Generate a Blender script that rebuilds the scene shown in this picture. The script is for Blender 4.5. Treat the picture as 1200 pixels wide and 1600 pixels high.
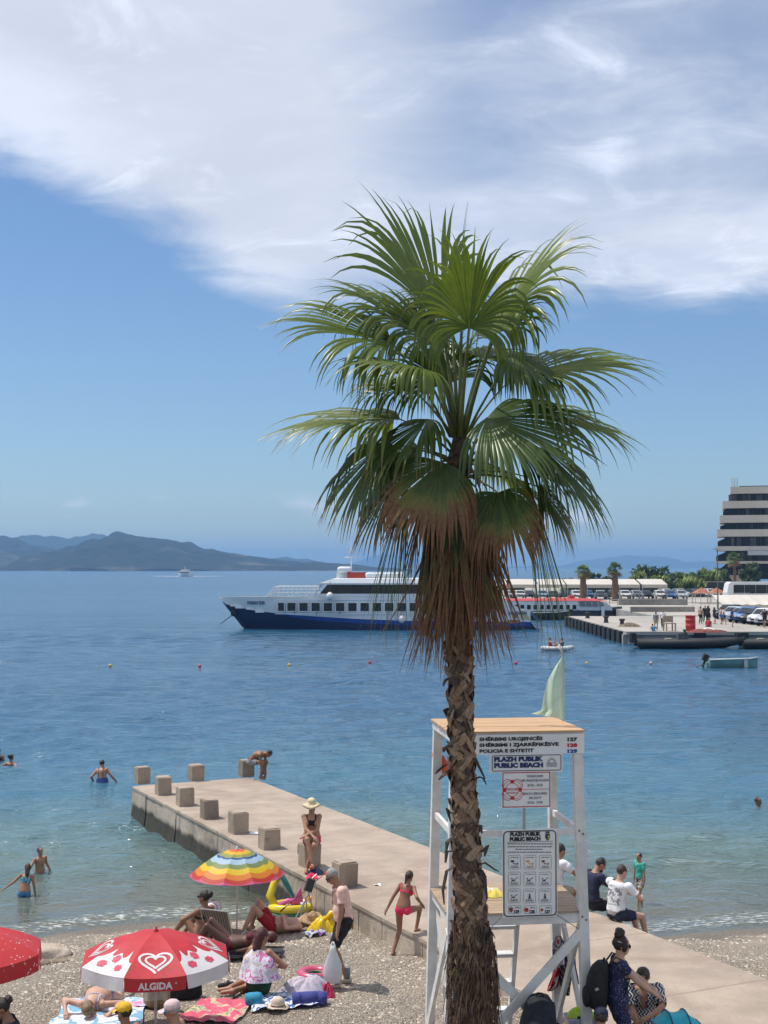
import bpy, math, random
import numpy as np
from mathutils import Vector, Matrix
for o in list(bpy.data.objects): bpy.data.objects.remove(o)
S = bpy.context.scene; COL = S.collection
R = math.radians; PI = math.pi; rnd = random.Random(7)
V = lambda *a: Vector(a if len(a) > 1 else a[0])
# ---------------------------------------------------------------- camera
F_PX = 2133.0; PITCH = R(2.33); CAM_Z = 6.5
cd = bpy.data.cameras.new('camera'); cam = bpy.data.objects.new('camera', cd); COL.objects.link(cam)
cd.sensor_fit = 'VERTICAL'; cd.sensor_height = 36; cd.lens = 36 * F_PX / 1600; cd.clip_start = .2; cd.clip_end = 40000
cam.location = (0, 0, CAM_Z); cam.rotation_euler = (PI / 2 + PITCH, 0, 0); S.camera = cam
S.render.resolution_x, S.render.resolution_y = 768, 1024
# ---------------------------------------------------------------- sun, sky, exposure
SUN_EL, SUN_AZ = R(65), R(-68)          # azimuth from +Y towards +X (negative: left)
sun_dir = V(math.sin(SUN_AZ) * math.cos(SUN_EL), math.cos(SUN_AZ) * math.cos(SUN_EL), math.sin(SUN_EL))
sl = bpy.data.lights.new('sun', 'SUN'); sl.energy = 4.2; sl.angle = R(.55); sl.color = (1, .95, .87)
so = bpy.data.objects.new('sun', sl); COL.objects.link(so); so.location = (0, 0, 60)
so.rotation_euler = (-sun_dir).to_track_quat('-Z', 'Y').to_euler()
vs = S.view_settings; vs.view_transform = 'Standard'; vs.look = 'None'; vs.exposure = 0; vs.gamma = 1; vs.use_curve_mapping = False
S.cycles.max_bounces = 7; S.cycles.transparent_max_bounces = 12; S.cycles.volume_bounces = 0; S.cycles.caustics_reflective = False
S.cycles.caustics_refractive = False; S.cycles.use_adaptive_sampling = True; S.cycles.adaptive_threshold = .02; S.cycles.sample_clamp_indirect = 4
W = bpy.data.worlds.new('World'); S.world = W; W.use_nodes = True
class NT:
    def __init__(s, tree): s.t = tree; s.n = tree.nodes; s.l = tree.links
    def new(s, typ, ins=None, **kw):
        n = s.n.new(typ)
        for k, v in kw.items(): setattr(n, k, v)
        for k, v in (ins or {}).items(): s.set(n.inputs[k], v)
        return n
    def set(s, sock, v):
        if isinstance(v, bpy.types.NodeSocket): s.l.new(v, sock)
        elif isinstance(v, bpy.types.Node): s.l.new(v.outputs[0], sock)
        else:
            if hasattr(sock.default_value, '__len__') and hasattr(v, '__len__') and len(v) == 3 and len(sock.default_value) == 4: v = (*v, 1)
            sock.default_value = v
    def m(s, op, a, b=0.0, c=None, clamp=False):
        n = s.new('ShaderNodeMath', operation=op, use_clamp=clamp); s.set(n.inputs[0], a); s.set(n.inputs[1], b)
        if c is not None: s.set(n.inputs[2], c)
        return n.outputs[0]
    def ramp(s, v, lo, hi, a=0.0, b=1.0, interp='SMOOTHSTEP'):
        n = s.new('ShaderNodeMapRange', interpolation_type=interp); s.set(n.inputs[0], v)
        for i, q in enumerate((lo, hi, a, b)): s.set(n.inputs[i + 1], q)
        return n.outputs[0]
    def noise(s, vec, scale, detail=3, rough=.5, dist=0.0):
        n = s.new('ShaderNodeTexNoise', {'Scale': scale, 'Detail': detail, 'Roughness': rough, 'Distortion': dist})
        if vec is not None: s.set(n.inputs['Vector'], vec)
        return n.outputs['Fac']
    def mix(s, f, a, b, mode='MIX'):
        n = s.new('ShaderNodeMix', data_type='RGBA', blend_type=mode); s.set(n.inputs[0], f); s.set(n.inputs[6], a); s.set(n.inputs[7], b)
        return n.outputs[2]
    def cramp(s, v, stops, interp='LINEAR'):
        n = s.new('ShaderNodeValToRGB'); s.set(n.inputs[0], v); e = n.color_ramp; e.interpolation = interp
        while len(e.elements) < len(stops): e.elements.new(.5)
        for el, (p, c) in zip(e.elements, stops): el.position = p; el.color = (*c, 1)
        return n.outputs[0]
wn = NT(W.node_tree); wn.n.clear()
wo = wn.new('ShaderNodeOutputWorld'); wb = wn.new('ShaderNodeBackground')
sky = wn.new('ShaderNodeTexSky'); sky.sky_type = 'NISHITA'; sky.sun_disc = False; sky.sun_elevation = SUN_EL; sky.sun_rotation = SUN_AZ
sky.altitude = 0; sky.air_density = 1.0; sky.dust_density = .35; sky.ozone_density = 1.6
SKY_STRENGTH = .1
tc = wn.new('ShaderNodeTexCoord').outputs['Generated']
sep = wn.new('ShaderNodeSeparateXYZ', {0: tc}); dx, dy, dz = sep.outputs
az = wn.m('MULTIPLY', wn.m('ARCTAN2', dx, dy), 57.29578); el = wn.m('MULTIPLY', wn.m('ARCSINE', dz), 57.29578)
zz = wn.m('ADD', wn.m('MAXIMUM', dz, 0), .10)
cp = wn.new('ShaderNodeCombineXYZ', {0: wn.m('DIVIDE', dx, zz), 1: wn.m('DIVIDE', dy, zz), 2: .3})
n1 = wn.noise(cp, 1.15, 7, .55, .35); n2 = wn.noise(cp, .55, 3, .5); n3 = wn.noise(cp, 4.2, 6, .62, .6)
# the edge of the cloud bank: higher towards the left, feathered by noise
eb = wn.m('ADD', 10.3, wn.ramp(az, -4.5, -15.5, 0, 6.6, 'LINEAR'))
dd = wn.m('ADD', wn.m('SUBTRACT', el, eb), wn.m('MULTIPLY', wn.m('ADD', wn.m('MULTIPLY', wn.m('SUBTRACT', n1, .5), .8), wn.m('MULTIPLY', wn.m('SUBTRACT', n3, .5), .35)), 7.0))
bank = wn.ramp(dd, -.5, 2.2)
azl = wn.m('ADD', az, wn.m('MULTIPLY', wn.m('ADD', wn.m('SUBTRACT', n1, .5), wn.m('MULTIPLY', wn.m('SUBTRACT', n3, .5), .5)), 26.0)); lft = wn.ramp(azl, 3.5, -5.0); hole0 = wn.ramp(wn.m('ADD', n2, wn.m('MULTIPLY', wn.m('SUBTRACT', n1, .5), .5)), .34, .52, .55, 1.0)
n4 = wn.noise(wn.new('ShaderNodeMapping', {'Vector': cp.outputs[0], 'Rotation': (0, 0, .9), 'Scale': (.9, 1.8, 1)}).outputs[0], 1.6, 6, .6, .5); hole = wn.m('MAXIMUM', hole0, wn.m('MULTIPLY', lft, .97)); wisp0 = wn.m('MULTIPLY', wn.ramp(n3, .3, .75, .86, 1.0), wn.ramp(n4, .30, .60, .78, 1.0))
wisp = wn.m('MAXIMUM', wisp0, wn.m('MULTIPLY', lft, .95)); azw = wn.m('ADD', az, wn.m('MULTIPLY', wn.m('SUBTRACT', n1, .5), 16.0)); thin = wn.m('MULTIPLY', wn.ramp(azw, -4.0, 3.5), wn.ramp(el, 13.5, 18.0)); c_fac = wn.m('MULTIPLY', wn.m('MULTIPLY', bank, hole), wn.m('MULTIPLY', wisp, wn.m('SUBTRACT', 1.0, wn.m('MULTIPLY', thin, wn.ramp(wn.m('ADD', wn.m('MULTIPLY', n1, .7), wn.m('MULTIPLY', n3, .3)), .36, .62, .62, .12)))))
# low cumulus over the horizon
cp2 = wn.new('ShaderNodeCombineXYZ', {0: wn.m('MULTIPLY', az, .16), 1: wn.m('MULTIPLY', el, .5), 2: 4.1})
low = wn.m('MULTIPLY', wn.ramp(wn.noise(cp2, 1.6, 6, .55), .52, .70), wn.m('MULTIPLY', wn.ramp(el, 1.6, 2.0), wn.ramp(el, 3.4, 2.3)))
c_fac = wn.m('MAXIMUM', c_fac, wn.m('MULTIPLY', low, .75))
skyc = wn.new('ShaderNodeMix', data_type='RGBA', blend_type='MULTIPLY'); wn.set(skyc.inputs[0], 1.0); wn.set(skyc.inputs[6], sky.outputs[0]); wn.set(skyc.inputs[7], (.80, .95, 1.13, 1))
bright = wn.m('ADD', wn.ramp(n1, .30, .72, .84, 1.04), wn.ramp(n3, .52, .78, 0, .22))
cl = wn.new('ShaderNodeVectorMath', operation='SCALE'); wn.set(cl.inputs[0], (8.5, 9.0, 10.2)); wn.set(cl.inputs['Scale'], bright)
final = wn.mix(wn.m('MULTIPLY', c_fac, .97), skyc.outputs[2], cl.outputs[0])
wn.set(wb.inputs[0], final); wn.set(wb.inputs[1], SKY_STRENGTH); wn.l.new(wb.outputs[0], wo.inputs[0])
# ---------------------------------------------------------------- where things stand
_fw = V(0, math.cos(PITCH), math.sin(PITCH)); _up = V(0, -math.sin(PITCH), math.cos(PITCH))
def ray(x, y): return _fw * F_PX + V(1, 0, 0) * (x - 600) + _up * (800 - y)
def atz(x, y, z):
    d = ray(x, y); return V(0, 0, CAM_Z) + d * ((z - CAM_Z) / d.z)
def atd(x, y, dist):
    d = ray(x, y); return V(0, 0, CAM_Z) + d * (dist / d.y)
# ---------------------------------------------------------------- materials
MATS = {}
def M(name, col, rough=.6, var=.12, scale=6.0, bump=0.0, bscale=40.0, metal=0.0, spec=.5, col2=None, detail=4, sheen=0, trans=0, emit=None, stretch=None):
    if name in MATS: return MATS[name]
    m = bpy.data.materials.new(name); m.use_nodes = True; t = NT(m.node_tree); b = t.n['Principled BSDF']
    b.inputs['Roughness'].default_value = rough; b.inputs['Metallic'].default_value = metal; b.inputs['Specular IOR Level'].default_value = spec
    vec = t.new('ShaderNodeTexCoord').outputs['Object']
    if stretch: vec = t.new('ShaderNodeMapping', {'Vector': vec, 'Scale': stretch}).outputs[0]
    c2 = col2 or tuple(min(1, c * (1 + var)) for c in col); c1 = col if col2 else tuple(c * (1 - var) for c in col)
    f = t.ramp(t.noise(vec, scale, detail, .6), .3, .7)
    t.set(b.inputs['Base Color'], t.mix(f, (*c1, 1), (*c2, 1)))
    if bump:
        bn = t.new('ShaderNodeBump', {'Strength': bump, 'Distance': .02, 'Height': t.noise(vec, bscale, 4, .6)}); t.l.new(bn.outputs[0], b.inputs['Normal'])
    if trans:
        tr = t.new('ShaderNodeBsdfTranslucent'); t.set(tr.inputs[0], t.mix(f, (*c1, 1), (*c2, 1)))
        mx = t.new('ShaderNodeMixShader', {0: trans}); t.l.new(b.outputs[0], mx.inputs[1]); t.l.new(tr.outputs[0], mx.inputs[2]); t.l.new(mx.outputs[0], t.n['Material Output'].inputs[0])
    m['_'] = 1; del m['_']; MATS[name] = m; return m
def MP(name, stops, fn, rough=.8, interp='CONSTANT', trans=0.0):
    """a printed or woven pattern: fn(tree, objectvector) gives a value, stops give its colours"""
    if name in MATS: return MATS[name]
    m = bpy.data.materials.new(name); m.use_nodes = True; t = NT(m.node_tree); b = t.n['Principled BSDF']; b.inputs['Roughness'].default_value = rough
    vec = t.new('ShaderNodeTexCoord').outputs['Object']; c = t.cramp(fn(t, vec), stops, interp)
    c = t.mix(.25, c, t.mix(t.noise(vec, 30, 3), (.55, .55, .55, 1), (1, 1, 1, 1)), 'MULTIPLY'); t.set(b.inputs['Base Color'], c)
    if trans:
        tr = t.new('ShaderNodeBsdfTranslucent', {0: c}); mx = t.new('ShaderNodeMixShader', {0: trans}); t.l.new(b.outputs[0], mx.inputs[1]); t.l.new(tr.outputs[0], mx.inputs[2]); t.l.new(mx.outputs[0], t.n['Material Output'].inputs[0])
    MATS[name] = m; return m
def voro(t, v, scale, feat='F1', out='Color'):
    n = t.new('ShaderNodeTexVoronoi', {'Vector': v, 'Scale': scale}, feature=feat); o = n.outputs[out]
    if out == 'Color': o = t.new('ShaderNodeSeparateColor', {0: o}).outputs[0]
    return o
def axis(t, v, i): return t.new('ShaderNodeSeparateXYZ', {0: v}).outputs[i]
# ---------------------------------------------------------------- mesh builder
class MB:
    def __init__(s): s.v = []; s.f = []
    def add(s, vs, fs):
        o = len(s.v); s.v += [tuple(p) for p in vs]; s.f += [tuple(i + o for i in f) for f in fs]; return s
    def box(s, c, size, rz=0.0, M3=None, taper=1.0):
        hx, hy, hz = (q / 2 for q in size); p = []
        for z in (-1, 1):
            k = taper if z > 0 else 1
            for x, y in ((-1, -1), (1, -1), (1, 1), (-1, 1)): p.append(V(x * hx * k, y * hy * k, z * hz))
        m = M3 or Matrix.Rotation(rz, 3, 'Z'); p = [m @ q + V(c) for q in p]
        return s.add(p, [(3, 2, 1, 0), (4, 5, 6, 7), (0, 1, 5, 4), (1, 2, 6, 5), (2, 3, 7, 6), (3, 0, 4, 7)])
    def bx(s, x0, x1, y0, y1, z0, z1): return s.box(((x0 + x1) / 2, (y0 + y1) / 2, (z0 + z1) / 2), (x1 - x0, y1 - y0, z1 - z0))
    def bar(s, a, b, w, h=None, up=V(0, 0, 1)):
        """a squared bar from a to b; w sideways, h along up"""
        a, b = V(a), V(b); h = h or w; d = (b - a).normalized(); sd = d.cross(up)
        sd = V(1, 0, 0) if sd.length < 1e-4 else sd.normalized(); u = sd.cross(d); m = Matrix((sd, d, u)).transposed()
        return s.box((a + b) / 2, (w, (b - a).length, h), M3=m)
    def rings(s, rr, cap=True, closed=True):
        n = len(rr[0]); vs = [p for r in rr for p in r]; fs = []
        for i in range(len(rr) - 1):
            for j in range(n if closed else n - 1):
                k = (j + 1) % n; fs.append((i * n + j, i * n + k, (i + 1) * n + k, (i + 1) * n + j))
        if cap: fs += [tuple(range(n))[::-1], tuple(range((len(rr) - 1) * n, len(rr) * n))]
        return s.add(vs, fs)
    def tube(s, pts, rad, n=8, cap=True, flat=1.0, up=None):
        pts = [V(p) for p in pts]; rad = [rad] * len(pts) if not hasattr(rad, '__len__') else rad; rr = []; ref = up
        for i, p in enumerate(pts):
            d = (pts[min(i + 1, len(pts) - 1)] - pts[max(i - 1, 0)]).normalized()
            if ref is None: ref = V(0, 0, 1) if abs(d.z) < .9 else V(0, 1, 0)
            a = d.cross(ref); a = d.cross(V(1, .1, 0)) if a.length < 1e-4 else a; a.normalize(); b = a.cross(d)
            if up is None: ref = b
            rr.append([p + a * (math.cos(2 * PI * k / n) * rad[i]) + b * (math.sin(2 * PI * k / n) * rad[i] * flat) for k in range(n)])
        return s.rings(rr, cap)
    def caps(s, p0, r0, p1, r1, n=10):
        p0, p1 = V(p0), V(p1); d = (p1 - p0); d = d.normalized() if d.length > 1e-6 else V(0, 0, 1); pts = []; rad = []
        for k in (.96, .7, .3): pts.append(p0 - d * r0 * k); rad.append(r0 * math.sqrt(1 - k * k))
        pts += [p0, p1]; rad += [r0, r1]
        for k in (.3, .7, .96): pts.append(p1 + d * r1 * k); rad.append(r1 * math.sqrt(1 - k * k))
        return s.tube(pts, rad, n)
    def ell(s, c, r, m=None, nu=12, nv=8, noise=0.0, seed=1):
        c = V(c); r = (r, r, r) if not hasattr(r, '__len__') else r; m = m or Matrix.Identity(3); rg = random.Random(seed); rr = []
        for i in range(nv + 1):
            th = PI * (.02 + .96 * i / nv); ring = []
            for j in range(nu):
                ph = 2 * PI * j / nu; k = 1 + rg.uniform(-noise, noise)
                ring.append(c + m @ V(r[0] * math.sin(th) * math.cos(ph) * k, r[1] * math.sin(th) * math.sin(ph) * k, -r[2] * math.cos(th) * k))
            rr.append(ring)
        return s.rings(rr)
    def lathe(s, prof, c=(0, 0, 0), n=20, cap=True, ph0=0.0):
        c = V(c); return s.rings([[c + V(r * math.cos(ph0 + 2 * PI * k / n), r * math.sin(ph0 + 2 * PI * k / n), z) for k in range(n)] for r, z in prof], cap)
    def grid(s, fn, nu, nv):
        vs = [fn(i / nu, j / nv) for j in range(nv + 1) for i in range(nu + 1)]; w = nu + 1
        return s.add(vs, [(j * w + i, j * w + i + 1, (j + 1) * w + i + 1, (j + 1) * w + i) for j in range(nv) for i in range(nu)])
    def poly(s, pts, nrm, th):
        """a flat plate with outline pts, thickness th along nrm"""
        n = len(pts); nrm = V(nrm); vs = [V(p) for p in pts] + [V(p) + nrm * th for p in pts]
        return s.add(vs, [tuple(range(n))[::-1], tuple(range(n, 2 * n))] + [(i, (i + 1) % n, n + (i + 1) % n, n + i) for i in range(n)])
    def build(s, name, mat, parent=None, smooth=False, loc=None, rz=0.0):
        me = bpy.data.meshes.new(name); me.from_pydata(s.v, [], s.f)
        if smooth: me.polygons.foreach_set('use_smooth', [True] * len(me.polygons))
        me.update(); return ob(name, me, mat, parent, loc, rz)
def ob(name, me, mat, parent=None, loc=None, rz=0.0):
    o = bpy.data.objects.new(name, me); COL.objects.link(o)
    if mat is not None and len(me.materials) == 0: me.materials.append(mat)
    if parent is not None: o.parent = parent
    if loc is not None: o.location = loc
    if rz: o.rotation_euler.z = rz
    return o
def tag(o, label=None, cat=None, group=None, kind=None):
    for k, v in (('label', label), ('category', cat), ('group', group), ('kind', kind)):
        if v: o[k] = v
    return o
def thing(name, label, cat, loc=(0, 0, 0), rz=0.0, group=None):
    o = bpy.data.objects.new(name, None); COL.objects.link(o); o.location = loc; o.rotation_euler.z = rz; o.empty_display_size = .1
    return tag(o, label, cat, group)
def copy_tree(o, parent=None):
    c = o.copy(); COL.objects.link(c)
    if parent is not None: c.parent = parent
    for ch in list(o.children): copy_tree(ch, c)
    return c
def text(name, body, size, mat, parent, loc, rot, align='LEFT', sx=1.0, ext=.002, bold=0.0):
    cu = bpy.data.curves.new(name, 'FONT'); cu.body = body; cu.size = size; cu.align_x = align; cu.align_y = 'CENTER'; cu.extrude = ext; cu.resolution_u = 2; cu.offset = bold
    tmp = bpy.data.objects.new('tmp', cu); COL.objects.link(tmp); dg = bpy.context.evaluated_depsgraph_get()
    me = bpy.data.meshes.new_from_object(tmp.evaluated_get(dg)); bpy.data.objects.remove(tmp); bpy.data.curves.remove(cu)
    me.materials.clear(); me.transform(Matrix.Diagonal((sx, 1, 1, 1)))
    o = ob(name, me, mat, parent, loc); o.rotation_euler = rot; return o
# ================================================================ the setting: beach, sea, hills, haze
JU = V(.440, -.898, 0); JV = V(.898, .440, 0); J0 = V(-6.57, 35.9, 0); JZ = .8; JW = 3.3   # jetty: far left corner, along, across
def shore_y(x):
    return np.interp(x, [-60, -14, -6.8, -2, 0, 3.4, 4.6, 7, 12, 30, 60], [19, 22.2, 24.0, 25.9, 26.5, 25.2, 24.4, 24.6, 23.5, 20, 16])
def ground_z(x, y):
    s = shore_y(x) - y + .25 * np.sin(x * 1.1 + .5)
    up = .78 * (1 - np.exp(-np.maximum(s, 0) / 5.0)); dn = -.10 * np.maximum(-s, 0) - .0006 * np.maximum(-s, 0) ** 2
    lump = .035 * np.sin(x * 1.7 + 2 * np.sin(y * .9)) * np.sin(y * 1.3 + 1) + .025 * np.sin(x * 3.1 + y * 1.7) * np.sin(y * 2.3 - x) + .015 * np.sin(x * 7.3 + 1) * np.sin(y * 6.1)
    return np.where(s > 0, up + lump * np.clip(s, 0, 1), np.maximum(dn, -6))
def gz(x, y): return float(ground_z(np.array([x]), np.array([y]))[0])
def on_ground(x, y):
    """the point of the beach seen at a pixel"""
    z = .4
    for _ in range(12): p = atz(x, y, z); z = gz(p.x, p.y)
    return V(p.x, p.y, z)
def gridmesh(name, X, Y, Z, mat):
    nj, ni = X.shape; vs = np.stack([X, Y, Z], -1).reshape(-1, 3)
    i, j = np.meshgrid(np.arange(ni - 1), np.arange(nj - 1)); a = (j * ni + i).ravel()
    f = np.stack([a, a + 1, a + ni + 1, a + ni], 1)
    me = bpy.data.meshes.new(name); me.vertices.add(len(vs)); me.vertices.foreach_set('co', vs.ravel()); me.loops.add(f.size); me.loops.foreach_set('vertex_index', f.ravel())
    me.polygons.add(len(f)); me.polygons.foreach_set('loop_start', np.arange(0, f.size, 4)); me.polygons.foreach_set('use_smooth', np.ones(len(f), bool)); me.update(); me.validate()
    return ob(name, me, mat)
# ---- beach
def beach_mat():
    m = bpy.data.materials.new('pebble_beach'); m.use_nodes = True; t = NT(m.node_tree); b = t.n['Principled BSDF']; v = t.new('ShaderNodeTexCoord').outputs['Object']
    vc = t.new('ShaderNodeTexVoronoi', {'Vector': v, 'Scale': 32.0}); g = t.new('ShaderNodeSeparateColor', {0: vc.outputs['Color']}).outputs[0]
    c = t.cramp(g, [(0, (.27, .23, .18)), (.3, (.39, .33, .26)), (.6, (.47, .40, .315)), (.85, (.54, .465, .38)), (1, (.62, .56, .48))])
    c = t.mix(t.m('MULTIPLY', t.ramp(vc.outputs['Distance'], .25, .6), .55), c, (.16, .125, .09, 1))
    c = t.mix(t.ramp(t.noise(v, .8, 4), .35, .7, 0, .5), c, (.45, .37, .28, 1))
    z = axis(t, t.new('ShaderNodeNewGeometry').outputs['Position'], 2)
    wet = t.ramp(t.m('ADD', z, t.m('MULTIPLY', t.noise(v, 1.3, 3), -.08)), .10, .015)
    c = t.mix(t.m('MULTIPLY', wet, .75), c, (.20, .155, .105, 1)); t.set(b.inputs['Base Color'], c)
    t.set(b.inputs['Roughness'], t.ramp(wet, 0, 1, .9, .45))
    h = t.m('ADD', t.m('MULTIPLY', vc.outputs['Distance'], -1.0), t.m('MULTIPLY', t.noise(v, 3.5, 4), .9))
    bn = t.new('ShaderNodeBump', {'Strength': .9, 'Distance': .07, 'Height': h}); t.l.new(bn.outputs[0], b.inputs['Normal']); return m
xs = np.concatenate([np.linspace(-60, -11, 50), np.linspace(-10.9, 12, 230), np.linspace(12.2, 60, 50)])
ys = np.concatenate([np.linspace(2, 14, 30), np.linspace(14.1, 28, 150), np.geomspace(28.5, 160, 70)])
X, Y = np.meshgrid(xs, ys); tag(gridmesh('beach', X, Y, ground_z(X, Y), beach_mat()), 'tan pebble beach sloping down into the shallow sea', None, None, 'structure')
# ---- loose pebbles on the beach (nobody could count them)
def pebbles():
    rg = np.random.default_rng(3); n = 30000; d = rg.uniform(15.5, 26.3, n); a = rg.uniform(-.32, .32, n); x = d * a; y = d; z = ground_z(x, y); s = shore_y(x) - y
    # not on the jetty
    q = (x - J0.x) * JV.x + (y - J0.y) * JV.y; keep = (s > .5) & ((q < -.05) | (q > JW + .05)) & (rg.random(n) < .35 + .65 * (np.sin(x * 1.3) * np.sin(y * 1.9 + x) > -.2))
    x, y, z = x[keep], y[keep], z[keep]; n = len(x); r = np.clip(rg.lognormal(-4.3, .45, n), .006, .04)
    base = np.array([(1, 0, 0), (.3, .95, 0), (-.8, .58, 0), (-.8, -.58, 0), (.3, -.95, 0), (0, 0, .6)]); th = rg.uniform(0, 6.28, n); sc = rg.uniform(.6, 1.3, (n, 6, 1))
    b = base[None] * sc * r[:, None, None]; c, sn = np.cos(th)[:, None], np.sin(th)[:, None]
    vs = np.stack([x[:, None] + b[..., 0] * c - b[..., 1] * sn, y[:, None] + b[..., 0] * sn + b[..., 1] * c, z[:, None] + b[..., 2] + .002], -1).reshape(-1, 3)
    o = (np.arange(n) * 6)[:, None]; f = np.concatenate([np.stack([o[:, 0] + i, o[:, 0] + (i + 1) % 5, o[:, 0] + 5], 1) for i in range(5)])
    me = bpy.data.meshes.new('pebbles'); me.vertices.add(len(vs)); me.vertices.foreach_set('co', vs.ravel()); me.loops.add(f.size); me.loops.foreach_set('vertex_index', f.ravel()); me.polygons.add(len(f)); me.polygons.foreach_set('loop_start', np.arange(0, f.size, 3)); me.update(); me.validate()
    m = bpy.data.materials.new('pebble'); m.use_nodes = True; t = NT(m.node_tree); b = t.n['Principled BSDF']; b.inputs['Roughness'].default_value = .8
    t.set(b.inputs['Base Color'], t.cramp(voro(t, t.new('ShaderNodeTexCoord').outputs['Object'], 22.0), [(0, (.26, .22, .175)), (.35, (.40, .34, .265)), (.7, (.50, .425, .34)), (1, (.62, .56, .48))]))
    tag(ob('pebbles', me, m), 'loose grey and tan pebbles scattered over the beach', 'pebbles', None, 'stuff')
pebbles()
# ---- sea
def sea_mat():
    m = bpy.data.materials.new('sea_water'); m.use_nodes = True; t = NT(m.node_tree); b = t.n['Principled BSDF']; out = t.n['Material Output']
    dep = t.new('ShaderNodeAttribute', attribute_name='depth').outputs['Fac']; pos = t.new('ShaderNodeNewGeometry').outputs['Position']
    px, py, _ = t.new('ShaderNodeSeparateXYZ', {0: pos}).outputs; dist = t.m('SQRT', t.m('ADD', t.m('MULTIPLY', px, px), t.m('MULTIPLY', py, py)))
    c = t.cramp(t.ramp(t.m('ADD', dep, t.m('MULTIPLY', t.m('SUBTRACT', t.noise(pos, .12, 3), .5), 1.2)), 0, 6, 0, 1, 'LINEAR'),
                [(0, (.24, .27, .21)), (.10, (.13, .21, .195)), (.3, (.038, .130, .195)), (.65, (.018, .092, .170)), (1, (.015, .082, .158))], 'EASE')
    # foam where the swell breaks on the pebbles
    fo = t.m('MULTIPLY', t.ramp(t.noise(t.new('ShaderNodeMapping', {'Vector': pos, 'Scale': (2.0, 6.5, 1)}).outputs[0], 2.4, 5, .7), .50, .60), t.m('MULTIPLY', t.ramp(dep, .015, .05), t.ramp(dep, .15, .07)))
    c = t.mix(t.m('MULTIPLY', fo, .55), c, (.75, .77, .76, 1)); t.set(b.inputs['Base Color'], c)
    t.set(b.inputs['Roughness'], t.m('ADD', t.ramp(dist, 30, 400, .06, .22, 'LINEAR'), t.m('MULTIPLY', fo, .5))); b.inputs['IOR'].default_value = 1.333
    s1 = t.new('ShaderNodeMapping', {'Vector': pos, 'Scale': (.55, 1.0, 1), 'Rotation': (0, 0, .15)}).outputs[0]
    h = t.m('ADD', t.m('MULTIPLY', t.noise(s1, 5.5, 3, .55, .3), .35), t.m('MULTIPLY', t.noise(s1, 1.3, 4, .55, .5), 1.0))
    far = t.m('MULTIPLY', t.noise(s1, .18, 5, .62), 5.0)
    h = t.m('ADD', t.m('MULTIPLY', h, t.ramp(dist, 30, 260, 1, .55, 'LINEAR')), t.m('MULTIPLY', far, t.ramp(dist, 40, 160, 0, 1, 'LINEAR')))
    patch = t.ramp(t.noise(t.new('ShaderNodeMapping', {'Vector': pos, 'Scale': (.012, .05, 1)}).outputs[0], 1.0, 4, .6), .35, .65, .62, 1.0)
    bn = t.new('ShaderNodeBump', {'Strength': t.m('MULTIPLY', t.ramp(dep, 0, .6, .3, 1.0), patch), 'Distance': .3, 'Height': h}); t.l.new(bn.outputs[0], b.inputs['Normal'])
    tr = t.new('ShaderNodeBsdfTransparent', {0: (.86, .97, .97, 1)}); gl = t.new('ShaderNodeBsdfGlossy', {0: (1, 1, 1, 1), 1: .06}); t.l.new(bn.outputs[0], gl.inputs['Normal'])
    fr = t.new('ShaderNodeFresnel', {0: 1.333}); t.l.new(bn.outputs[0], fr.inputs['Normal'])
    clear = t.new('ShaderNodeMixShader', {0: fr.outputs[0]}); t.l.new(tr.outputs[0], clear.inputs[1]); t.l.new(gl.outputs[0], clear.inputs[2])
    see = t.m('MULTIPLY', t.m('POWER', 2.718, t.m('MULTIPLY', dep, -1.7)), t.m('SUBTRACT', 1.0, fo))
    mx = t.new('ShaderNodeMixShader', {0: see}); t.l.new(b.outputs[0], mx.inputs[1]); t.l.new(clear.outputs[0], mx.inputs[2]); t.l.new(mx.outputs[0], out.inputs[0]); return m
def sea():
    nr, na = 620, 520; r = np.concatenate([np.linspace(17, 21, 12)[:-1], np.geomspace(21, 150, nr - 200), np.geomspace(150.5, 14000, 189)]); a = np.linspace(-.62, .62, na)
    # finer in the middle
    a = np.sign(a) * (np.abs(a) / .62) ** 1.25 * .72
    Rr, A = np.meshgrid(r, a, indexing='ij'); X = Rr * np.sin(A); Y = Rr * np.cos(A); Z = np.zeros_like(X); rg = np.random.default_rng(5)
    dep = np.maximum(-ground_z(X, Y), 0); dep = np.where(ground_z(X, Y) > 0, 0, dep)
    for k in range(46):
        lam = .35 * (12 ** rg.random()); th = rg.normal(-PI / 2 + .35, .55); k0 = 2 * PI / lam; amp = .0105 * lam ** .85 * rg.uniform(.5, 1.2)
        step = Rr * .0048 + .01; fade = np.clip((lam / step - 2.2) / 2.5, 0, 1)
        Z += amp * fade * np.sin(k0 * (X * np.cos(th) + Y * np.sin(th)) + rg.uniform(0, 6.28) + .6 * np.sin(.21 * X + k) + .5 * np.sin(.17 * Y + 2 * k))
    Z *= np.clip(dep / .5, .12, 1) * np.clip(.55 + .45 * np.sin(.11 * X + .9) * np.sin(.09 * Y), .35, 1)
    Z += .05 * np.exp(-((dep - .10) / .05) ** 2) * (.4 + .6 * np.sin(X * .9 + .7))      # the small breaker
    o = gridmesh('sea', X, Y, Z, sea_mat()); at = o.data.attributes.new('depth', 'FLOAT', 'POINT'); at.data.foreach_set('value', np.maximum(dep, 0).ravel().astype(np.float32))
    tag(o, 'blue rippled sea, turquoise and clear near the beach', None, None, 'structure')
sea()
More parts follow.
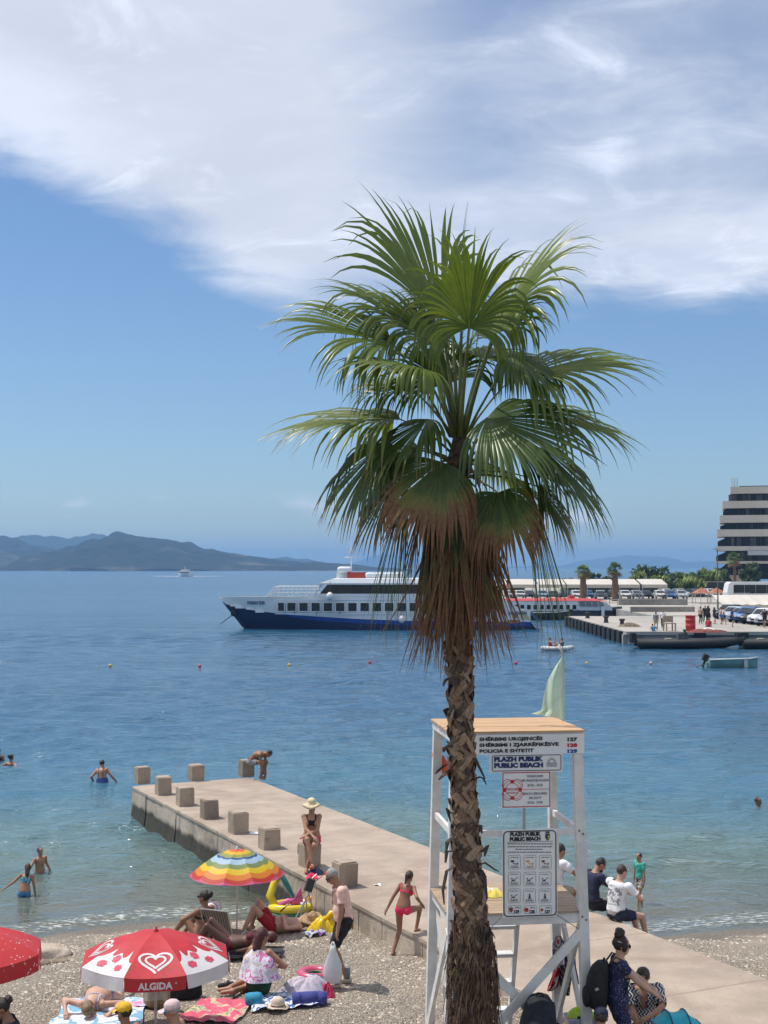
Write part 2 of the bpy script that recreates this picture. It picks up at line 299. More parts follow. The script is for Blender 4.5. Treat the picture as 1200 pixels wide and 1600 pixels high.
# ---- hills across the bay
def hill_mat(name, c1, c2, rock):
    m = bpy.data.materials.new(name); m.use_nodes = True; t = NT(m.node_tree); b = t.n['Principled BSDF']; b.inputs['Roughness'].default_value = .95; b.inputs['Specular IOR Level'].default_value = .1
    v = t.new('ShaderNodeNewGeometry').outputs['Position']; n = t.noise(v, .035, 6, .65); c = t.mix(t.ramp(n, .38, .62), (*c1, 1), (*c2, 1))
    z = axis(t, v, 2); rk = t.m('MULTIPLY', t.ramp(t.noise(v, .009, 5, .6), .55, .68), t.ramp(z, 90, 10)); c = t.mix(t.m('MULTIPLY', rk, .8), c, (*rock, 1))
    sh = t.ramp(t.m('ADD', z, t.m('MULTIPLY', t.noise(v, .02, 3), 6)), 5, 1); c = t.mix(t.m('MULTIPLY', sh, .5), c, (.35, .31, .26, 1)); t.set(b.inputs['Base Color'], c)
    bn = t.new('ShaderNodeBump', {'Strength': 1.0, 'Distance': 14.0, 'Height': t.noise(v, .05, 5, .7)}); t.l.new(bn.outputs[0], b.inputs['Normal']); return m
def ridge(name, prof, dist, depth, mat, seed, label, rough=1.0):
    """prof: (pixel x, pixel y) of the crest; a range of hills at dist whose crest follows it"""
    nx, ny = 260, 60; px = np.array([p[0] for p in prof], float); py = np.array([p[1] for p in prof], float); rg = np.random.default_rng(seed)
    u = np.linspace(px[0], px[-1], nx); cr = np.interp(u, px, py); ker = np.ones(3) / 3; cr = np.convolve(np.pad(cr, 1, 'edge'), ker, 'valid'); Yc = dist + depth * .55
    H = (887 - cr) / F_PX * Yc + CAM_Z; w = np.linspace(0, 1, ny); X = np.zeros((ny, nx)); Y = np.zeros((ny, nx)); Z = np.zeros((ny, nx))
    for j, t in enumerate(w):
        k = math.sin(min(t / .55, 1) * PI / 2) ** .9 if t < .55 else math.cos((t - .55) / .45 * PI / 2); Y[j] = dist + depth * t; X[j] = (u - 600) / F_PX * Yc; Z[j] = H * k
    nz = np.zeros_like(Z)
    for k in range(60):
        lam = depth * .5 * .05 ** rg.random(); th = rg.uniform(0, 6.28); nz += lam * .009 * np.sin((X * np.cos(th) + Y * np.sin(th)) * 6.283 / lam + rg.uniform(0, 6.28) + 1.5 * np.sin(X / lam * .7 + k))
    Z += nz * rough * np.clip(Z / 40, 0, 1); Y[0] += 40 * np.sin(X[0] / 90) + 25 * np.sin(X[0] / 31 + 1); Z[0] = -4; Z[-1] = -4
    tag(gridmesh(name, X, Y, Z, mat), label, None, None, 'structure')
hg = hill_mat('scrub_hills', (.010, .018, .020), (.028, .036, .034), (.14, .12, .10)); hb = hill_mat('far_hills', (.02, .03, .026), (.035, .045, .038), (.12, .11, .10))
ridge('hill', [(-220, 868), (-60, 852), (0, 851), (60, 856), (90, 872), (110, 892)], 2900, 900, hg, 1, 'low dark headland at the left end of the bay')
ridge('hill', [(-260, 845), (0, 860), (60, 852), (130, 845), (160, 850), (250, 862), (330, 880), (390, 892)], 4300, 1300, hb, 2, 'bluish ridge behind the headland')
ridge('hill', [(60, 888), (90, 868), (120, 858), (150, 851), (165, 838), (180, 833), (200, 834), (240, 845), (300, 856), (350, 868), (420, 876), (480, 880), (540, 884), (640, 890)], 2500, 900, hg, 3, 'scrub covered hill with a rounded summit across the bay')
ridge('hill', [(330, 878), (365, 867), (400, 872), (520, 884), (620, 888)], 4600, 900, hb, 4, 'far low ridge behind the hill')
ridge('mountain', [(520, 886), (560, 878), (590, 868), (640, 872), (700, 882), (800, 886), (880, 883), (930, 878), (960, 872), (985, 869), (1010, 870), (1040, 874), (1070, 880), (1095, 877), (1120, 884), (1300, 880), (1420, 890)], 9500, 2200, hb, 5, 'pale blue mountain far beyond the harbour', .5)
# ---- the air over the bay
def haze():
    b = MB().bx(-4200, 5200, -60, 12800, -9, 150); m = bpy.data.materials.new('haze'); m.use_nodes = True; t = NT(m.node_tree); t.n.remove(t.n['Principled BSDF'])
    pv = t.new('ShaderNodeVolumePrincipled', {'Color': (.32, .60, .99, 1), 'Density': 1.9e-4, 'Anisotropy': .2}); t.l.new(pv.outputs[0], t.n['Material Output'].inputs['Volume'])
    tag(b.build('haze', m), 'pale summer haze over the bay', 'haze', None, 'stuff')
haze()
# ================================================================ the jetty
def jmat(name, base, dark, algae=True):
    m = bpy.data.materials.new(name); m.use_nodes = True; t = NT(m.node_tree); b = t.n['Principled BSDF']; b.inputs['Roughness'].default_value = .9
    v = t.new('ShaderNodeNewGeometry').outputs['Position']; c = t.mix(t.ramp(t.noise(v, 1.1, 5, .6), .3, .7), tuple(x * .82 for x in base) + (1,), tuple(min(1, x * 1.12) for x in base) + (1,))
    jn = t.m('ADD', t.m('MULTIPLY', t.new('ShaderNodeVectorMath', {0: v, 1: tuple(JU)}, operation='DOT_PRODUCT').outputs['Value'], .37), t.m('MULTIPLY', t.noise(v, 6, 3), .012)); c = t.mix(t.ramp(t.m('ABSOLUTE', t.m('SUBTRACT', t.m('FRACT', jn), .5)), .012, .003, 0, .75), c, (*dark, 1)); c = t.mix(t.ramp(t.noise(v, .5, 4, .65, .8), .48, .66, 0, .5), c, (*dark, 1)); c = t.mix(t.ramp(voro(t, v, 1.1, 'DISTANCE_TO_EDGE', 'Distance'), .010, .002, 0, .12), c, (*dark, 1)); c = t.mix(t.ramp(t.noise(v, 38, 3, .7), .52, .68, 0, .45), c, (*dark, 1)); c = t.mix(t.ramp(t.noise(v, 4.5, 4, .7, .6), .60, .74, 0, .5), c, (*dark, 1))
    if algae:
        z = axis(t, v, 2); a = t.ramp(t.m('ADD', z, t.m('MULTIPLY', t.m('SUBTRACT', t.noise(v, 2.2, 4), .5), .22)), .44, .30)
        yy = axis(t, v, 1); a = t.m('MULTIPLY', a, t.ramp(yy, 23.2, 25.5)); c = t.mix(t.m('MULTIPLY', a, .93), c, (.022, .022, .016, 1))
    t.set(b.inputs['Base Color'], c); bn = t.new('ShaderNodeBump', {'Strength': .55, 'Distance': .02, 'Height': t.m('ADD', t.noise(v, 45, 4, .7), t.m('MULTIPLY', t.noise(v, 6, 4, .6), 1.5))}); t.l.new(bn.outputs[0], b.inputs['Normal']); return m
JM = jmat('jetty_concrete', (.50, .42, .335), (.17, .13, .10)); JT = jmat('jetty_paving', (.40, .322, .255), (.26, .19, .145), False)
def jp(a, w, z): return J0 + JU * a + JV * w + V(0, 0, z)
jet = thing('jetty', 'long pale concrete jetty running out from the beach into the sea', 'jetty', J0)
JL = 27.0
def jbox(name, a0, a1, w0, w1, z0, z1, mat, jit=0.0, seed=0):
    b = MB(); rg = random.Random(seed); nz_, na_ = 4, 8
    q = lambda a, w, z: jp(a, w, z) - J0 + JV * (rg.uniform(-jit, jit)) + V(0, 0, rg.uniform(-jit, jit) * .4)
    b.add([jp(a, w, z) - J0 for z in (z0, z1) for a, w in ((a0, w0), (a1, w0), (a1, w1), (a0, w1))], [(0, 1, 2, 3), (7, 6, 5, 4), (4, 5, 1, 0), (5, 6, 2, 1), (6, 7, 3, 2), (7, 4, 0, 3)])
    return b.build(name, mat, jet)
# paving slabs, a core, and wall panels along both sides
def slab():
    n = 108; b = MB(); rg = random.Random(2)
    def fn(u, v):
        a = u * JL; w = v * JW; e = 1 if v in (0, 1) else 0
        return jp(a, w + (rg.uniform(-.018, .018) if e else 0), JZ + rg.uniform(-.003, .003) - (.012 if e else 0)) - J0
    b.grid(fn, n, 14); o = b.build('paving', JT, jet)
    e = MB()
    for w, sg in ((-.012, 1), (JW - .005, 1)): e.add([jp(a, w + k, z) - J0 for a in (0, JL) for k, z in ((0, JZ - .07), (.017, JZ - .07), (.017, JZ - .012), (0, JZ - .012))], [(0, 1, 5, 4), (1, 2, 6, 5), (2, 3, 7, 6), (3, 0, 4, 7), (0, 3, 2, 1), (4, 5, 6, 7)])
    e.build('edge', JM, o)
slab(); jbox('core', .05, JL, .06, JW - .06, -2.6, JZ - .03, JM)
def jpanel(name, a0, a1, w, sgn, z0, z1, seed):
    rg = random.Random(seed); b = MB(); na, nz2 = 10, 6; st = rg.uniform(-.008, .012)
    def fn(u, v):
        e = .009 if u in (0, 1) or v in (0, 1) else 0
        k = max(0, .35 - (z0 + (z1 - z0) * v)) * .12
        return jp(a0 + (a1 - a0) * u, w + sgn * (st + k - e + rg.uniform(-.006, .006)), z0 + (z1 - z0) * v) - J0
    return b.grid(fn, na, nz2).build(name, JM, jet)
a = 0.0; k = 0
while a < 20.5:
    L = 1.25 + .22 * math.sin(k * 2.1); jpanel('wall_panel', a + .006, a + L - .006, 0, -1, -1.0 if a > 3 else -2.0, JZ - .075, k); jpanel('wall_panel', a + .006, a + L - .006, JW, 1, -1.0 if a > 3 else -2.0, JZ - .075, 50 + k); a += L; k += 1
for k in range(3): b = MB(); w0, w1 = k * 1.1 + .005, k * 1.1 + 1.095; b.grid(lambda u, v: jp(-.03 - max(0, .3 - (-2 + v * 2.72)) * .03, w0 + (w1 - w0) * u, -2 + v * 2.72) - J0, 6, 8).build('wall_panel', JM, jet)
jbox('root_slab', 20.4, 27, -.004, JW + .6, -.5, JZ - .015, JM)
# ---- square concrete seat blocks
BM_ = jmat('seat_block_concrete', (.40, .315, .24), (.12, .09, .065), False)
def block(px, py, h, w, label, seed):
    p = atz(px, py, JZ); rg = random.Random(seed); t = thing('seat_block', label, 'concrete block', (p.x, p.y, JZ), math.atan2(JV.y, JV.x) + R(rg.uniform(-3, 3)), 'square concrete blocks along the edge of the jetty')
    b = MB(); n = 5; hw = w / 2; bev = .012
    prof = [(hw, 0.002), (hw, h - bev), (hw - bev, h)]
    rr = []
    for r_, z in prof: rr.append([V(x + rg.uniform(-.011, .011), y + rg.uniform(-.011, .011), z + (rg.uniform(-.012, .004) if z > .1 else 0)) for x, y in ((-r_, -r_ + bev), (-r_ + bev, -r_), (r_ - bev, -r_), (r_, -r_ + bev), (r_, r_ - bev), (r_ - bev, r_), (-r_ + bev, r_), (-r_, r_ - bev))])
    b.rings(rr).build('block', BM_, t)
    c = MB().box((0, 0, h + .0045), (w - .05, w - .05, .009)); c.build('top_slab', JT, t)
# centre of each block's foot, in the photograph
for i, (x, y, lab) in enumerate([(222, 1224, 'concrete block standing on the far left corner of the jetty'), (255, 1241, 'second concrete block from the far left corner along the jetty edge'), (306, 1219, 'concrete block in the middle of the far end of the jetty'),
        (385, 1213, 'concrete block on the far right corner where a boy crouches'), (289, 1258, 'third concrete block from the far left corner along the jetty edge'), (327, 1278, 'fourth concrete block from the far left corner along the jetty edge'),
        (372, 1301, 'fifth concrete block along the edge, beside a white plate'), (421, 1325, 'concrete block directly behind the rainbow parasol'), (484, 1353, 'concrete block the woman in the sun hat sits on'), (539, 1384, 'nearest concrete block, behind the man in the pink shirt')]):
    block(x, y, .43 + .02 * math.sin(i * 2.4), .35 + .012 * math.sin(i * 3.7), lab, i)
# ================================================================ the fan palm
PD = 14.7
def frond_mat():
    m = bpy.data.materials.new('palm_leaf'); m.use_nodes = True; t = NT(m.node_tree); b = t.n['Principled BSDF']; v = t.new('ShaderNodeTexCoord').outputs['Object']
    al = t.new('ShaderNodeAttribute', attribute_name='along').outputs['Fac']; dr = t.new('ShaderNodeAttribute', attribute_name='dry').outputs['Fac']; hue = t.new('ShaderNodeAttribute', attribute_name='hue').outputs['Fac']
    g = t.mix(t.ramp(t.m('ADD', t.m('MULTIPLY', t.noise(v, 9, 3), .5), t.m('MULTIPLY', hue, .75)), .25, .95), (.055, .098, .020, 1), (.155, .205, .030, 1))
    k = t.m('ADD', t.m('ADD', al, dr), t.m('MULTIPLY', t.m('SUBTRACT', t.noise(v, 14, 2), .5), .25))
    yel = t.ramp(k, .88, 1.02); brn = t.ramp(k, 1.0, 1.16)
    br = t.mix(t.noise(v, 25, 3), (.085, .045, .026, 1), (.30, .170, .095, 1)); c = t.mix(t.m('MULTIPLY', yel, .7), g, (.20, .17, .035, 1)); c = t.mix(brn, c, br)
    t.set(b.inputs['Base Color'], c); t.set(b.inputs['Roughness'], t.ramp(brn, 0, 1, .36, .75)); t.set(b.inputs['Specular IOR Level'], t.ramp(brn, 0, 1, .5, .2))
    bri = t.new('ShaderNodeVectorMath', operation='MULTIPLY'); t.set(bri.inputs[0], c); t.set(bri.inputs[1], (1.9, 1.9, .9)); tr = t.new('ShaderNodeBsdfTranslucent', {0: bri.outputs[0]})
    mx = t.new('ShaderNodeMixShader', {0: t.ramp(brn, 0, 1, .34, .18)}); t.l.new(b.outputs[0], mx.inputs[1]); t.l.new(tr.outputs[0], mx.inputs[2]); t.l.new(mx.outputs[0], t.n['Material Output'].inputs[0]); return m
FM = frond_mat(); PET = M('palm_stalk', (.11, .13, .032), .5, .3, 5); PETB = M('dry_palm_stalk', (.13, .075, .035), .8, .35, 9, .4, 60)
TRK = M('palm_bark', (.10, .065, .042), .95, .5, 14, .9, 45); BOOT = None
def boot_mat():
    m = bpy.data.materials.new('palm_leaf_base'); m.use_nodes = True; t = NT(m.node_tree); b = t.n['Principled BSDF']; b.inputs['Roughness'].default_value = .8
    v = t.new('ShaderNodeTexCoord').outputs['Object']; rn = t.new('ShaderNodeObjectInfo').outputs['Random']; st = t.new('ShaderNodeMapping', {'Vector': v, 'Scale': (60, 60, 7)}).outputs[0]
    n = t.noise(st, 1.0, 4, .65); c = t.cramp(t.m('ADD', t.m('MULTIPLY', n, .75), t.m('MULTIPLY', t.m('SUBTRACT', rn, .5), .30)), [(.12, (.018, .012, .009)), (.30, (.085, .052, .033)), (.46, (.26, .168, .105)), (.72, (.47, .355, .245))])
    t.set(b.inputs['Base Color'], c); bn = t.new('ShaderNodeBump', {'Strength': .7, 'Distance': .006, 'Height': n}); t.l.new(bn.outputs[0], b.inputs['Normal']); return m
BOOT = boot_mat(); DRYS = M('dry_strip_bark', (.045, .032, .024), .85, .4, 12, .4, 60)
base = atd(738, 1600, PD); base.z = gz(base.x, base.y) - .05
palm = thing('palm_tree', 'tall fan palm with shaggy brown skirt standing in front of the lifeguard tower', 'palm tree', base)
def P3(x, y, dd=0.0): return atd(x, y, PD + dd) - base
TR = [(739, 1740, 34), (739, 1600, 37), (738, 1500, 36), (733, 1400, 27), (727, 1300, 23.5), (723, 1200, 21.5), (719, 1100, 20.5), (717, 1000, 19), (717, 900, 18), (717, 800, 19), (717, 720, 21), (718, 682, 12)]
tc_ = [P3(x, y) for x, y, r in TR]; tr_ = [r * (.88 if y < 1420 else .84) / 145 for x, y, r in TR]; tc_[0].z = -.1
tz = [p.z for p in tc_]
def trunk_at(z): return V(np.interp(z, tz, [p.x for p in tc_]), np.interp(z, tz, [p.y for p in tc_]), z), float(np.interp(z, tz, tr_))
def build_trunk():
    b = MB(); rg = random.Random(4); rr = []
    for k in range(70):
        z = tz[0] + (tz[-1] - tz[0]) * k / 69; c, r = trunk_at(z); rr.append([c + V(math.cos(j / 18 * 2 * PI), math.sin(j / 18 * 2 * PI), 0) * r * rg.uniform(.88, 1.0) for j in range(18)])
    trunk = b.rings(rr).build('trunk', TRK, palm, True)
    # dried leaf bases, criss-crossed up the trunk
    var = []
    for s in range(7):
        q = MB(); rg = random.Random(40 + s); L = rg.uniform(.17, .25); w = rg.uniform(.042, .058); n = 6; rr = []
        for i in range(n):
            u = i / (n - 1); ww = w * (1.1 - .35 * u - .84 * max(0, u - .75)) * (1 + rg.uniform(-.12, .12)); out = .008 + .013 * u ** 1.8 * rg.uniform(.7, 1.5); th = .009 * (1 - .6 * u); out -= (u * L * .68) ** 2 / .31; sk = rg.uniform(-.004, .004); cu = ww * .28
            rr.append([V(-ww, out - cu, u * L), V(sk, out + th, u * L), V(ww, out - cu, u * L), V(0, out - th - .006, u * L)])
        rr[-1] = [p + V(0, 0, rg.uniform(-.03, .02)) for p in rr[-1]]
        me = bpy.data.meshes.new('leaf_base'); mb = MB().rings(rr); me.from_pydata(mb.v, [], mb.f); me.materials.append(BOOT); var.append(me)
    z = 1.62; row = 0; rg = random.Random(9); cnt = 0; ztop = P3(717, 985).z
    while z < ztop and cnt < 298:
        c, r = trunk_at(z); nb = 10
        for j in range(nb):
            ph = (j + .5 * (row % 2)) / nb * 2 * PI + rg.uniform(-.1, .1) + row * .13; o = bpy.data.objects.new('leaf_base', rg.choice(var)); COL.objects.link(o); o.parent = trunk
            tilt = (1 if row % 2 else -1) * R(rg.uniform(30, 48)); sc = rg.uniform(.82, 1.15); up = rg.uniform(-.10, .05)
            rad = V(math.cos(ph), math.sin(ph), 0); tan = V(-math.sin(ph), math.cos(ph), 0)
            lz = (V(0, 0, 1) * math.cos(tilt) + tan * math.sin(tilt) + rad * up).normalized(); lx = lz.cross(rad).normalized() * -1; ly = lz.cross(lx).normalized()
            if ly.dot(rad) < 0: ly = -ly; lx = -lx
            o.matrix_local = Matrix.Translation(c + rad * r * .93 + V(0, 0, rg.uniform(-.05, .05))) @ Matrix((lx, ly, lz)).transposed().to_4x4() @ Matrix.Scale(sc, 4); cnt += 1
        z += .122; row += 1
    # long dry strips torn loose from the trunk
    for i, (x, y, pts) in enumerate([(695, 1060, [(-4, 3), (-8, 12)]), (695, 1165, [(-6, 4), (-7, 10)]), (694, 1205, [(-8, 8), (-14, 14)]), (747, 1185, [(6, 12), (16, 32)]), (746, 1218, [(8, -4), (14, -2), (19, 8)]), (697, 1270, [(-3, -6), (2, 14)]),
            (752, 1290, [(4, 0), (6, 12)]), (703, 1355, [(-10, 6), (-16, 36), (-14, 58)]), (703, 1330, [(-10, 0), (-12, 18)]), (757, 1350, [(6, -2), (20, 8), (28, 12)]), (757, 1360, [(5, 10), (9, 45)]), (760, 1330, [(6, -8), (2, 8)]), (765, 1460, [(8, -4), (14, 6)]), (700, 1310, [(-6, 6), (-8, 22)])]):
        b = MB(); x += 5 if x < 722 else -5; p = [P3(x + (9 if x < 722 else -9), y, -.06), P3(x, y, -.12 + .02 * (i % 3))] + [P3(x + a, y + c, -.16) for a, c in pts]; b.tube(p, [.02, .028] + [.03] * (len(p) - 3) + [.014], 6, flat=.3); b.build('dry_strip', DRYS, trunk)
    # matted fibre round the foot
    f = MB(); rg = random.Random(12)
    for i in range(900):
        zz = rg.uniform(.1, P3(735, 1440).z); c, r = trunk_at(zz); ph = rg.uniform(0, 2 * PI); rad = V(math.cos(ph), math.sin(ph), 0); tan = V(-rad.y, rad.x, 0); k = min(1, (P3(735, 1435).z - zz) / .35)
        p = c + rad * r * .85; L = rg.uniform(.12, .38); pts = [p, p + rad * (.03 + .05 * k) + V(0, 0, .03) + tan * rg.uniform(-.05, .05), p + rad * (.03 + .10 * k * rg.random()) + tan * rg.uniform(-.12, .12) - V(0, 0, L)]
        f.tube(pts, [.008, .008, .003], 3, False)
    tag(f.build('fibre', M('palm_fibre', (.045, .028, .018), .95, .6, 9, col2=(.20, .125, .075)), trunk), None, None, None, 'stuff')
build_trunk()
def frond(hub, tip, nrm, spread=95, droop=.6, dry=0.0, nseg=None, Lk=1.0, start=None, split=.5, name='frond', fold=.15, seed=0, stalk=True, hue=None, wmin=0.0):
    rg = random.Random(seed * 13 + 5); hub, tip = V(hub), V(tip); ax = tip - hub; L = ax.length * Lk; ax.normalize(); n = V(nrm); n = (n - ax * n.dot(ax)).normalized(); sd = ax.cross(n).normalized()
    nseg = nseg or max(8, int(spread / 1.75)); sp = R(spread); dth = 2 * sp / nseg; ns = 10; vs = []; fs = []; al = []
    for i in range(nseg):
        th = -sp + dth * (i + .5); d0 = (ax * math.cos(th) + sd * math.sin(th) + n * (fold * abs(math.sin(th)) + rg.uniform(-.02, .02))).normalized()
        Ls = L * (.66 + .34 * math.cos(th * .85)) * rg.uniform(.9, 1.06); p = hub.copy(); d = d0.copy(); o = len(vs); lat = math.sin(th) ** 2; g = droop * rg.uniform(.7, 1.35) * (1 + 1.3 * lat); brk = rg.random() < .12; spl = split * rg.uniform(.88, 1.1); tw = rg.uniform(-.35, .35)
        jit = V(rg.uniform(-1, 1), rg.uniform(-1, 1), rg.uniform(-1, 1)) * (.16 if rg.random() > .1 else .5)
        if nseg > 6 and rg.random() < .04: continue
        for k in range(ns + 1):
            u = k / ns; st = Ls / ns
            if k:
                w_ = max(0, u - spl * (.72 - .45 * lat)) * (2.2 if brk and u > .6 else 1); d = (d + V(0, 0, -1) * (g * (.035 + 1.9 * w_ ** 1.2) / ns * 3.2) + jit * w_ / ns * 3).normalized(); p = p + d * st
            nl = (n - d * n.dot(d)); nl = nl.normalized() if nl.length > 1e-3 else sd; wd = d.cross(nl).normalized()
            if u > spl: a = tw * (u - spl) * 2; wd = (wd * math.cos(a) + nl * math.sin(a)).normalized(); nl = wd.cross(d).normalized()
            wfull = Ls * min(u, spl) * dth * .52 + .003; hw = wfull if u <= spl else wfull * max(.0, (1 - (u - spl) / (1 - spl))) ** 1.25 + .0010
            hw += wmin * (1 - u) ** .5 * min(1, u * 6)
            pl = hw * .55
            vs += [p - wd * hw, p + nl * pl, p + wd * hw]; al += [u + rg.uniform(-.03, .03)] * 3
        for k in range(ns):
            q = o + k * 3
            for c in (0, 1): fs.append((q + c, q + c + 1, q + c + 4, q + c + 3))
    me = bpy.data.meshes.new(name); me.from_pydata([tuple(v) for v in vs], [], fs); me.update(); me.polygons.foreach_set('use_smooth', [True] * len(fs))
    h = rg.random() if hue is None else hue
    for nm, val in (('along', np.array(al)), ('dry', np.full(len(vs), dry)), ('hue', np.full(len(vs), h))): me.attributes.new(nm, 'FLOAT', 'POINT').data.foreach_set('value', val.astype(np.float32))
    o = ob(name, me, FM, palm)
    if stalk and start is not None:
        a = V(start); m = (a + hub) / 2 + V(0, 0, .06 * (hub - a).length); pts = [a, (a + m) / 2 + V(0, 0, .02), m, (m + hub) / 2 + V(0, 0, .012), hub, hub + ax * .10 * L]
        MB().tube(pts, [.03, .022, .018, .015, .013, .004], 6, flat=.6).build('stalk', PET if dry < .45 else PETB, o, True)
FR = [ # hub px, depth; tip px, depth; normal; spread; droop; dry; hue
    ((733, 512, -.35), (737, 372, -.5), (0, -1, .1), 112, 1.0, -.12, .55), ((690, 500, .12), (612, 312, .25), (.6, -.7, .2), 46, .55, -.05, .6), ((768, 530, .15), (872, 358, .35), (-.75, -.25, .5), 80, .75, -.05, .6),
    ((612, 535, -.1), (440, 478, -.3), (.1, -.5, .8), 75, .75, -.05, .65), ((662, 580, -.45), (525, 548, -.85), (-.1, -.3, 1), 100, 1.15, -.1, .6), ((625, 655, .1), (425, 660, .2), (0, -.25, 1), 82, .5, .10, .6),
    ((803, 588, .05), (1000, 548, .1), (0, -.35, 1), 85, .55, -.05, .6), ((830, 642, .35), (985, 672, .6), (0, -.4, 1), 80, .55, .10, .75), ((762, 652, -.5), (915, 712, -1.0), (.2, -.8, .7), 92, .6, -.2, .1),
    ((848, 700, -.1), (950, 815, -.25), (.65, -.4, .6), 85, .75, -.02, .2), ((598, 695, -.1), (515, 815, -.25), (-.5, -.5, .7), 95, .9, .20, .05), ((690, 722, -.55), (625, 840, -.9), (-.2, -.9, .45), 85, 1.0, .52, .2),
    ((778, 770, -.5), (800, 880, -.75), (.1, -.95, .35), 105, 1.2, .50, .05), ((638, 745, .0), (598, 975, -.05), (-.4, -.9, .1), 11, .35, .12, .15), ((822, 745, -.2), (872, 1005, -.2), (.5, -.85, .1), 11, .3, .14, .25),
    ((655, 522, .25), (532, 425, .5), (.35, -.35, .85), 80, .75, 0, .5), ((752, 560, .35), (835, 545, .9), (0, -.5, 1), 90, .8, 0, .4), ((645, 610, .4), (565, 585, .9), (0, -.4, 1), 85, .95, 0, .3), ((765, 725, .25), (850, 790, .7), (.1, -.3, 1), 90, .6, .05, 1.0),
    ((706, 500, .4), (680, 420, .7), (.1, -1, .3), 70, .9, 0, .3), ((722, 480, .1), (722, 335, .1), (0, -1, 0), 2.2, 0, .02, .5), ((668, 655, -.25), (575, 735, -.6), (-.4, -.4, .8), 80, .9, .1, .2),
    ((700, 600, .4), (650, 520, .9), (0, -.8, .6), 90, .6, 0, .2), ((790, 690, .2), (905, 760, .5), (.4, -.4, .8), 80, .7, .12, .3), ((655, 700, .3), (560, 790, .6), (-.4, -.4, .8), 80, .9, .3, .2),
    ((800, 560, -.25), (880, 600, -.7), (.3, -.5, .8), 85, 1.3, 0, .3), ((680, 540, .2), (600, 440, .4), (.4, -.5, .7), 80, 1.0, 0, .5), ((775, 520, .3), (815, 450, .6), (-.3, -.8, .3), 60, 1.2, 0, .45), ((840, 760, .1), (900, 850, .15), (.6, -.4, .6), 80, .9, .25, .2), ((610, 760, .1), (560, 860, .15), (-.6, -.4, .6), 80, .9, .35, .1)]
for i, (h, t, n, sp, dr, dry, hue) in enumerate(FR):
    sy = 683 if h[1] < 620 else 695 + min(50, (h[1] - 620) * .35); k = max(-1, min(1, (h[0] - 718) / 100)); st = P3(717 + 13 * k, sy, h[2] * .22)
    frond(P3(*h), P3(*t), n, sp, dr, dry, start=st, seed=i, hue=hue, split=.61 if sp > 30 else .2, nseg=2 if sp < 5 else (24 if sp < 30 else None), Lk=1.16)
rg = random.Random(21)
for i in range(31):       # the skirt of dead fronds
    ph = i / 31 * 2 * PI + rg.uniform(-.1, .1); lv = rg.uniform(0, 1); rr_ = .15 + .26 * lv ** 1.5; c, r = trunk_at(P3(717, 735 + 65 * (1 - lv)).z)
    hub = c + V(math.cos(ph), math.sin(ph), 0) * rr_ + V(0, 0, rg.uniform(-.25, .05)); k = rg.uniform(.85, 1.35)
    tipp = hub + V(math.cos(ph) * .10 * k, math.sin(ph) * .10 * k, -rg.uniform(1.1, 1.75)); frond(hub, tipp, (math.cos(ph), math.sin(ph), .2), rg.uniform(10, 30), .25, rg.choice([1.0, 1.0, .9, .6, .5]), start=c + V(math.cos(ph), math.sin(ph), 0) * r * .8 + V(0, 0, .15), seed=100 + i, name='dead_frond', wmin=.0075, split=.22, nseg=rg.randint(14, 24), hue=.2)
# ================================================================ the lifeguard tower
TZ = .58; TA = R(7); TWD, TDP = 1.55, 1.36; ROOF, DECK, RAIL = 4.62, 2.56, 3.45
_L = V(.60, 17.06, 0); _wx = V(math.cos(TA), math.sin(TA), 0); _wy = V(-math.sin(TA), math.cos(TA), 0); TC = _L + _wx * TWD / 2 - _wy * TDP / 2
WP = M('white_paint', (.58, .57, .54), .5, .07, 3.5, .25, 24, col2=(.77, .77, .76), detail=8); WPS = M('white_sign_board', (.80, .80, .79), .35, .04, 3); TIM = M('pine_boards', (.56, .35, .19), .6, .22, 3, .3, 30, stretch=(1, 14, 6)); BLK = M('black_lettering', (.012, .012, .014), .5, .1)
RUSTB = M('rusty_bolt', (.16, .10, .06), .7, .4, 20); STEEL = M('grey_steel', (.45, .45, .44), .35, .1, 8, metal=.8); NAVY_L = M('navy_lettering', (.012, .03, .13), .5, .1); RED_L = M('red_lettering', (.50, .02, .018), .5, .1); BLU_L = M('blue_lettering', (.01, .07, .33), .5, .1)
tw = thing('lifeguard_tower', 'white wooden lifeguard tower with plank roof and beach signs', 'lifeguard tower', (TC.x, TC.y, 0), TA)
hx, hy = TWD / 2, TDP / 2
def tl(px, py, yl):
    """tower-local point where the ray of a pixel meets the plane y = yl"""
    o = V(0, 0, CAM_Z) - V(TC.x, TC.y, 0); d = ray(px, py); m = Matrix.Rotation(-TA, 3, 'Z'); o = m @ o; d = m @ d; return o + d * ((yl - o.y) / d.y)
def leg(sx, sy, z):   # leg centre line
    k = 1 + .14 * (ROOF - .1 - z) / 4.0; return V(sx * (hx - .06) * k, sy * (hy - .06) * k, z)
CORN = [(-1, -1), (1, -1), (1, 1), (-1, 1)]
for sx, sy in CORN:
    wpos = Matrix.Rotation(TA, 3, 'Z') @ leg(sx, sy, .5) + V(TC.x, TC.y, 0); zb = gz(wpos.x, wpos.y) - .06
    a, b_ = leg(sx, sy, zb), leg(sx, sy, ROOF - .115); MB().bar(a, b_, .11, .11, V(0, 1, 0)).build('leg', WP, tw)
def ring(z, name, w, h, out=0.0, sides=(0, 1, 2, 3)):
    for i in sides:
        (ax_, ay), (bx_, by) = CORN[i], CORN[(i + 1) % 4]; p, q = leg(ax_, ay, z), leg(bx_, by, z); d = (q - p).normalized(); nn = V(d.y, -d.x, 0) * out; k = .055
        MB().bar(p + d * k + nn, q - d * k + nn, w, h).build(name, WP, tw)
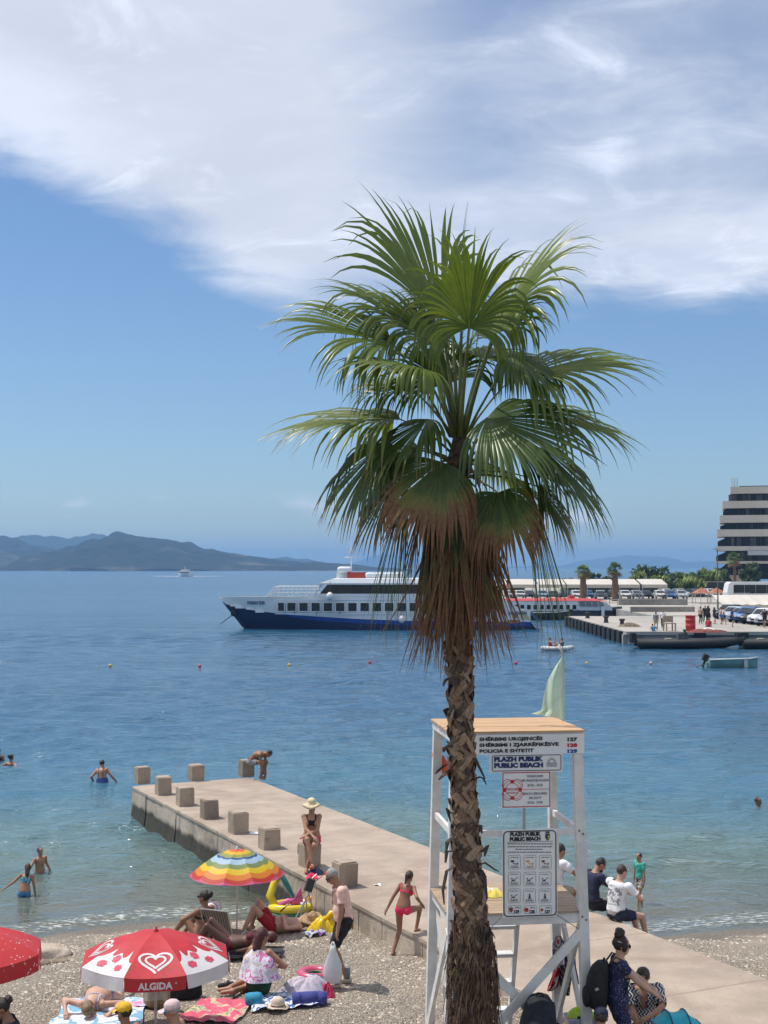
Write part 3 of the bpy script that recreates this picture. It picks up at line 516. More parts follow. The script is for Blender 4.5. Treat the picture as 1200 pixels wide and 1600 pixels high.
# roof: fascia and planks
for y0, y1, x0, x1 in ((-hy, -hy + .05, -hx, hx), (hy - .05, hy, -hx, hx), (-hy + .053, hy - .053, -hx, -hx + .05), (-hy + .053, hy - .053, hx - .05, hx)): MB().bx(x0, x1, y0, y1, ROOF - .113, ROOF - .024).build('fascia', WP, tw)
n = 15
for i in range(n):
    y0 = -hy - .02 + (TDP + .04) * i / n; b = MB().bx(-hx - .02 + rnd.uniform(-.006, .006), hx + .02 + rnd.uniform(-.006, .006), y0 + .004, y0 + (TDP + .04) / n - .004, ROOF - .022, ROOF + rnd.uniform(-.001, .002)); b.build('roof_plank', TIM, tw)
# deck
ring(DECK - .085, 'deck_beam', .05, .12, .0)
k = leg(1, 1, DECK); n = 12
for i in range(n):
    y0 = -k.y - .05 + (2 * k.y + .1) * i / n; ends = .06 if 0 < i < n - 1 else -.06
    MB().bx(-k.x - ends, k.x + ends, y0 + .004, y0 + (2 * k.y + .1) / n - .004, DECK - .022, DECK + rnd.uniform(0, .002)).build('deck_plank', M('weathered_boards', (.40, .29, .195), .7, .25, 3, .4, 30, stretch=(1, 14, 6)), tw)
ring(RAIL, 'rail', .045, .075, .0, (0, 1, 3))
# crossed braces under the deck
zl = .75; zu = DECK - .2
for i in (0, 1, 3):
    (ax_, ay), (bx_, by) = CORN[i], CORN[(i + 1) % 4]
    for (p, q, off) in ((leg(ax_, ay, zl), leg(bx_, by, zu), .045), (leg(bx_, by, zl), leg(ax_, ay, zu), -.045)):
        d = (q - p).normalized(); nn = V(by - ay, -(bx_ - ax_), 0).normalized(); MB().bar(p + nn * off, q + nn * off, .04, .10).build('brace', WP, tw)
# ladder up the back
lb0, lb1 = tl(741, 1440, hy + .10), tl(814, 1440, hy + .10)
for x in (lb0.x, lb1.x): MB().bar((x, hy + .12, DECK + .02), (x - .06, hy + .55, .62), .05, .09, V(0, -1, .3)).build('ladder_rail', WP, tw)
for i in range(5):
    f = (i + .55) / 5.2; z = DECK * (1 - f) + .62 * f; y = hy + .12 + .43 * f; MB().bx(lb0.x - .06 * f + .03, lb1.x - .06 * f - .03, y - .10, y + .09, z - .018, z + .018).build('ladder_step', WP, tw)
for z_ in (ROOF - .07, DECK - .085, RAIL):
    for sx, sy in CORN:
        p = leg(sx, sy, z_); q_ = V(0, -.0615, 0)
        if sy < 0: MB().tube([p + V(-.022, -.056, .018), p + V(-.022, -.064, .018)], .011, 8).build('bolt', RUSTB, tw); MB().tube([p + V(.022, -.056, -.018), p + V(.022, -.064, -.018)], .011, 8).build('bolt', RUSTB, tw)
# ---- signs on the front
yf = -hy - .016; RT = (PI / 2, 0, 0)
def sign(x0, y0, x1, y1, yl, name, label, mat=WPS, th=.014):
    a, c = tl(x0, y0, yl), tl(x1, y1, yl); s_ = MB().bx(a.x, c.x, yl, yl + th, c.z, a.z).build(name, mat, tw); s_['label'] = label; return s_, a, c
def lab(s_, body, px, py, hpx, mat, yl, align='LEFT', sx=1.0, bold=0.0):
    p = tl(px, py, yl); sz = hpx / 133.0 / .80; return text('lettering', body, sz, mat, s_, (p.x, yl - .004, p.z), RT, align, sx, .0015, bold)
def frame(s_, x0, y0, x1, y1, yl, r, w, mat, name='border'):
    """a rounded outline"""
    a, c = tl(x0, y0, yl), tl(x1, y1, yl); pts = []
    for cx, cz, s0 in ((c.x - r, a.z - r, 0), (a.x + r, a.z - r, 1), (a.x + r, c.z + r, 2), (c.x - r, c.z + r, 3)):
        for k in range(5): t = (s0 + k / 4) * PI / 2; pts.append((cx + math.cos(t) * r, cz + math.sin(t) * r, math.cos(t), math.sin(t)))
    n = len(pts); vs = [(p[0], yl - .004, p[1]) for p in pts] + [(p[0] - p[2] * w, yl - .004, p[1] - p[3] * w) for p in pts]
    return MB().add(vs, [(i, (i + 1) % n, n + (i + 1) % n, n + i) for i in range(n)]).build(name, mat, s_)
def disc(cx, cz, r0, r1, yl, a0=0, a1=360, n=24):
    b = MB(); vs = []
    for k in range(n + 1): t = R(a0 + (a1 - a0) * k / n); vs += [(cx + math.cos(t) * r0, yl, cz + math.sin(t) * r0), (cx + math.cos(t) * r1, yl, cz + math.sin(t) * r1)]
    return b.add(vs, [(2 * k, 2 * k + 2, 2 * k + 3, 2 * k + 1) for k in range(n)])
s1, a1, c1 = sign(736, 1149, 913, 1177, yf, 'emergency_board', 'white board listing three emergency numbers')
for y, wd, num, mt in ((1155.5, 'SHËRBIMI URGJENCËS', '127', BLK), (1164.7, 'SHËRBIMI I ZJARRËFIKËSVE', '128', RED_L), (1174, 'POLICIA E SHTETIT', '129', BLU_L)):
    tx = {'127': (749, 1155.5, 99), '128': (749, 1164.7, 124), '129': (749, 1174, 85)}[num]
    o = lab(s1, wd, 749, y, 5.6, BLK, yf, bold=.0022); w = max(v.co.x for v in o.data.vertices); o.scale.x = (tl(749 + tx[2], y, yf).x - tl(749, y, yf).x) / w
    o = lab(s1, num, 885, y, 5.6, mt, yf, bold=.003); w = max(v.co.x for v in o.data.vertices); o.scale.x = (tl(902, y, yf).x - tl(885, y, yf).x) / w
y2 = yf - .018
s2, a2, c2 = sign(765, 1178.5, 879, 1205.5, y2, 'beach_sign', 'white sign with navy lettering and a sun and waves emblem'); frame(s2, 768.5, 1180.5, 877, 1203.5, y2, .02, .008, BLK)
for y, wd in ((1187, 'PLAZH PUBLIK'), (1196.7, 'PUBLIC BEACH')):
    o = lab(s2, wd, 772, y, 7.4, NAVY_L, y2, bold=.005); w = max(v.co.x for v in o.data.vertices); o.scale.x = (tl(848.5, y, y2).x - tl(772, y, y2).x) / w
p = tl(862, 1190.5, y2); disc(p.x, p.z, .030, .036, y2 - .005, 0, 180).build('emblem_sun', BLK, s2); b = MB()
for k in range(9):
    t = R(k * 180 / 8); q = V(math.cos(t), 0, math.sin(t)); b.bar(V(p.x, y2 - .005, p.z) + q * .043, V(p.x, y2 - .005, p.z) + q * .055, .003, .002, V(0, 1, 0))
b.build('emblem_rays', BLK, s2); b = MB()
for r_ in range(3):
    z0 = p.z - .012 - .018 * r_; pts = [V(p.x - .062 + .124 * i / 24, y2 - .005, z0 + .006 * math.sin(i / 24 * 8 * PI)) for i in range(25)]; b.tube(pts, .0022, 4)
b.build('emblem_waves', BLK, s2)
s3, a3, c3 = sign(784, 1206, 861, 1261.5, y2 - .002, 'lifeguard_sign', 'white sign with red border and lifebuoy saying lifeguard on duty'); y3 = y2 - .002; frame(s3, 785.2, 1207, 859.8, 1260.2, y3, .004, .010, RED_L)
for y, wd in ((1213, 'MONITORIM'), (1219.5, 'ME VROJTUES PLAZHI'), (1227, '07:30 - 19:30'), (1240, 'BEACH LIFEGUARD'), (1246.8, 'ON DUTY'), (1254, '07:30 - 19:30')):
    o = lab(s3, wd, 836, y, 4.3, BLK, y3, 'CENTER', .82, -.0004)
q0, q1 = tl(815, 1233.5, y3), tl(858, 1233.5, y3); MB().bx(q0.x, q1.x, y3 - .005, y3 - .003, q0.z - .002, q0.z + .002).build('divider', RED_L, s3)
p = tl(800.5, 1234, y3); disc(p.x, p.z, .074, .080, y3 - .005).build('lifebuoy_rim', RED_L, s3); disc(p.x, p.z, .108, .113, y3 - .005).build('lifebuoy_rim', RED_L, s3)
for q in (0, 90, 180, 270): disc(p.x, p.z, .078, .110, y3 - .006, q - 14, q + 14, 6).build('lifebuoy_band', RED_L, s3)
lab(s3, 'LIFEGUARD', 800.5, 1233.2, 4.2, RED_L, y3, 'CENTER', .92); lab(s3, 'ON DUTY', 800.5, 1239, 3.1, RED_L, y3, 'CENTER', .95)
for q in (45, 135, 225, 315): t = R(q); pts = [V(p.x + math.cos(R(q - 30 + 60 * k / 8)) * (.125 + .012 * math.sin(k / 8 * PI)), y3 - .004, p.z + math.sin(R(q - 30 + 60 * k / 8)) * (.125 + .012 * math.sin(k / 8 * PI))) for k in range(9)]; MB().tube(pts, .003, 4).build('lifebuoy_rope', RED_L, s3)
MB().tube([tl(819, 1258, yf + .02), tl(819, 1302, yf + .02)], .017, 10).build('sign_post', STEEL, tw)
y4 = leg(1, -1, DECK).y - .085
s4, a4, c4 = sign(785, 1297.5, 871, 1431.5, y4, 'rules_board', 'tall white board of beach rules with nine pictograms'); frame(s4, 786.2, 1298.7, 869.8, 1430.3, y4, .05, .012, BLK)
for y, wd, x1 in ((1304, 'PLAZH PUBLIK', 845), (1311.6, 'PUBLIC BEACH', 845)):
    o = lab(s4, wd, 797 if y < 1308 else 796.5, y, 5.9, BLK, y4, bold=.004); w = max(v.co.x for v in o.data.vertices); o.scale.x = (tl(x1, y, y4).x - tl(797, y, y4).x) / w
p = tl(855.5, 1306.5, y4); b = MB().poly([(p.x + x, y4 - .003, p.z + z) for x, z in ((-.026, .03), (.026, .03), (.028, -.012), (.015, -.04), (0, -.05), (-.015, -.04), (-.028, -.012))], (0, -1, 0), .002); b.build('crest', M('crest_navy', (.02, .035, .09), .5), s4)
MB().poly([(p.x + x, y4 - .0052, p.z + z) for x, z in ((.002, .01), (.02, .01), (.02, -.012), (.01, -.03), (.002, -.04))], (0, -1, 0), .001).build('crest', M('crest_yellow', (.6, .42, .03), .5), s4)
MB().poly([(p.x + x, y4 - .003, p.z + z) for x, z in ((-.024, .036), (.024, .036), (.024, .055), (.012, .046), (0, .056), (-.012, .046), (-.024, .055))], (0, -1, 0), .002).build('crest', BLK, s4)
GRY = M('small_print', (.10, .10, .11), .6, .1)
def smallprint(s_, x0, x1, y, yl, h, seed):
    rg = random.Random(seed); b = MB(); x = x0
    while x < x1:
        w = rg.uniform(1.2, 5); a, c = tl(x, y, yl), tl(min(x + w, x1), y, yl); b.bx(a.x, c.x, yl - .004, yl - .003, a.z - h, a.z + h); x += w + .8
    b.build('small_print', GRY, s_)
q0, q1 = tl(792, 1316, y4), tl(864, 1316, y4); MB().bx(q0.x, q1.x, y4 - .004, y4 - .003, q0.z - .002, q0.z + .002).build('divider', BLK, s4)
for i, (x0, x1, y) in enumerate(((793, 864, 1318.5), (793, 863, 1323), (805, 848, 1327), (793, 861, 1331.5))): smallprint(s4, x0, x1, y, y4, .005, i)
def picto(cx, cy, k):
    """a rounded box with a bather pictogram"""
    f = frame(s4, cx - 9.6, cy - 10.8, cx + 9.6, cy + 10.8, y4, .018, .0035, GRY, 'pictogram'); p = tl(cx, cy + 1, y4); Y_ = y4 - .006; b = MB()
    pt = lambda x, z: V(p.x + x, Y_, p.z + z)
    if k < 3: b.box(pt(-.025, .018), (.035, .002, .022)); b.bar(pt(-.02, -.005), pt(.04, -.018), .006, .003, V(0, 1, 0)); b.box(pt(.035, -.006), (.012, .002, .012))
    elif k < 7: b.bar(pt(-.04, -.025), pt(.04, .025), .005, .003, V(0, 1, 0)); b.bar(pt(-.03, .0), pt(.01, -.02), .008, .003, V(0, 1, 0)); b.box(pt(-.03, .014), (.012, .002, .012))
    else: b.bar(pt(0, -.02), pt(0, .015), .018, .003, V(0, 1, 0)); b.box(pt(0, .026), (.014, .002, .014)); b.bar(pt(-.02, -.02), pt(.02, -.02), .006, .003, V(0, 1, 0))
    for j in range(2): b.tube([pt(-.045 + .09 * i / 12, -.036 - .012 * j + .004 * math.sin(i * 1.6)) for i in range(13)], .0018, 3)
    b.build('icon', M('icon_orange', (.75, .33, .05), .5) if k == 1 else (M('icon_dark_red', (.16, .03, .03), .5) if k == 2 else BLK), f); smallprint(f, cx - 6.5, cx + 6.5, cy - 7.4, y4, .0035, 60 + k); smallprint(f, cx - 6, cx + 6, cy + 8.2, y4, .003, 90 + k)
for k in range(9): picto(804 + (k % 3) * 24.0 - (k // 3) * .3, 1347 + (k // 3) * 26.3, k)
for cx, num, mt in ((804, '129', M('badge_brown', (.22, .06, .03), .5)), (828, '128', RED_L), (852, '127', RED_L)):
    f = frame(s4, cx - 9.6, 1415, cx + 10.2, 1427, y4, .018, .0035, GRY, 'emergency_number'); lab(f, num, cx - 1.5, 1424.5, 4.6, BLK, y4, 'LEFT', 1.0, .002); p = tl(cx - 5.5, 1421.5, y4); Y_ = y4 - .003
    if num == '127': b = MB().box((p.x, Y_ - .002, p.z), (.040, .003, .012)); b.box((p.x, Y_ - .0025, p.z), (.012, .003, .040))
    elif num == '128': b = disc(p.x, p.z, .0, .024, Y_ - .003)
    else: b = MB().poly([(p.x + x, Y_, p.z + z) for x, z in ((-.022, .022), (0, .03), (.022, .022), (.02, -.01), (0, -.032), (-.02, -.01))], (0, -1, 0), .003)
    b.build('badge', mt, f); p = tl(cx + 4, 1418.5, y4); MB().tube([V(p.x - .028 + .056 * i / 8, y4 - .004, p.z + .010 * math.sin(i / 8 * PI) - .004) for i in range(9)], .0035, 4).build('handset', BLK, f)
# wire stays at the board's lower corners
WIRE = M('wire', (.08, .08, .08), .4)
for x0, x1 in ((868, 905), (788, 765)): MB().tube([tl(x0, 1428, y4 - .02), tl(x1, 1452, y4 - .03)], .004, 5).build('wire_stay', WIRE, tw)
# ---- green flag on the roof
fl = thing('flag', 'pale green flag hanging from a short pole on the tower roof', 'flag', Matrix.Rotation(TA, 3, 'Z') @ tl(880, 1124, -hy + .42) + V(TC.x, TC.y, 0)); fb = V(fl.location); fd = fb.y
FLM = M('pale_green_cloth', (.58, .76, .62), .8, .08, 5, .2, 12, trans=.3); q = lambda x, y, d=0.0: atd(x, y, fd + d) - fb
MB().tube([V(0, 0, -.02), q(880.5, 1040), q(879, 1020), q(873, 1007)], .013, 8).build('flag_pole', WP, fl, True)
ed = [(880, 1024, 878.5, 1026), (880, 1040, 866, 1044), (880, 1060, 856, 1062), (880, 1080, 851, 1080), (880, 1098, 847.5, 1098), (880, 1112, 846, 1110), (881, 1124, 830, 1115)]
def flg(u, v):
    k = v * 6; i = min(int(k), 5); t = k - i; e0, e1 = ed[i], ed[i + 1]; e = [a * (1 - t) + c * t for a, c in zip(e0, e1)]; w = .07 * math.sin(u * 7 + v * 2.5) * u * (.4 + v); return q(e[0] + (e[2] - e[0]) * u, e[1] + (e[3] - e[1]) * u, w - .02)
MB().grid(flg, 14, 20).build('cloth', FLM, fl, True)
# ---- orange rescue float hanging on the rear left leg
rp = Matrix.Rotation(TA, 3, 'Z') @ tl(689, 1210, hy - .05) + V(TC.x, TC.y, 0); rf = thing('rescue_float', 'orange rescue float hanging by a black strap inside the tower', 'rescue float', rp)
ORG = M('orange_plastic', (.80, .14, .035), .4, .1); BST = M('black_webbing', (.012, .012, .012), .8, .3, 20); q = lambda x, y, d=0.0: atd(x, y, rp.y + d) - rp
MB().tube([q(679, 1174), q(680, 1178), q(687, 1186), q(694, 1198), q(698, 1208), q(698, 1212)], [.03, .05, .066, .066, .05, .03], 10, flat=.55).build('float', ORG, rf, True)
MB().tube([q(683, 1148), q(681, 1152), q(680.5, 1165), q(679, 1177)], .012, 5, flat=.4).build('strap', BST, rf); MB().tube([q(680, 1210, -.05), q(686, 1203, -.08), q(694, 1197, -.09), q(700, 1194, -.08)], [.012, .035, .03, .012], 6, flat=.35).build('strap', BST, rf)
# ================================================================ people
def nrm(v): v = V(v); return v.normalized() if v.length > 1e-9 else V(0, 0, 1)
def ik(a, t, l1, l2, hint):
    a, t = V(a), V(t); d = t - a; D = min(d.length, (l1 + l2) * .998); D = max(D, abs(l1 - l2) * 1.02 + .01); u = d.normalized(); x = (l1 * l1 - l2 * l2 + D * D) / (2 * D); h = math.sqrt(max(l1 * l1 - x * x, 0))
    p = V(hint); p = p - u * p.dot(u); p = p.normalized() if p.length > 1e-4 else u.orthogonal().normalized(); return a + u * x + p * h, a + u * D
def skin_mat(name, c):
    m = M('skin_' + name, c, .55, .10, 9, .1, 60); b = m.node_tree.nodes['Principled BSDF']; b.inputs['Subsurface Weight'].default_value = .06; b.inputs['Subsurface Radius'].default_value = (.02, .008, .004); return m
SK = {'fair': skin_mat('fair', (.52, .31, .22)), 'tan': skin_mat('tan', (.37, .19, .115)), 'brown': skin_mat('brown', (.26, .125, .072)), 'dark': skin_mat('dark', (.10, .045, .028))}
HB = {'black': M('hair_black', (.012, .010, .009), .45, .4, 40, .5, 90), 'brown': M('hair_brown', (.045, .024, .014), .5, .4, 40, .5, 90), 'red': M('hair_auburn', (.075, .014, .012), .45, .4, 40, .5, 90), 'grey': M('hair_grey', (.30, .29, .28), .6, .3, 60, .5, 90), 'blond': M('hair_blond', (.22, .15, .08), .5, .4, 40, .5, 90), 'dbrown': M('hair_dark_brown', (.022, .013, .010), .5, .4, 40, .5, 90)}
CL = lambda n, c, v=.12, **k: M('cloth_' + n, c, .85, v, 12, .7, 15, **k)
EYE = M('eye_dark', (.015, .010, .010), .3, .1); LIP = M('lips', (.22, .07, .06), .5, .1)
STY = {'short': [('e', (0, -.016, .030), (.080, .092, .090))], 'crop': [('e', (0, -.014, .024), (.0775, .090, .088))],
       'bob': [('e', (0, -.020, .028), (.086, .096, .094)), ('c', (0, -.055, .0), .072, (0, -.06, -.10), .06)],
       'long': [('e', (0, -.020, .028), (.085, .096, .094)), ('c', (0, -.06, .0), .07, (0, -.085, -.17), .06), ('c', (0, -.085, -.15), .06, (0, -.09, -.28), .03)],
       'tail': [('e', (0, -.018, .028), (.081, .094, .091)), ('e', (0, -.125, .01), (.035, .035, .035)), ('c', (0, -.12, .0), .032, (0, -.12, -.14), .02)],
       'bun': [('e', (0, -.018, .028), (.083, .095, .092)), ('e', (0, -.11, .06), (.055, .05, .055))],
       'curlbun': [('e', (0, -.022, .028), (.088, .098, .095)), ('e', (0, -.035, .145), (.062, .058, .055)), ('e', (.03, -.06, .125), (.045, .05, .045)), ('e', (-.035, -.05, .155), (.04, .04, .04)), ('e', (.07, .02, .0), (.03, .04, .06)), ('e', (-.07, .02, .0), (.03, .04, .06))],
       'none': []}
def remesh(b, vox, it=4):
    me = bpy.data.meshes.new('t'); me.from_pydata(b.v, [], b.f); o = bpy.data.objects.new('t', me); COL.objects.link(o)
    r = o.modifiers.new('r', 'REMESH'); r.mode = 'VOXEL'; r.voxel_size = vox; r.use_smooth_shade = True; s = o.modifiers.new('s', 'SMOOTH'); s.factor = .5; s.iterations = it
    out = bpy.data.meshes.new_from_object(o.evaluated_get(bpy.context.evaluated_depsgraph_get())); bpy.data.objects.remove(o); bpy.data.meshes.remove(me); return out
def arr(me):
    n = len(me.vertices); co = np.empty(n * 3, np.float32); me.vertices.foreach_get('co', co); no = np.empty(n * 3, np.float32); me.vertices.foreach_get('normal', no); return co.reshape(-1, 3), no.reshape(-1, 3)
TORSO = [(-.085, .10, .085), (-.03, .155, .112), (.04, .165, .118), (.13, .148, .106), (.23, .134, .098), (.33, .152, .110), (.41, .163, .105), (.455, .13, .080), (.485, .07, .062), (.52, .052, .055)]
def person(label, loc, rz, H=1.72, pelvis=(0, 0, .95), t1=(0, 0, 1), t2=None, side=(1, 0, 0), side2=None, look=(0, 1, 0), up=None, hl=(-.27, .05, .82), hr=(.27, .05, .82), fl=(-.10, 0, .08), fr=(.10, 0, .08),
           el=(-.3, -1, 0), er=(.3, -1, 0), kl=(-.1, 1, 0), kr=(.1, 1, 0), tl_=(-.15, 1, 0), tr_=(.15, 1, 0), skin='tan', wear=(), hair=('brown', 'short'), fem=False, girth=1.0, vox=.0135, face=False, fingers=True, group=None, name='person', extra=None, cat='person', belly=0.0):
    k = H / 1.72; P0 = V(pelvis); t1 = nrm(t1); t2 = nrm(t2 or t1); S1 = nrm(side); S1 = nrm(S1 - t1 * S1.dot(t1)); S2 = nrm(side2 or side); S2 = nrm(S2 - t2 * S2.dot(t2)); F1, F2 = t1.cross(S1), t2.cross(S2)
    mid = P0 + t1 * .23
    def sp(u): return P0 + t1 * u if u < .23 else mid + t2 * (u - .23)
    b = MB(); rr = []
    for u, rx, ry in TORSO:
        w = min(1, max(0, (u - .12) / .2)); Sx = nrm(S1 * (1 - w) + S2 * w); Fx = nrm(F1 * (1 - w) + F2 * w); hw = 1.08 if fem and u < .15 else (.93 if fem and u > .2 else 1)
        ff = 1 + belly * math.exp(-((u - .14) / .12) ** 2); c = sp(u) + Fx * (belly * .04 * math.exp(-((u - .14) / .12) ** 2)); rr.append([c + Sx * math.cos(a) * rx * girth * hw + Fx * math.sin(a) * ry * girth * ff for a in (2 * PI * j / 16 for j in range(16))])
    b.rings(rr); bones = {}
    def bone(n, p0, r0, p1, r1, draw=True):
        bones.setdefault(n, []).append((V(p0), V(p1), (r0 + r1) / 2))
        if draw: b.caps(p0, r0, p1, r1)
    bones['torso'] = [(P0 - t1 * .06, P0 + t1 * .23, .115 * girth), (mid, sp(.47), .115 * girth)]
    if fem:
        for s in (-1, 1): b.ell(sp(.335) + S2 * s * .072 + F2 * .075, (.062, .06, .06), Matrix((S2, F2, t2)).transposed())
    g = math.sqrt(girth); sh = [sp(.435) - S2 * .170 * g, sp(.435) + S2 * .170 * g]; hp = [P0 - t1 * .035 - S1 * .085, P0 - t1 * .035 + S1 * .085]
    if fem: sh = [sp(.435) - S2 * .150, sp(.435) + S2 * .150]
    J = {}; fin = MB()
    for i, (h, e, n) in enumerate(((hl, el, 'l'), (hr, er, 'r'))):
        E, Wr = ik(sh[i], h, .285, .25, e); J['e' + n] = E; J['w' + n] = Wr; b.ell(sh[i], .058 * g); bone('uarm', sh[i], .050 * g, E, .039 * g); bone('farm', E, .039 * g, Wr, .027); fa = (Wr - E).normalized(); b.caps(E + fa * .03, .040 * g, E + fa * .12, .036 * g)
        pe = Wr + fa * .085; sd = fa.cross(V(0, 0, 1)); sd = nrm(sd) if sd.length > .1 else S2; nn = sd.cross(fa); bones['hand'] = bones.get('hand', []) + [(Wr, pe + fa * .06, .03)]
        for q in (-.5, .5): b.caps(Wr + sd * q * .03, .022, pe + sd * q * .045, .018)
        if fingers:
            for q, Lf in ((-1.4, .062), (-.5, .075), (.5, .080), (1.4, .070)): p = pe + sd * q * .0185 - fa * .01; cu = -.45 * nn if (fa.z < -.3 or True) else nn; fin.tube([p, p + fa * Lf * .5 + cu * .010, p + fa * Lf * .8 + cu * .035, p + fa * Lf * .95 + cu * .06], [.0098, .009, .008, .005], 5)
            p = Wr + fa * .03 + sd * (-.03 if i else .03); o_ = sd * (-1 if i else 1); fin.tube([p, p + o_ * .025 + fa * .02, p + o_ * .035 + fa * .05], [.012, .011, .007], 5)
    for i, (f, kn, to, n) in enumerate(((fl, kl, tl_, 'l'), (fr, kr, tr_, 'r'))):
        K, A = ik(hp[i], f, .44, .43, kn); J['k' + n] = K; J['a' + n] = A; bone('thigh', hp[i], .088 * g * (1.05 if fem else 1), K, .054 * g); bone('shin', K, .052 * g, A, .036); sd_ = (A - K).normalized(); bk = -nrm(V(kn) - sd_ * V(kn).dot(sd_)); b.caps(K + sd_ * .08 + bk * .014, .050 * g, K + sd_ * .20 + bk * .010, .042 * g)
        T = nrm(to); dn = nrm(sd_ - T * sd_.dot(T)); bone('foot', A - T * .03 + dn * .035, .036, A + T * .13 + dn * .05, .030)
    nb = sp(.47); U = nrm(up or (t2 * .8 + V(0, 0, .4))); Lk = nrm(look); Lk = nrm(Lk - U * Lk.dot(U)); Sd = Lk.cross(U); hc = nb + nrm(t2 + U) * .065 + U * .105 + Lk * .015; HM = Matrix((Sd, Lk, U)).transposed()
    hpnt = lambda s, f, u: hc + Sd * s + Lk * f + U * u
    b.caps(nb - t2 * .03, .060 * g, hpnt(0, -.02, -.06), .050 * g); bones['neck'] = [(nb, hpnt(0, -.02, -.06), .055)]
    b.ell(hpnt(0, -.005, .02), (.074, .092, .092), HM, 14, 10); b.ell(hpnt(0, .030, -.055), (.052, .058, .062), HM); b.caps(hpnt(0, .085, .0), .010, hpnt(0, .102, -.030), .014, 6); bones['head'] = [(hpnt(0, 0, -.04), hpnt(0, 0, .05), .085)]
    for s in (-1, 1): b.ell(hpnt(s * .075, -.01, -.01), (.012, .022, .032), HM, 6, 5)
    me = remesh(b, vox, 3); co, no = arr(me)
    nv = len(me.vertices); root = thing(name, label, cat, loc, rz, group)
    fs = [tuple(p.vertices) for p in me.polygons]
    if fingers and fin.v: all_v = np.concatenate([co, np.array(fin.v, np.float32)]); fs2 = fs + [tuple(i + nv for i in f) for f in fin.f]
    else: all_v, fs2 = co, fs
    bm_ = bpy.data.meshes.new('body'); bm_.from_pydata((all_v * k).tolist(), [], fs2); bm_.polygons.foreach_set('use_smooth', [True] * len(fs2)); bm_.update(); body = ob('body', bm_, SK[skin], root)
    # which bone each point of the skin belongs to
    names = []; dist = []; tt = []
    for n, L in bones.items():
        for i, (p0, p1, r) in enumerate(L):
            a = np.array(p0); d = np.array(p1 - p0); q = ((co - a) @ d) / (d @ d); qc = np.clip(q, 0, 1); dd = np.linalg.norm(co - a - qc[:, None] * d, axis=1) - r
            if n == 'torso': q = q * .5 + .5 * i if i else np.where(q > 1, .5, q * .5)
            names.append(n); dist.append(dd); tt.append(q)
    idx = np.argmin(np.array(dist), 0); tv = np.array(tt)[idx, np.arange(nv)]; nm = np.array(names)[idx]; fa_ = [np.array(f) for f in fs]
    for wi, (pn, mat, rule, off) in enumerate(wear):
        if callable(rule): sel = rule(co, nm, tv, sp, S1, F1, S2, F2)
        else:
            sel = np.zeros(nv, bool)
            for bn, (lo, hi) in rule.items(): sel |= (nm == bn) & (tv >= lo) & (tv <= hi)
        w = np.zeros(nv); rgw = np.sin(co[:, 0] * 31 + co[:, 2] * 17) * np.sin(co[:, 1] * 27 - co[:, 2] * 23); pts = co + no * (off + .35 * off * rgw)[:, None]; fsel = [f for f in fs if sum(sel[i] for i in f) >= 3]
        if not fsel: continue
        used = sorted({i for f in fsel for i in f}); mp = {u: j for j, u in enumerate(used)}; gm = bpy.data.meshes.new(pn); gm.from_pydata((pts[used] * k).tolist(), [], [tuple(mp[i] for i in f) for f in fsel]); gm.polygons.foreach_set('use_smooth', [True] * len(fsel)); gm.update(); ob(pn, gm, mat, root)
    if hair and hair[1] != 'none':
        hb = MB()
        for j, it in enumerate(STY[hair[1]]):
            if it[0] == 'e': hb.ell(hpnt(*it[1]), it[2], HM, 16, 11, .05, j + 1)
            else: hb.caps(hpnt(*it[1]), it[2], hpnt(*it[3]), it[4])
        hb.v = [tuple(c * k for c in v) for v in hb.v]; hb.build('hair', HB[hair[0]], root, True)
    if face:
        for s in (-1, 1):
            e_ = MB().ell(hpnt(s * .031, .083, .006), (.013, .008, .007), HM, 8, 6); e_.v = [tuple(c * k for c in v) for v in e_.v]; e_.build('eye', EYE, root, True)
        e_ = MB().ell(hpnt(0, .086, -.062), (.022, .008, .006), HM, 8, 6); e_.v = [tuple(c * k for c in v) for v in e_.v]; e_.build('mouth', LIP, root, True)
    hpk = lambda s, f, u: hpnt(s, f, u) * k
    if extra: extra(root, hpk, HM, k, {n: v * k for n, v in J.items()}, lambda u, s, f: (sp(u) + S2 * s + F2 * f) * k)
    return root
SHORTS = {'torso': (-9, .16), 'thigh': (-9, .62)}; TRUNKS = {'torso': (-9, .16), 'thigh': (-9, .45)}; TEE = {'torso': (.04, .98), 'uarm': (-9, .62), 'neck': (-9, .02)}; LONG = {'torso': (-9, .16), 'thigh': (-9, 9), 'shin': (-9, .9)}; TANK = {'torso': (.04, .9)}
def bik_bot(co, nm, tv, sp, S1, F1, S2, F2): return ((nm == 'torso') & (tv < .10)) | ((nm == 'thigh') & (tv < .10))
def bik_top(co, nm, tv, sp, S1, F1, S2, F2):
    c = np.array(sp(.335)); u = np.array(sp(.45) - sp(.3)); u /= np.linalg.norm(u); h = (co - c) @ u; s = np.abs((co - c) @ np.array(S2)); f = (co - c) @ np.array(F2)
    return (nm == 'torso') & (((np.abs(h) < .055) & (f > 0) & (s < .14)) | ((np.abs(h + .01) < .022) & (f <= 0.01)) | ((h > 0) & (np.abs(s - .085) < .014)))
def hat(root, hp, HM, k, mat, brim, crown=.075, tilt=0.0, floppy=.02, band=None, name='sun_hat'):
    b = MB(); rr = []; 
    for r, u in ((brim, .045 - floppy), (brim * .75, .05), (.088, .058), (.086, .09), (.080, .13), (.05, .158), (.012, .163)):
        rr.append([hp(math.cos(a) * r, math.sin(a) * r * 1.1 - .01, u + (floppy * .6 * math.sin(3 * a) if r > .1 else 0)) for a in (2 * PI * j / 28 for j in range(28))])
    h = b.rings(rr, True).build(name, mat, root, True); return h
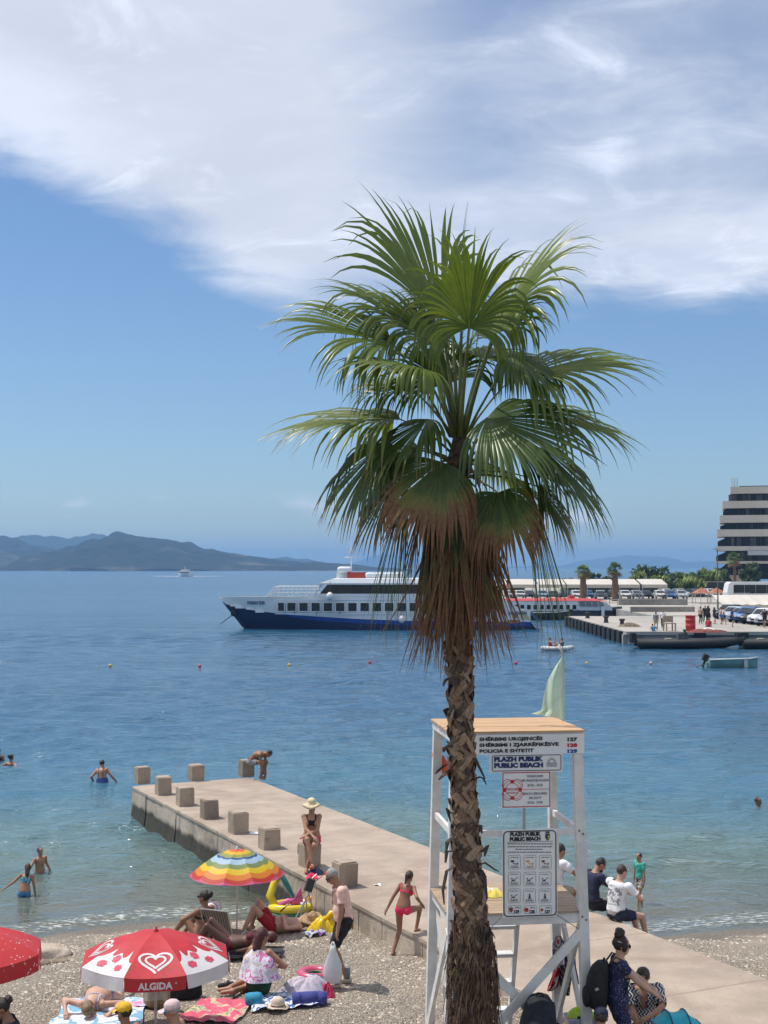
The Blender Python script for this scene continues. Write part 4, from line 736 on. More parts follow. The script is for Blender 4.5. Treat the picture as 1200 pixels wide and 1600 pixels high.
def cap_(root, hp, k, mat, fwd=1, name='baseball_cap', mat2=None):
    b = MB(); rr = []
    for r, u in ((.087, .022), (.090, .05), (.083, .085), (.06, .112), (.025, .126), (.005, .127)): rr.append([hp(math.cos(a) * r * .94, math.sin(a) * r * 1.1 - .008, u) for a in (2 * PI * j / 22 for j in range(22))])
    c = b.rings(rr).build(name, mat, root, True)
    v = MB(); v.grid(lambda s, t: hp((s - .5) * .155 * (1 - .25 * t * t), fwd * (.075 + .095 * t * (1 - (2 * s - 1) ** 2 * .35)), .034 - .018 * t - .02 * (2 * s - 1) ** 2), 10, 5); v.build('peak', mat2 or mat, c, True)
def shades(root, hp, mat=None):
    b = MB()
    for s in (-1, 1): b.ell(hp(s * .033, .088, .004), (.027, .012, .021))
    b.tube([hp(-.075, 0, .01), hp(-.055, .08, .01), hp(.055, .08, .01), hp(.075, 0, .01)], .005, 5); b.build('sunglasses', mat or M('dark_glasses', (.01, .01, .012), .15), root, True)
C_ = {'pinkT': CL('salmon', (.80, .52, .43)), 'black': CL('black', (.012, .012, .015), .3), 'navy': CL('navy', (.014, .018, .05), .3), 'red': CL('red', (.36, .012, .02)), 'hot': CL('hot_pink', (.75, .03, .11)), 'grey': CL('grey', (.20, .22, .24)), 'green': CL('bottle_green', (.015, .06, .03)), 'white': CL('white', (.72, .72, .74), .06), 'teal': CL('teal', (.06, .42, .34)), 'blue': CL('blue', (.06, .20, .38)), 'dblue': CL('royal_blue', (.02, .05, .2)), 'khaki': CL('khaki', (.40, .33, .22)), 'straw': M('straw', (.66, .54, .34), .85, .2, 30, .4, 120), 'brownstraw': M('brown_straw', (.36, .24, .13), .85, .25, 30, .4, 120)}
STRIPE = MP('lilac_white_stripes', [(0, (.62, .62, .72)), (.5, (.33, .30, .55))], lambda t, v: t.m('FRACT', t.m('MULTIPLY', axis(t, v, 0), 26)))
FIG = MP('zigzag_print', [(0, (.012, .012, .018)), (.56, (.60, .58, .55))], lambda t, v: t.m('FRACT', t.m('ADD', t.m('MULTIPLY', axis(t, v, 0), 24), t.m('MULTIPLY', t.m('ABSOLUTE', t.m('SUBTRACT', t.m('FRACT', t.m('MULTIPLY', axis(t, v, 2), 15)), .5)), 1.8))))
SPECK = MP('speckled_navy', [(0, (.014, .014, .06)), (.93, (.25, .25, .4))], lambda t, v: voro(t, v, 130))
PRINT = MP('face_print', [(0, (.72, .72, .74)), (.52, (.3, .3, .32)), (.64, (.05, .05, .06))], lambda t, v: t.noise(t.new('ShaderNodeMapping', {'Vector': v, 'Scale': (1, 1, 1)}).outputs[0], 17, 2, .6))
FLOR = MP('floral_shorts', [(0, (.02, .05, .16)), (.45, (.55, .42, .08)), (.7, (.5, .52, .55))], lambda t, v: voro(t, v, 26))
# ================================================================ people on the beach, the jetty and in the water
def face_to(dx, dy): return math.atan2(-dx, dy)      # rotation that turns +Y to (dx, dy)
# -- standing man with the plastic bag
mp_ = on_ground(537, 1539)
def man_x(root, hp, HM, k, J, sp): 
    shades(root, hp)
    for n, s in (('l', 1), ('r', 1)):
        a = J['a' + n]; MB().caps(a + V(0, -.04, -.045), .046, a + V(0, .14, -.05), .040).build('shoe', M('beige_shoe', (.50, .42, .30), .7), root, True); MB().tube([a + V(0, -.01, -.02), a + V(0, -.012, .13)], [.047, .046], 10).build('sock', C_['grey'], root, True)
    MB().tube([sp(.47, -.13, -.04), sp(.43, -.08, .115), sp(.25, .05, .13), sp(.10, .16, .06)], .010, 6, flat=.5).build('strap', M('tan_leather', (.30, .15, .08), .6), root)
person('grey-haired man in a salmon shirt and black shorts holding a plastic bag', mp_, face_to(-1, -.25), 1.73, pelvis=(0, 0, .93), t1=(0, .10, 1), t2=(0, .22, 1), look=(0, .8, -.55), up=(0, .55, .85), hl=(-.20, .14, .72), hr=(.2, -.16, .82), el=(-.4, -1, 0), er=(1, -.6, 0), fl=(-.11, .14, .08), fr=(.10, -.06, .08), tl_=(-.1, 1, 0), tr_=(.1, 1, 0), skin='tan', hair=('grey', 'crop'), wear=[('shirt', C_['pinkT'], TEE, .014), ('shorts', C_['black'], {'torso': (-9, .10), 'thigh': (-9, .80)}, .020)], face=False, extra=man_x, belly=.18)
BAGM = M('white_plastic_film', (.78, .80, .82), .3, .06, 4, .8, 22, trans=.4); hw_ = Matrix.Rotation(face_to(-1, -.25), 3, 'Z') @ V(-.20, .20, .62) + mp_
pb = thing('plastic_bag', 'white plastic carrier bag hanging from the hand of the man in the salmon shirt', 'bag', hw_ - V(0, 0, .52)); b = MB(); rr = []; rg = random.Random(3)
for z, rx, ry in ((0.0, .09, .05), (.03, .125, .075), (.14, .135, .085), (.26, .12, .07), (.36, .085, .04), (.44, .05, .02), (.52, .03, .012)): rr.append([V(math.cos(a) * rx * rg.uniform(.9, 1.08), math.sin(a) * ry * rg.uniform(.8, 1.15), z) for a in (2 * PI * j / 16 for j in range(16))])
b.rings(rr).build('bag_body', BAGM, pb, True)
for s in (-1, 1): MB().tube([V(.03 * s, 0, .44), V(.025 * s, .01, .52), V(.004 * s, .02, .57)], [.02, .014, .010], 6, flat=.3).build('bag_handle', BAGM, pb, True)
# -- girl climbing onto the jetty
gp = on_ground(622, 1492)
person('girl in a hot pink bikini stepping up from the beach onto the jetty', gp, face_to(.45, .9), 1.32, pelvis=(.07, .10, .92), t1=(.02, .28, 1), t2=(.12, .36, 1), look=(.1, 1, -.2), hl=(-.30, -.02, .80), hr=(.42, .22, 1.02), el=(-.6, -.8, 0), er=(.6, -.6, -.6), fl=(-.06, -.10, .08), fr=(.22, .40, .46), kl=(.1, 1, 0), kr=(.25, 1, .25), skin='brown', fem=True, girth=.9, hair=('brown', 'tail'), wear=[('bikini_bottom', C_['hot'], bik_bot, .007), ('bikini_top', C_['hot'], bik_top, .007)])
# -- woman in the sun hat on a block
wp = atz(486, 1357, JZ); wp.z = JZ
def woman_hat(root, hp, HM, k, J, sp):
    hat(root, hp, HM, k, C_['straw'], .20, floppy=.03); shades(root, hp)
    for n in 'lr': a = J['a' + n]; MB().caps(a + V(0, -.02, -.075), .03, a + V(0, .13, -.085), .034).build('sandal', M('red_sandal', (.35, .05, .03), .6), root, True)
person('woman in a wide straw hat and black bikini top sitting on a jetty block', wp, face_to(-.05, -1), 1.68, pelvis=(0, -.12, .55), t1=(0, .02, 1), t2=(0, .10, 1), look=(0, 1, -.15), up=(0, .1, 1), hl=(.07, .20, .68), hr=(-.07, .24, .66), el=(-1, -.3, -.2), er=(1, -.3, -.2), fl=(.04, .34, .10), fr=(-.06, .44, .22), kl=(-.2, 1, .5), kr=(0, 1, .7), tl_=(0, 1, -.2), tr_=(-.1, 1, -.5), skin='tan', fem=True, hair=('red', 'bob'), wear=[('bikini_top', C_['black'], bik_top, .007), ('shorts', C_['hot'], {'torso': (-9, .14), 'thigh': (-9, .30)}, .010)], face=True, extra=woman_hat)
bk = thing('bag', 'black bag on the block beneath the woman in the sun hat', 'bag', atz(478, 1350, JZ) + V(-.02, -.04, .20)); MB().box((0, 0, .09), (.26, .10, .17), rz=.35).build('bag_body', CL('black_canvas', (.012, .014, .014), .3), bk); MB().tube([V(-.08, -.05, .17), V(-.05, -.05, .24), V(.05, -.05, .24), V(.08, -.05, .17)], .008, 5).build('bag_handle', BST, bk)
# -- boy crouching on the far corner block
cp_ = atz(405, 1217, JZ); cp_.z = JZ
person('shirtless boy in grey shorts bent over on the far corner of the jetty', cp_, face_to(.95, -.35), 1.62, pelvis=(0, -.24, .50), t1=(0, .75, 1), t2=(0, 1, .12), look=(0, .8, -.8), up=(0, .95, .25), hl=(-.08, .16, .22), hr=(.06, .18, .20), el=(-.6, -.2, .4), er=(.6, -.2, .4), fl=(-.09, .02, .08), fr=(.10, .10, .08), skin='brown', hair=('black', 'crop'), wear=[('shorts', C_['grey'], SHORTS, .016)])
# -- man lying with the straw hat on his face
lp = on_ground(432, 1458)
def man_lie(root, hp, HM, k, J, sp):
    h = MB(); rr = []
    for r, u in ((.19, .045), (.15, .055), (.092, .065), (.088, .12), (.06, .15), (.01, .152)): rr.append([hp(math.cos(a) * r - .02, .03 + u + .012 * math.sin(2 * a), math.sin(a) * r + .02) for a in (2 * PI * j / 24 for j in range(24))])
    h.rings(rr).build('straw_hat', C_['brownstraw'], root, True)
person('man in red shorts lying on his back with a straw hat over his face', lp, R(4), 1.76, pelvis=(-.05, 0, .13), t1=(1, 0, .02), side=(0, 1, 0), look=(0, -.35, 1), up=(1, 0, .15), hl=(.12, -.12, .27), hr=(.30, .34, .10), el=(.0, -1, -.4), er=(0, 1, 0), fl=(-.56, -.20, .07), fr=(-.42, .26, .07), kl=(-.4, -.1, 1), kr=(-.1, .1, 1), tl_=(-1, -.1, 0), tr_=(-1, .1, 0), skin='fair', hair=('black', 'short'), wear=[('shorts', C_['red'], SHORTS, .020)], extra=man_lie, belly=.35)
# -- dark woman on a low lounger, half hidden by the red parasol
dp_ = on_ground(372, 1498)
person('deeply tanned person lying with bent legs behind the red and white parasol', dp_ + V(0, 0, .12), R(-4), 1.68, pelvis=(-.12, 0, .13), t1=(1, 0, .10), side=(0, 1, 0), look=(0, -.1, 1), up=(1, 0, .3), hl=(.10, -.26, .08), hr=(.05, .26, .08), el=(0, -1, 0), er=(0, 1, 0), fl=(-.72, -.12, .06), fr=(-.66, .14, .06), kl=(-.2, -.1, 1), kr=(-.2, .1, 1), tl_=(-1, 0, .3), tr_=(-1, 0, .3), skin='dark', fem=True, hair=('red', 'short'), wear=[('bikini_bottom', CL('maroon', (.10, .01, .02)), bik_bot, .008), ('bikini_top', CL('maroon', (.10, .01, .02)), bik_top, .008)])
lg = thing('low_lounger', 'low black sun lounger under the deeply tanned person', 'lounger', dp_, R(-4)); MB().grid(lambda u, v: V(-.62 + 1.3 * u, -.26 + .52 * v, .115 + .03 * math.sin(u * PI) * -1), 12, 4).build('sling', CL('dark_sling', (.03, .03, .035)), lg)
for x in (-.5, .5):
    for s in (-1, 1): MB().tube([V(x, s * .28, .11), V(x + .04, s * .28, 0)], .014, 6).build('leg', WP, lg)
for s in (-1, 1): MB().tube([V(-.62, s * .275, .115), V(.68, s * .275, .115)], .016, 6).build('side_tube', BST, lg)
# -- dark-haired woman seen from behind by the striped chair
bp_ = on_ground(318, 1474)
person('dark-haired woman with bare back sitting beside the striped beach chair', bp_, face_to(-.75, .65), 1.70, pelvis=(0, 0, .12), t1=(0, -.05, 1), look=(-.35, 1, 0), hl=(-.16, .34, .40), hr=(.16, .34, .40), el=(-1, -.2, -.3), er=(1, -.2, -.3), fl=(-.12, .62, .07), fr=(.12, .60, .07), kl=(-.1, .3, 1), kr=(.1, .3, 1), skin='brown', fem=True, hair=('dbrown', 'bun'), wear=[('bikini_top', C_['black'], bik_top, .007), ('bikini_bottom', C_['black'], bik_bot, .007)], extra=lambda root, hp, HM, k, J, sp: shades(root, hp))
# -- auburn-haired woman wrapped in the printed towel
rp_ = on_ground(404, 1556)
TOWEL = MP('pastel_towel_print', [(0, (.70, .68, .76)), (.36, (.62, .16, .42)), (.44, (.72, .71, .78)), (.58, (.52, .50, .70)), (.66, (.68, .60, .30)), (.72, (.74, .72, .78))], lambda t, v: t.noise(v, 7.5, 1, .4, 1.2))
def wrap(root, hp, HM, k, J, sp):
    b = MB(); rg = random.Random(4)
    def fn(u, v):
        a = (u - .5) * 2 * PI * .86 - PI / 2; fl_ = .02 + .09 * v ** 1.5; w = .012 * math.sin(u * 38) * (.3 + v) + .01 * math.sin(u * 17 + v * 5)
        h = .47 - .40 * v + .03 * math.sin(u * 9) * v; rx = .10 + .11 * min(1, v * 3.2) + fl_ + w; ry = .085 + .04 * min(1, v * 3.2) + fl_ + w; return sp(h, math.cos(a) * rx, math.sin(a) * ry)
    b.grid(fn, 48, 18).build('towel_wrap', TOWEL, root, True)
person('auburn-haired woman wrapped in a pastel printed towel sitting on the pebbles', rp_, face_to(.55, .8), 1.70, pelvis=(0, 0, .17), t1=(0, .06, 1), t2=(0, .12, 1), look=(.25, 1, -.1), up=(0, .15, 1), hl=(-.14, .24, .36), hr=(.12, .26, .36), el=(-1, -.2, 0), er=(1, -.2, 0), fl=(-.42, -.14, .07), fr=(-.30, -.22, .07), kl=(-.4, 1, 0), kr=(.4, 1, 0), tl_=(-1, -.3, -.2), tr_=(-1, -.5, -.2), skin='tan', fem=True, girth=1.12, hair=('red', 'long'), wear=[('swimsuit', C_['green'], {'torso': (-9, .45), 'thigh': (-9, .12)}, .010)], extra=wrap)
# -- woman lying face down
fp = on_ground(148, 1580)
person('woman in a striped bikini lying face down on a towel', fp + V(0, 0, .01), face_to(.04, 1), 1.62, pelvis=(0, .28, .14), t1=(0, -1, -.02), side=(-1, 0, 0), look=(.5, .0, -1), up=(0, -1, 0), hl=(.30, -.30, .07), hr=(-.34, -.28, .07), el=(1, .1, 0), er=(-1, .1, 0), fl=(.19, 1.12, .07), fr=(-.26, 1.10, .07), kl=(.3, 0, -1), kr=(-.3, 0, -1), tl_=(.3, 1, -.4), tr_=(-.5, 1, -.4), skin='fair', fem=True, girth=1.15, hair=('blond', 'bob'), wear=[('bikini_bottom', STRIPE, {'torso': (-9, .16), 'thigh': (-9, .2)}, .009), ('bikini_top', STRIPE, bik_top, .006)])
# -- people at the bottom edge
def sitting(label, px, py, d, rzv, skin, hair, wear, extra=None, H=1.7, head_z=.80, look=(0, 1, 0), hl=(-.14, .34, .38), hr=(.14, .34, .38), t2=(0, .12, 1), fem=False, face=False, girth=1.0, up=None):
    p = atd(px, py, d); return person(label, (p.x, p.y, gz(p.x, p.y)), face_to(*rzv), H, pelvis=(0, 0, .12), t1=(0, -.05, 1), t2=t2, look=look, up=up, hl=hl, hr=hr, el=(-1, -.3, 0), er=(1, -.3, 0), fl=(-.14, .60, .07), fr=(.14, .58, .07), kl=(-.3, .3, 1), kr=(.3, .3, 1), skin=skin, hair=hair, wear=wear, extra=extra, fem=fem, face=face, girth=girth)
sitting('person in a yellow cap at the bottom edge beneath the parasol', 198, 1586, 15.9, (-.8, .6), 'brown', ('black', 'short'), [('shorts', C_['navy'], SHORTS, .015)], lambda root, hp, HM, k, J, sp: (cap_(root, hp, k, CL('yellow', (.68, .42, .02))), shades(root, hp)), face=False)
sitting('shirtless man in a pale pink cap and blue sunglasses beneath the parasol', 281, 1580, 15.9, (-.97, .1), 'tan', ('grey', 'crop'), [('shorts', C_['navy'], SHORTS, .015)], lambda root, hp, HM, k, J, sp: (cap_(root, hp, k, CL('pale_pink', (.68, .50, .50))), shades(root, hp, M('blue_glasses', (.02, .35, .65), .1))), t2=(0, .25, 1))
sitting('person in a black T-shirt with dark hair tied back at the left edge', 18, 1572, 16.2, (-.95, -.15), 'brown', ('dbrown', 'bun'), [('shirt', C_['black'], TEE, .014), ('shorts', C_['navy'], SHORTS, .015)], look=(0, 1, -.35), t2=(0, .2, 1), up=(0, .45, 1))
# -- bathers in the water
def bather(label, px, py, rzv, H, depth, skin, hair, wear, **kw):
    p = atz(px, py, 0.0); return person(label, (p.x, p.y, -depth), face_to(*rzv), H, skin=skin, hair=hair, wear=wear, vox=.016, **kw)
bather('woman in a dark swimsuit standing waist deep, seen from behind', 160, 1223, (.15, 1), 1.66, .95, 'tan', ('dbrown', 'crop'), [('swimsuit', C_['dblue'], {'torso': (-9, .42)}, .008), ('swimsuit_straps', C_['navy'], lambda co, nm, tv, sp, S1, F1, S2, F2: (nm == 'torso') & (tv > .4) & (np.abs(np.abs((co - np.array(sp(.4))) @ np.array(S2)) - .07) < .012), .006)], t1=(-.15, .15, 1), t2=(-.1, .3, 1), hl=(-.36, .15, 1.02), hr=(.42, .18, .98), fem=True, girth=1.15)
bather('dark-haired swimmer low in the water near the left edge', 17, 1196, (.5, .85), 1.66, 1.28, 'tan', ('dbrown', 'bun'), [('swimsuit', C_['black'], TANK, .008)], fem=True, hl=(-.42, .2, 1.25), hr=(.45, .15, 1.25))
bather('black-haired swimmer cut off by the left edge of the picture', -3, 1186, (-.3, .9), 1.7, 1.30, 'brown', ('black', 'long'), [('swimsuit', C_['black'], TANK, .008)], fem=True)
bather('bare-chested boy wading waist deep with one arm stretched out', 62, 1361, (.55, -.5), 1.34, .80, 'tan', ('black', 'crop'), [('shorts', C_['navy'], SHORTS, .014)], hr=(.62, .20, .98), hl=(-.36, -.02, .98), er=(0, -.4, -1), t1=(.08, .12, 1), face=True)
bather('girl in a blue swimsuit wading with both arms out', 38, 1402, (-.25, .95), 1.26, .60, 'tan', ('brown', 'long'), [('bikini_bottom', C_['blue'], {'torso': (-9, .12), 'thigh': (-9, .12)}, .012), ('bikini_top', MP('turquoise_print', [(0, (.05, .25, .35)), (.5, (.3, .45, .5)), (.8, (.03, .1, .25))], lambda t, v: voro(t, v, 30)), {'torso': (.52, .84)}, .010)], hl=(-.62, .12, .98), hr=(.30, .10, .78), el=(0, -.4, -1), t1=(.10, .25, 1), t2=(.18, .32, 1), fem=True, girth=.9)
bather('dark-haired swimmer with only his head above water at the right', 1184, 1261, (.6, -.5), 1.75, 1.46, 'brown', ('black', 'crop'), [], face=True)
bather('small boy in a teal shirt and patterned shorts wading in the shallows', 1001, 1413, (-.75, -.45), 1.10, .10, 'tan', ('black', 'crop'), [('shirt', C_['teal'], TEE, .016), ('shorts', FLOR, SHORTS, .020)], fl=(-.12, .22, .08), fr=(.12, -.18, .08), hl=(-.24, .10, .86), hr=(.24, .05, .84), t1=(0, .06, 1), face=True)
# -- people sitting on the right edge of the jetty
def on_jetty(label, px, py, rzv, skin, hair, wear, **kw):
    p = atz(px, py, JZ); kw.setdefault('t2', (0, .3, 1)); return person(label, (p.x, p.y, JZ - .45), face_to(*rzv), kw.pop('H', 1.74), pelvis=(0, -.05, .57), t1=(0, .02, 1), hl=kw.pop('hl', (-.10, .38, .78)), hr=kw.pop('hr', (.10, .38, .78)), el=(-1, -.4, -.2), er=(1, -.4, -.2), fl=(-.11, .48, .05), fr=(.11, .48, .05), kl=(-.1, 1, .3), kr=(.1, 1, .3), skin=skin, hair=hair, wear=wear, **kw)
on_jetty('man in a white T-shirt with a dark print sitting on the jetty edge', 967, 1436, (.88, .47), 'fair', ('brown', 'crop'), [('shirt', C_['white'], TEE, .018), ('shirt_print', PRINT, lambda co, nm, tv, sp, S1, F1, S2, F2: (nm == 'torso') & (tv > .32) & (tv < .86) & (((co - np.array(sp(.3))) @ np.array(F2)) < -.02) & (np.abs((co - np.array(sp(.3))) @ np.array(S2)) < .115), .0235), ('shorts', C_['navy'], SHORTS, .018)], side2=(.92, .35, 0), look=(0, 1, -.3))
on_jetty('bearded man in a black T-shirt sitting behind the tower leg', 928, 1420, (.9, .43), 'tan', ('black', 'crop'), [('shirt', C_['navy'], TEE, .018), ('shorts', C_['black'], SHORTS, .018), ], look=(.25, 1, -.7), t2=(0, .35, 1), up=(.1, .6, .9), extra=lambda root, hp, HM, k, J, sp: MB().ell(hp(0, .042, -.085), (.05, .05, .04), HM, 10, 7).build('beard', HB['black'], root, True))
on_jetty('person in a loose white shirt sitting behind the rules board', 871, 1398, (.88, .47), 'tan', ('dbrown', 'short'), [('shirt', C_['white'], TEE, .030), ('shorts', C_['khaki'], SHORTS, .018)])
# -- woman with the backpack and the man in the patterned shirt
wb_ = atd(965, 1590, 15.7); wb_.z = gz(wb_.x, wb_.y)
person('curly-haired woman in a navy speckled top standing with a black backpack', wb_, face_to(.93, .05), 1.66, t1=(0, .03, 1), t2=(0, .08, 1), look=(.05, 1, -.1), up=(0, .1, 1), hl=(-.12, .44, 1.05), hr=(.10, .44, 1.03), el=(-.4, -.5, -1), er=(.4, -.5, -1), skin='fair', fem=True, hair=('dbrown', 'curlbun'), wear=[('top', SPECK, {'torso': (-9, .97), 'uarm': (-9, .38), 'thigh': (-9, .5)}, .014)], extra=lambda root, hp, HM, k, J, sp: (shades(root, hp), MB().caps(hp(.082, -.03, .05), .007, hp(.086, -.07, .06), .006, 6).build('hair_clip', STEEL, root)))
bpk = thing('backpack', 'black backpack on the back of the curly-haired woman', 'backpack', wb_, face_to(.93, .05)); BC = CL('black_nylon', (.012, .012, .013), .3); kk = 1.66 / 1.72
b = MB(); rr = []
for z, hw, y0, y1 in ((.86, .12, -.20, -.30), (.90, .165, -.13, -.36), (1.05, .175, -.12, -.38), (1.2, .165, -.11, -.36), (1.34, .14, -.10, -.30), (1.40, .09, -.11, -.24)): rr.append([V(math.cos(a) * hw * (abs(math.cos(a)) ** -.25 if abs(math.cos(a)) > .1 else 1), (y0 + y1) / 2 + math.sin(a) * (y0 - y1) / 2, z) * kk for a in (2 * PI * j / 18 for j in range(18))])
b.rings(rr).build('pack_body', BC, bpk, True); MB().ell(V(0, -.37, 1.0) * kk, (.12, .045, .12), nu=14).build('front_pocket', BC, bpk, True); MB().tube([V(-.03, -.17, 1.39) * kk, V(-.02, -.15, 1.44) * kk, V(.02, -.15, 1.44) * kk, V(.03, -.17, 1.39) * kk], .009, 5).build('grab_handle', BC, bpk)
for s in (-1, 1): MB().tube([V(s * .08, -.12, 1.38) * kk, V(s * .10, -.04, 1.475) * kk, V(s * .11, .07, 1.43) * kk, V(s * .125, .125, 1.25) * kk, V(s * .15, .05, 1.05) * kk, V(s * .14, -.12, .95) * kk], .020, 6, flat=.35).build('shoulder_strap', BC, bpk, True)
MB().bar(V(.165, -.26, 1.14) * kk, V(.165, -.30, 1.12) * kk, .012, .03).build('buckle', STEEL, bpk)
mpp = atd(1004, 1590, 16.75)
def man_pat(root, hp, HM, k, J, sp):
    MB().ell(hp(0, .045, -.085), (.05, .048, .036), HM, 10, 7).build('beard', HB['brown'], root, True)
    MB().tube([sp(.47, -.10, .02), sp(.44, -.085, .09), sp(.30, -.04, .13)], .028, 6, flat=.3).build('collar', FIG, root, True); MB().tube([sp(.47, .10, .02), sp(.44, .085, .09), sp(.30, .04, .13)], .028, 6, flat=.3).build('collar', FIG, root, True)
person('bearded man in a black and white patterned shirt sitting on the jetty edge', (mpp.x, mpp.y, JZ - .44), face_to(-.1, -1), 1.80, pelvis=(0, -.05, .56), t1=(0, .02, 1), t2=(0, .16, 1), look=(0, .75, -.75), up=(0, .65, .8), hl=(-.02, .40, .80), hr=(.05, .42, .62), el=(-1, -.3, 0), er=(1, -.3, 0), fl=(-.14, .46, .06), fr=(.14, .46, .06), kl=(-.1, 1, .3), kr=(.1, 1, .3), skin='tan', hair=('brown', 'short'), girth=1.1, face=True, extra=man_pat,
       wear=[('shirt', FIG, lambda co, nm, tv, sp, S1, F1, S2, F2: (((nm == 'torso') & (tv > .02) & (tv < .98)) | ((nm == 'uarm') & (tv < .85))) & ~((nm == 'torso') & (np.abs((co - np.array(sp(.4))) @ np.array(S2)) < .045) & (((co - np.array(sp(.4))) @ np.array(F2)) > .02) & (tv > .58)), .022), ('shorts', C_['black'], SHORTS, .018)])
# -- the dark rucksack and hooded figure at the foot of the tower, and the navy cap
hb_ = atd(843, 1590, 15.6); hb_.z = gz(hb_.x, hb_.y) ; RKD = .47
person('person in dark clothes squatting under a big navy rucksack at the tower foot', hb_, face_to(.2, .95), 1.70, pelvis=(0, -.05, .24), t1=(0, .45, 1), t2=(0, .9, .8), look=(0, .9, -.5), up=(0, .8, .5), hl=(-.18, .55, .25), hr=(.18, .55, .25), fl=(-.12, .15, .08), fr=(.12, .2, .08), kl=(-.4, 1, .5), kr=(.4, 1, .5), skin='tan', hair=('black', 'short'), wear=[('shirt', C_['navy'], TEE, .015), ('trousers', C_['black'], LONG, .015)])
rk = thing('rucksack', 'big navy and black rucksack at the foot of the tower', 'rucksack', hb_ - V(0, 0, RKD), face_to(.2, .95)); b = MB(); rr = []; rg = random.Random(8)
for z, hw, y0, y1 in ((.72, .12, -.10, -.36), (.80, .20, -.02, -.42), (1.0, .215, .04, -.40), (1.2, .205, .10, -.34), (1.38, .175, .16, -.22), (1.46, .11, .14, -.10), (1.475, .04, .08, -.02)): rr.append([V(math.cos(a) * hw * rg.uniform(.95, 1.05), (y0 + y1) / 2 + math.sin(a) * (y0 - y1) / 2, z) for a in (2 * PI * j / 20 for j in range(20))])
b.rings(rr).build('pack_body', CL('dark_nylon', (.012, .014, .022), .4), rk, True); MB().ell((-.12, -.30, .98), (.10, .13, .24), nu=14).build('side_pocket', CL('navy_nylon', (.012, .02, .06), .3), rk, True)
for s in (-1, 1): MB().tube([V(s * .10, .16, 1.36), V(s * .12, .34, 1.30), V(s * .14, .36, 1.05), V(s * .16, .10, .84)], .022, 6, flat=.35).build('shoulder_strap', BC, rk, True)
MB().tube([V(-.04, -.02, 1.46), V(-.02, -.03, 1.51), V(.03, -.03, 1.51), V(.05, -.02, 1.46)], .009, 5).build('grab_handle', BC, rk)
nc = atd(938, 1600, 15.2); person('person in a navy cap at the bottom edge in front of the backpack', (nc.x, nc.y, gz(nc.x, nc.y)), face_to(.3, .9), 1.62, pelvis=(0, -.10, .28), t1=(0, .15, 1), t2=(0, .3, 1), look=(0, 1, -.4), hl=(-.15, .35, .35), hr=(.15, .35, .35), fl=(-.12, .05, .08), fr=(.12, .10, .08), kl=(-.3, 1, .4), kr=(.3, 1, .4), skin='tan', hair=('brown', 'short'), wear=[('shirt', C_['grey'], TEE, .015), ('shorts', C_['navy'], SHORTS, .015)], extra=lambda root, hp, HM, k, J, sp: cap_(root, hp, k, C_['navy']))
# ================================================================ parasols and things on the beach
def canopy_pt(n, ph, Rr, zr, h, k, s, r, pw=1.75, off=0.0):
    """point on panel k: s across (-1..1), r from apex (0) to rim (1)"""
    a0, a1 = ph + 2 * PI * k / n, ph + 2 * PI * (k + 1) / n; p0 = V(math.cos(a0), math.sin(a0), 0); p1 = V(math.cos(a1), math.sin(a1), 0); q = p0 + (p1 - p0) * (s + 1) / 2
    sag = .022 * (1 - s * s) * r; return V(q.x * Rr * r, q.y * Rr * r, zr + h * (1 - r ** pw) - sag * Rr) + nrm(V(q.x * h, q.y * h, Rr)) * off
def parasol(name, label, foot, Rr, zr, h, n, ph, mats, val=None, pole=.016, polemat=None, tip=None, edge=None):
    t = thing(name, label, 'parasol', foot); MB().tube([V(0, 0, -.25), V(0, 0, zr + h - .02)], pole, 10).build('pole', polemat or WP, t, True)
    MB().lathe([(.03, zr + h - .012), (.03, zr + h + .012), (.012, zr + h + .03), (.014, zr + h + .05), (.002, zr + h + .06)], n=10).build('finial', tip or mats[0], t, True); ps = []
    for k in range(n):
        b = MB(); b.grid(lambda u, v: canopy_pt(n, ph, Rr, zr, h, k, 2 * u - 1, max(v, .004)), 8, 14); p = b.build('panel', mats[k % len(mats)], t, True); ps.append(p)
        if val:
            H_, vm = val; b = MB(); b.grid(lambda u, v: canopy_pt(n, ph, Rr, zr, h, k, (2 * u - 1) * (1 - .02 * v), 1.0) + V(0, 0, -H_ * v) + V(math.cos(ph + 2 * PI * (k + .5) / n), math.sin(ph + 2 * PI * (k + .5) / n), 0) * (.012 * v + .012 * math.sin(u * 9 + k) * v), 10, 4); b.build('valance', vm[k % len(vm)], p, True)
        a = ph + 2 * PI * k / n; MB().tube([V(0, 0, zr + h - .06)] + [canopy_pt(n, ph, Rr, zr, h, k, -1, r, off=-.012) for r in (.25, .5, .75, .99)], .005, 5).build('rib', STEEL, t); q = canopy_pt(n, ph, Rr, zr, h, k, -1, .55, off=-.012); MB().tube([V(math.cos(a) * .02, math.sin(a) * .02, zr - .05), q], .004, 4).build('strut', STEEL, t)
    return t, ps
REDC = M('red_parasol_cloth', (.50, .022, .032), .6, .10, 5, .15, 30, trans=.12); WHC = M('white_parasol_cloth', (.74, .73, .74), .6, .06, 5, .15, 30, trans=.2); PKB = M('strawberry_print', (.55, .05, .10), .6, .3, 30)
ap = atd(243, 1600, 17.4); ap.z = gz(ap.x, ap.y); zr = 6.5 - (1486 - 887) / F_PX * 17.4 - ap.z; PH = -PI / 2 + R(9) - PI / 8 ; AR, AH = .965, .31
para, ps = parasol('beach_parasol', 'red and white parasol with white heart emblem and ice cream lettering', ap, AR, zr, AH, 8, PH, [REDC], (.155, [REDC, WHC]), tip=REDC)
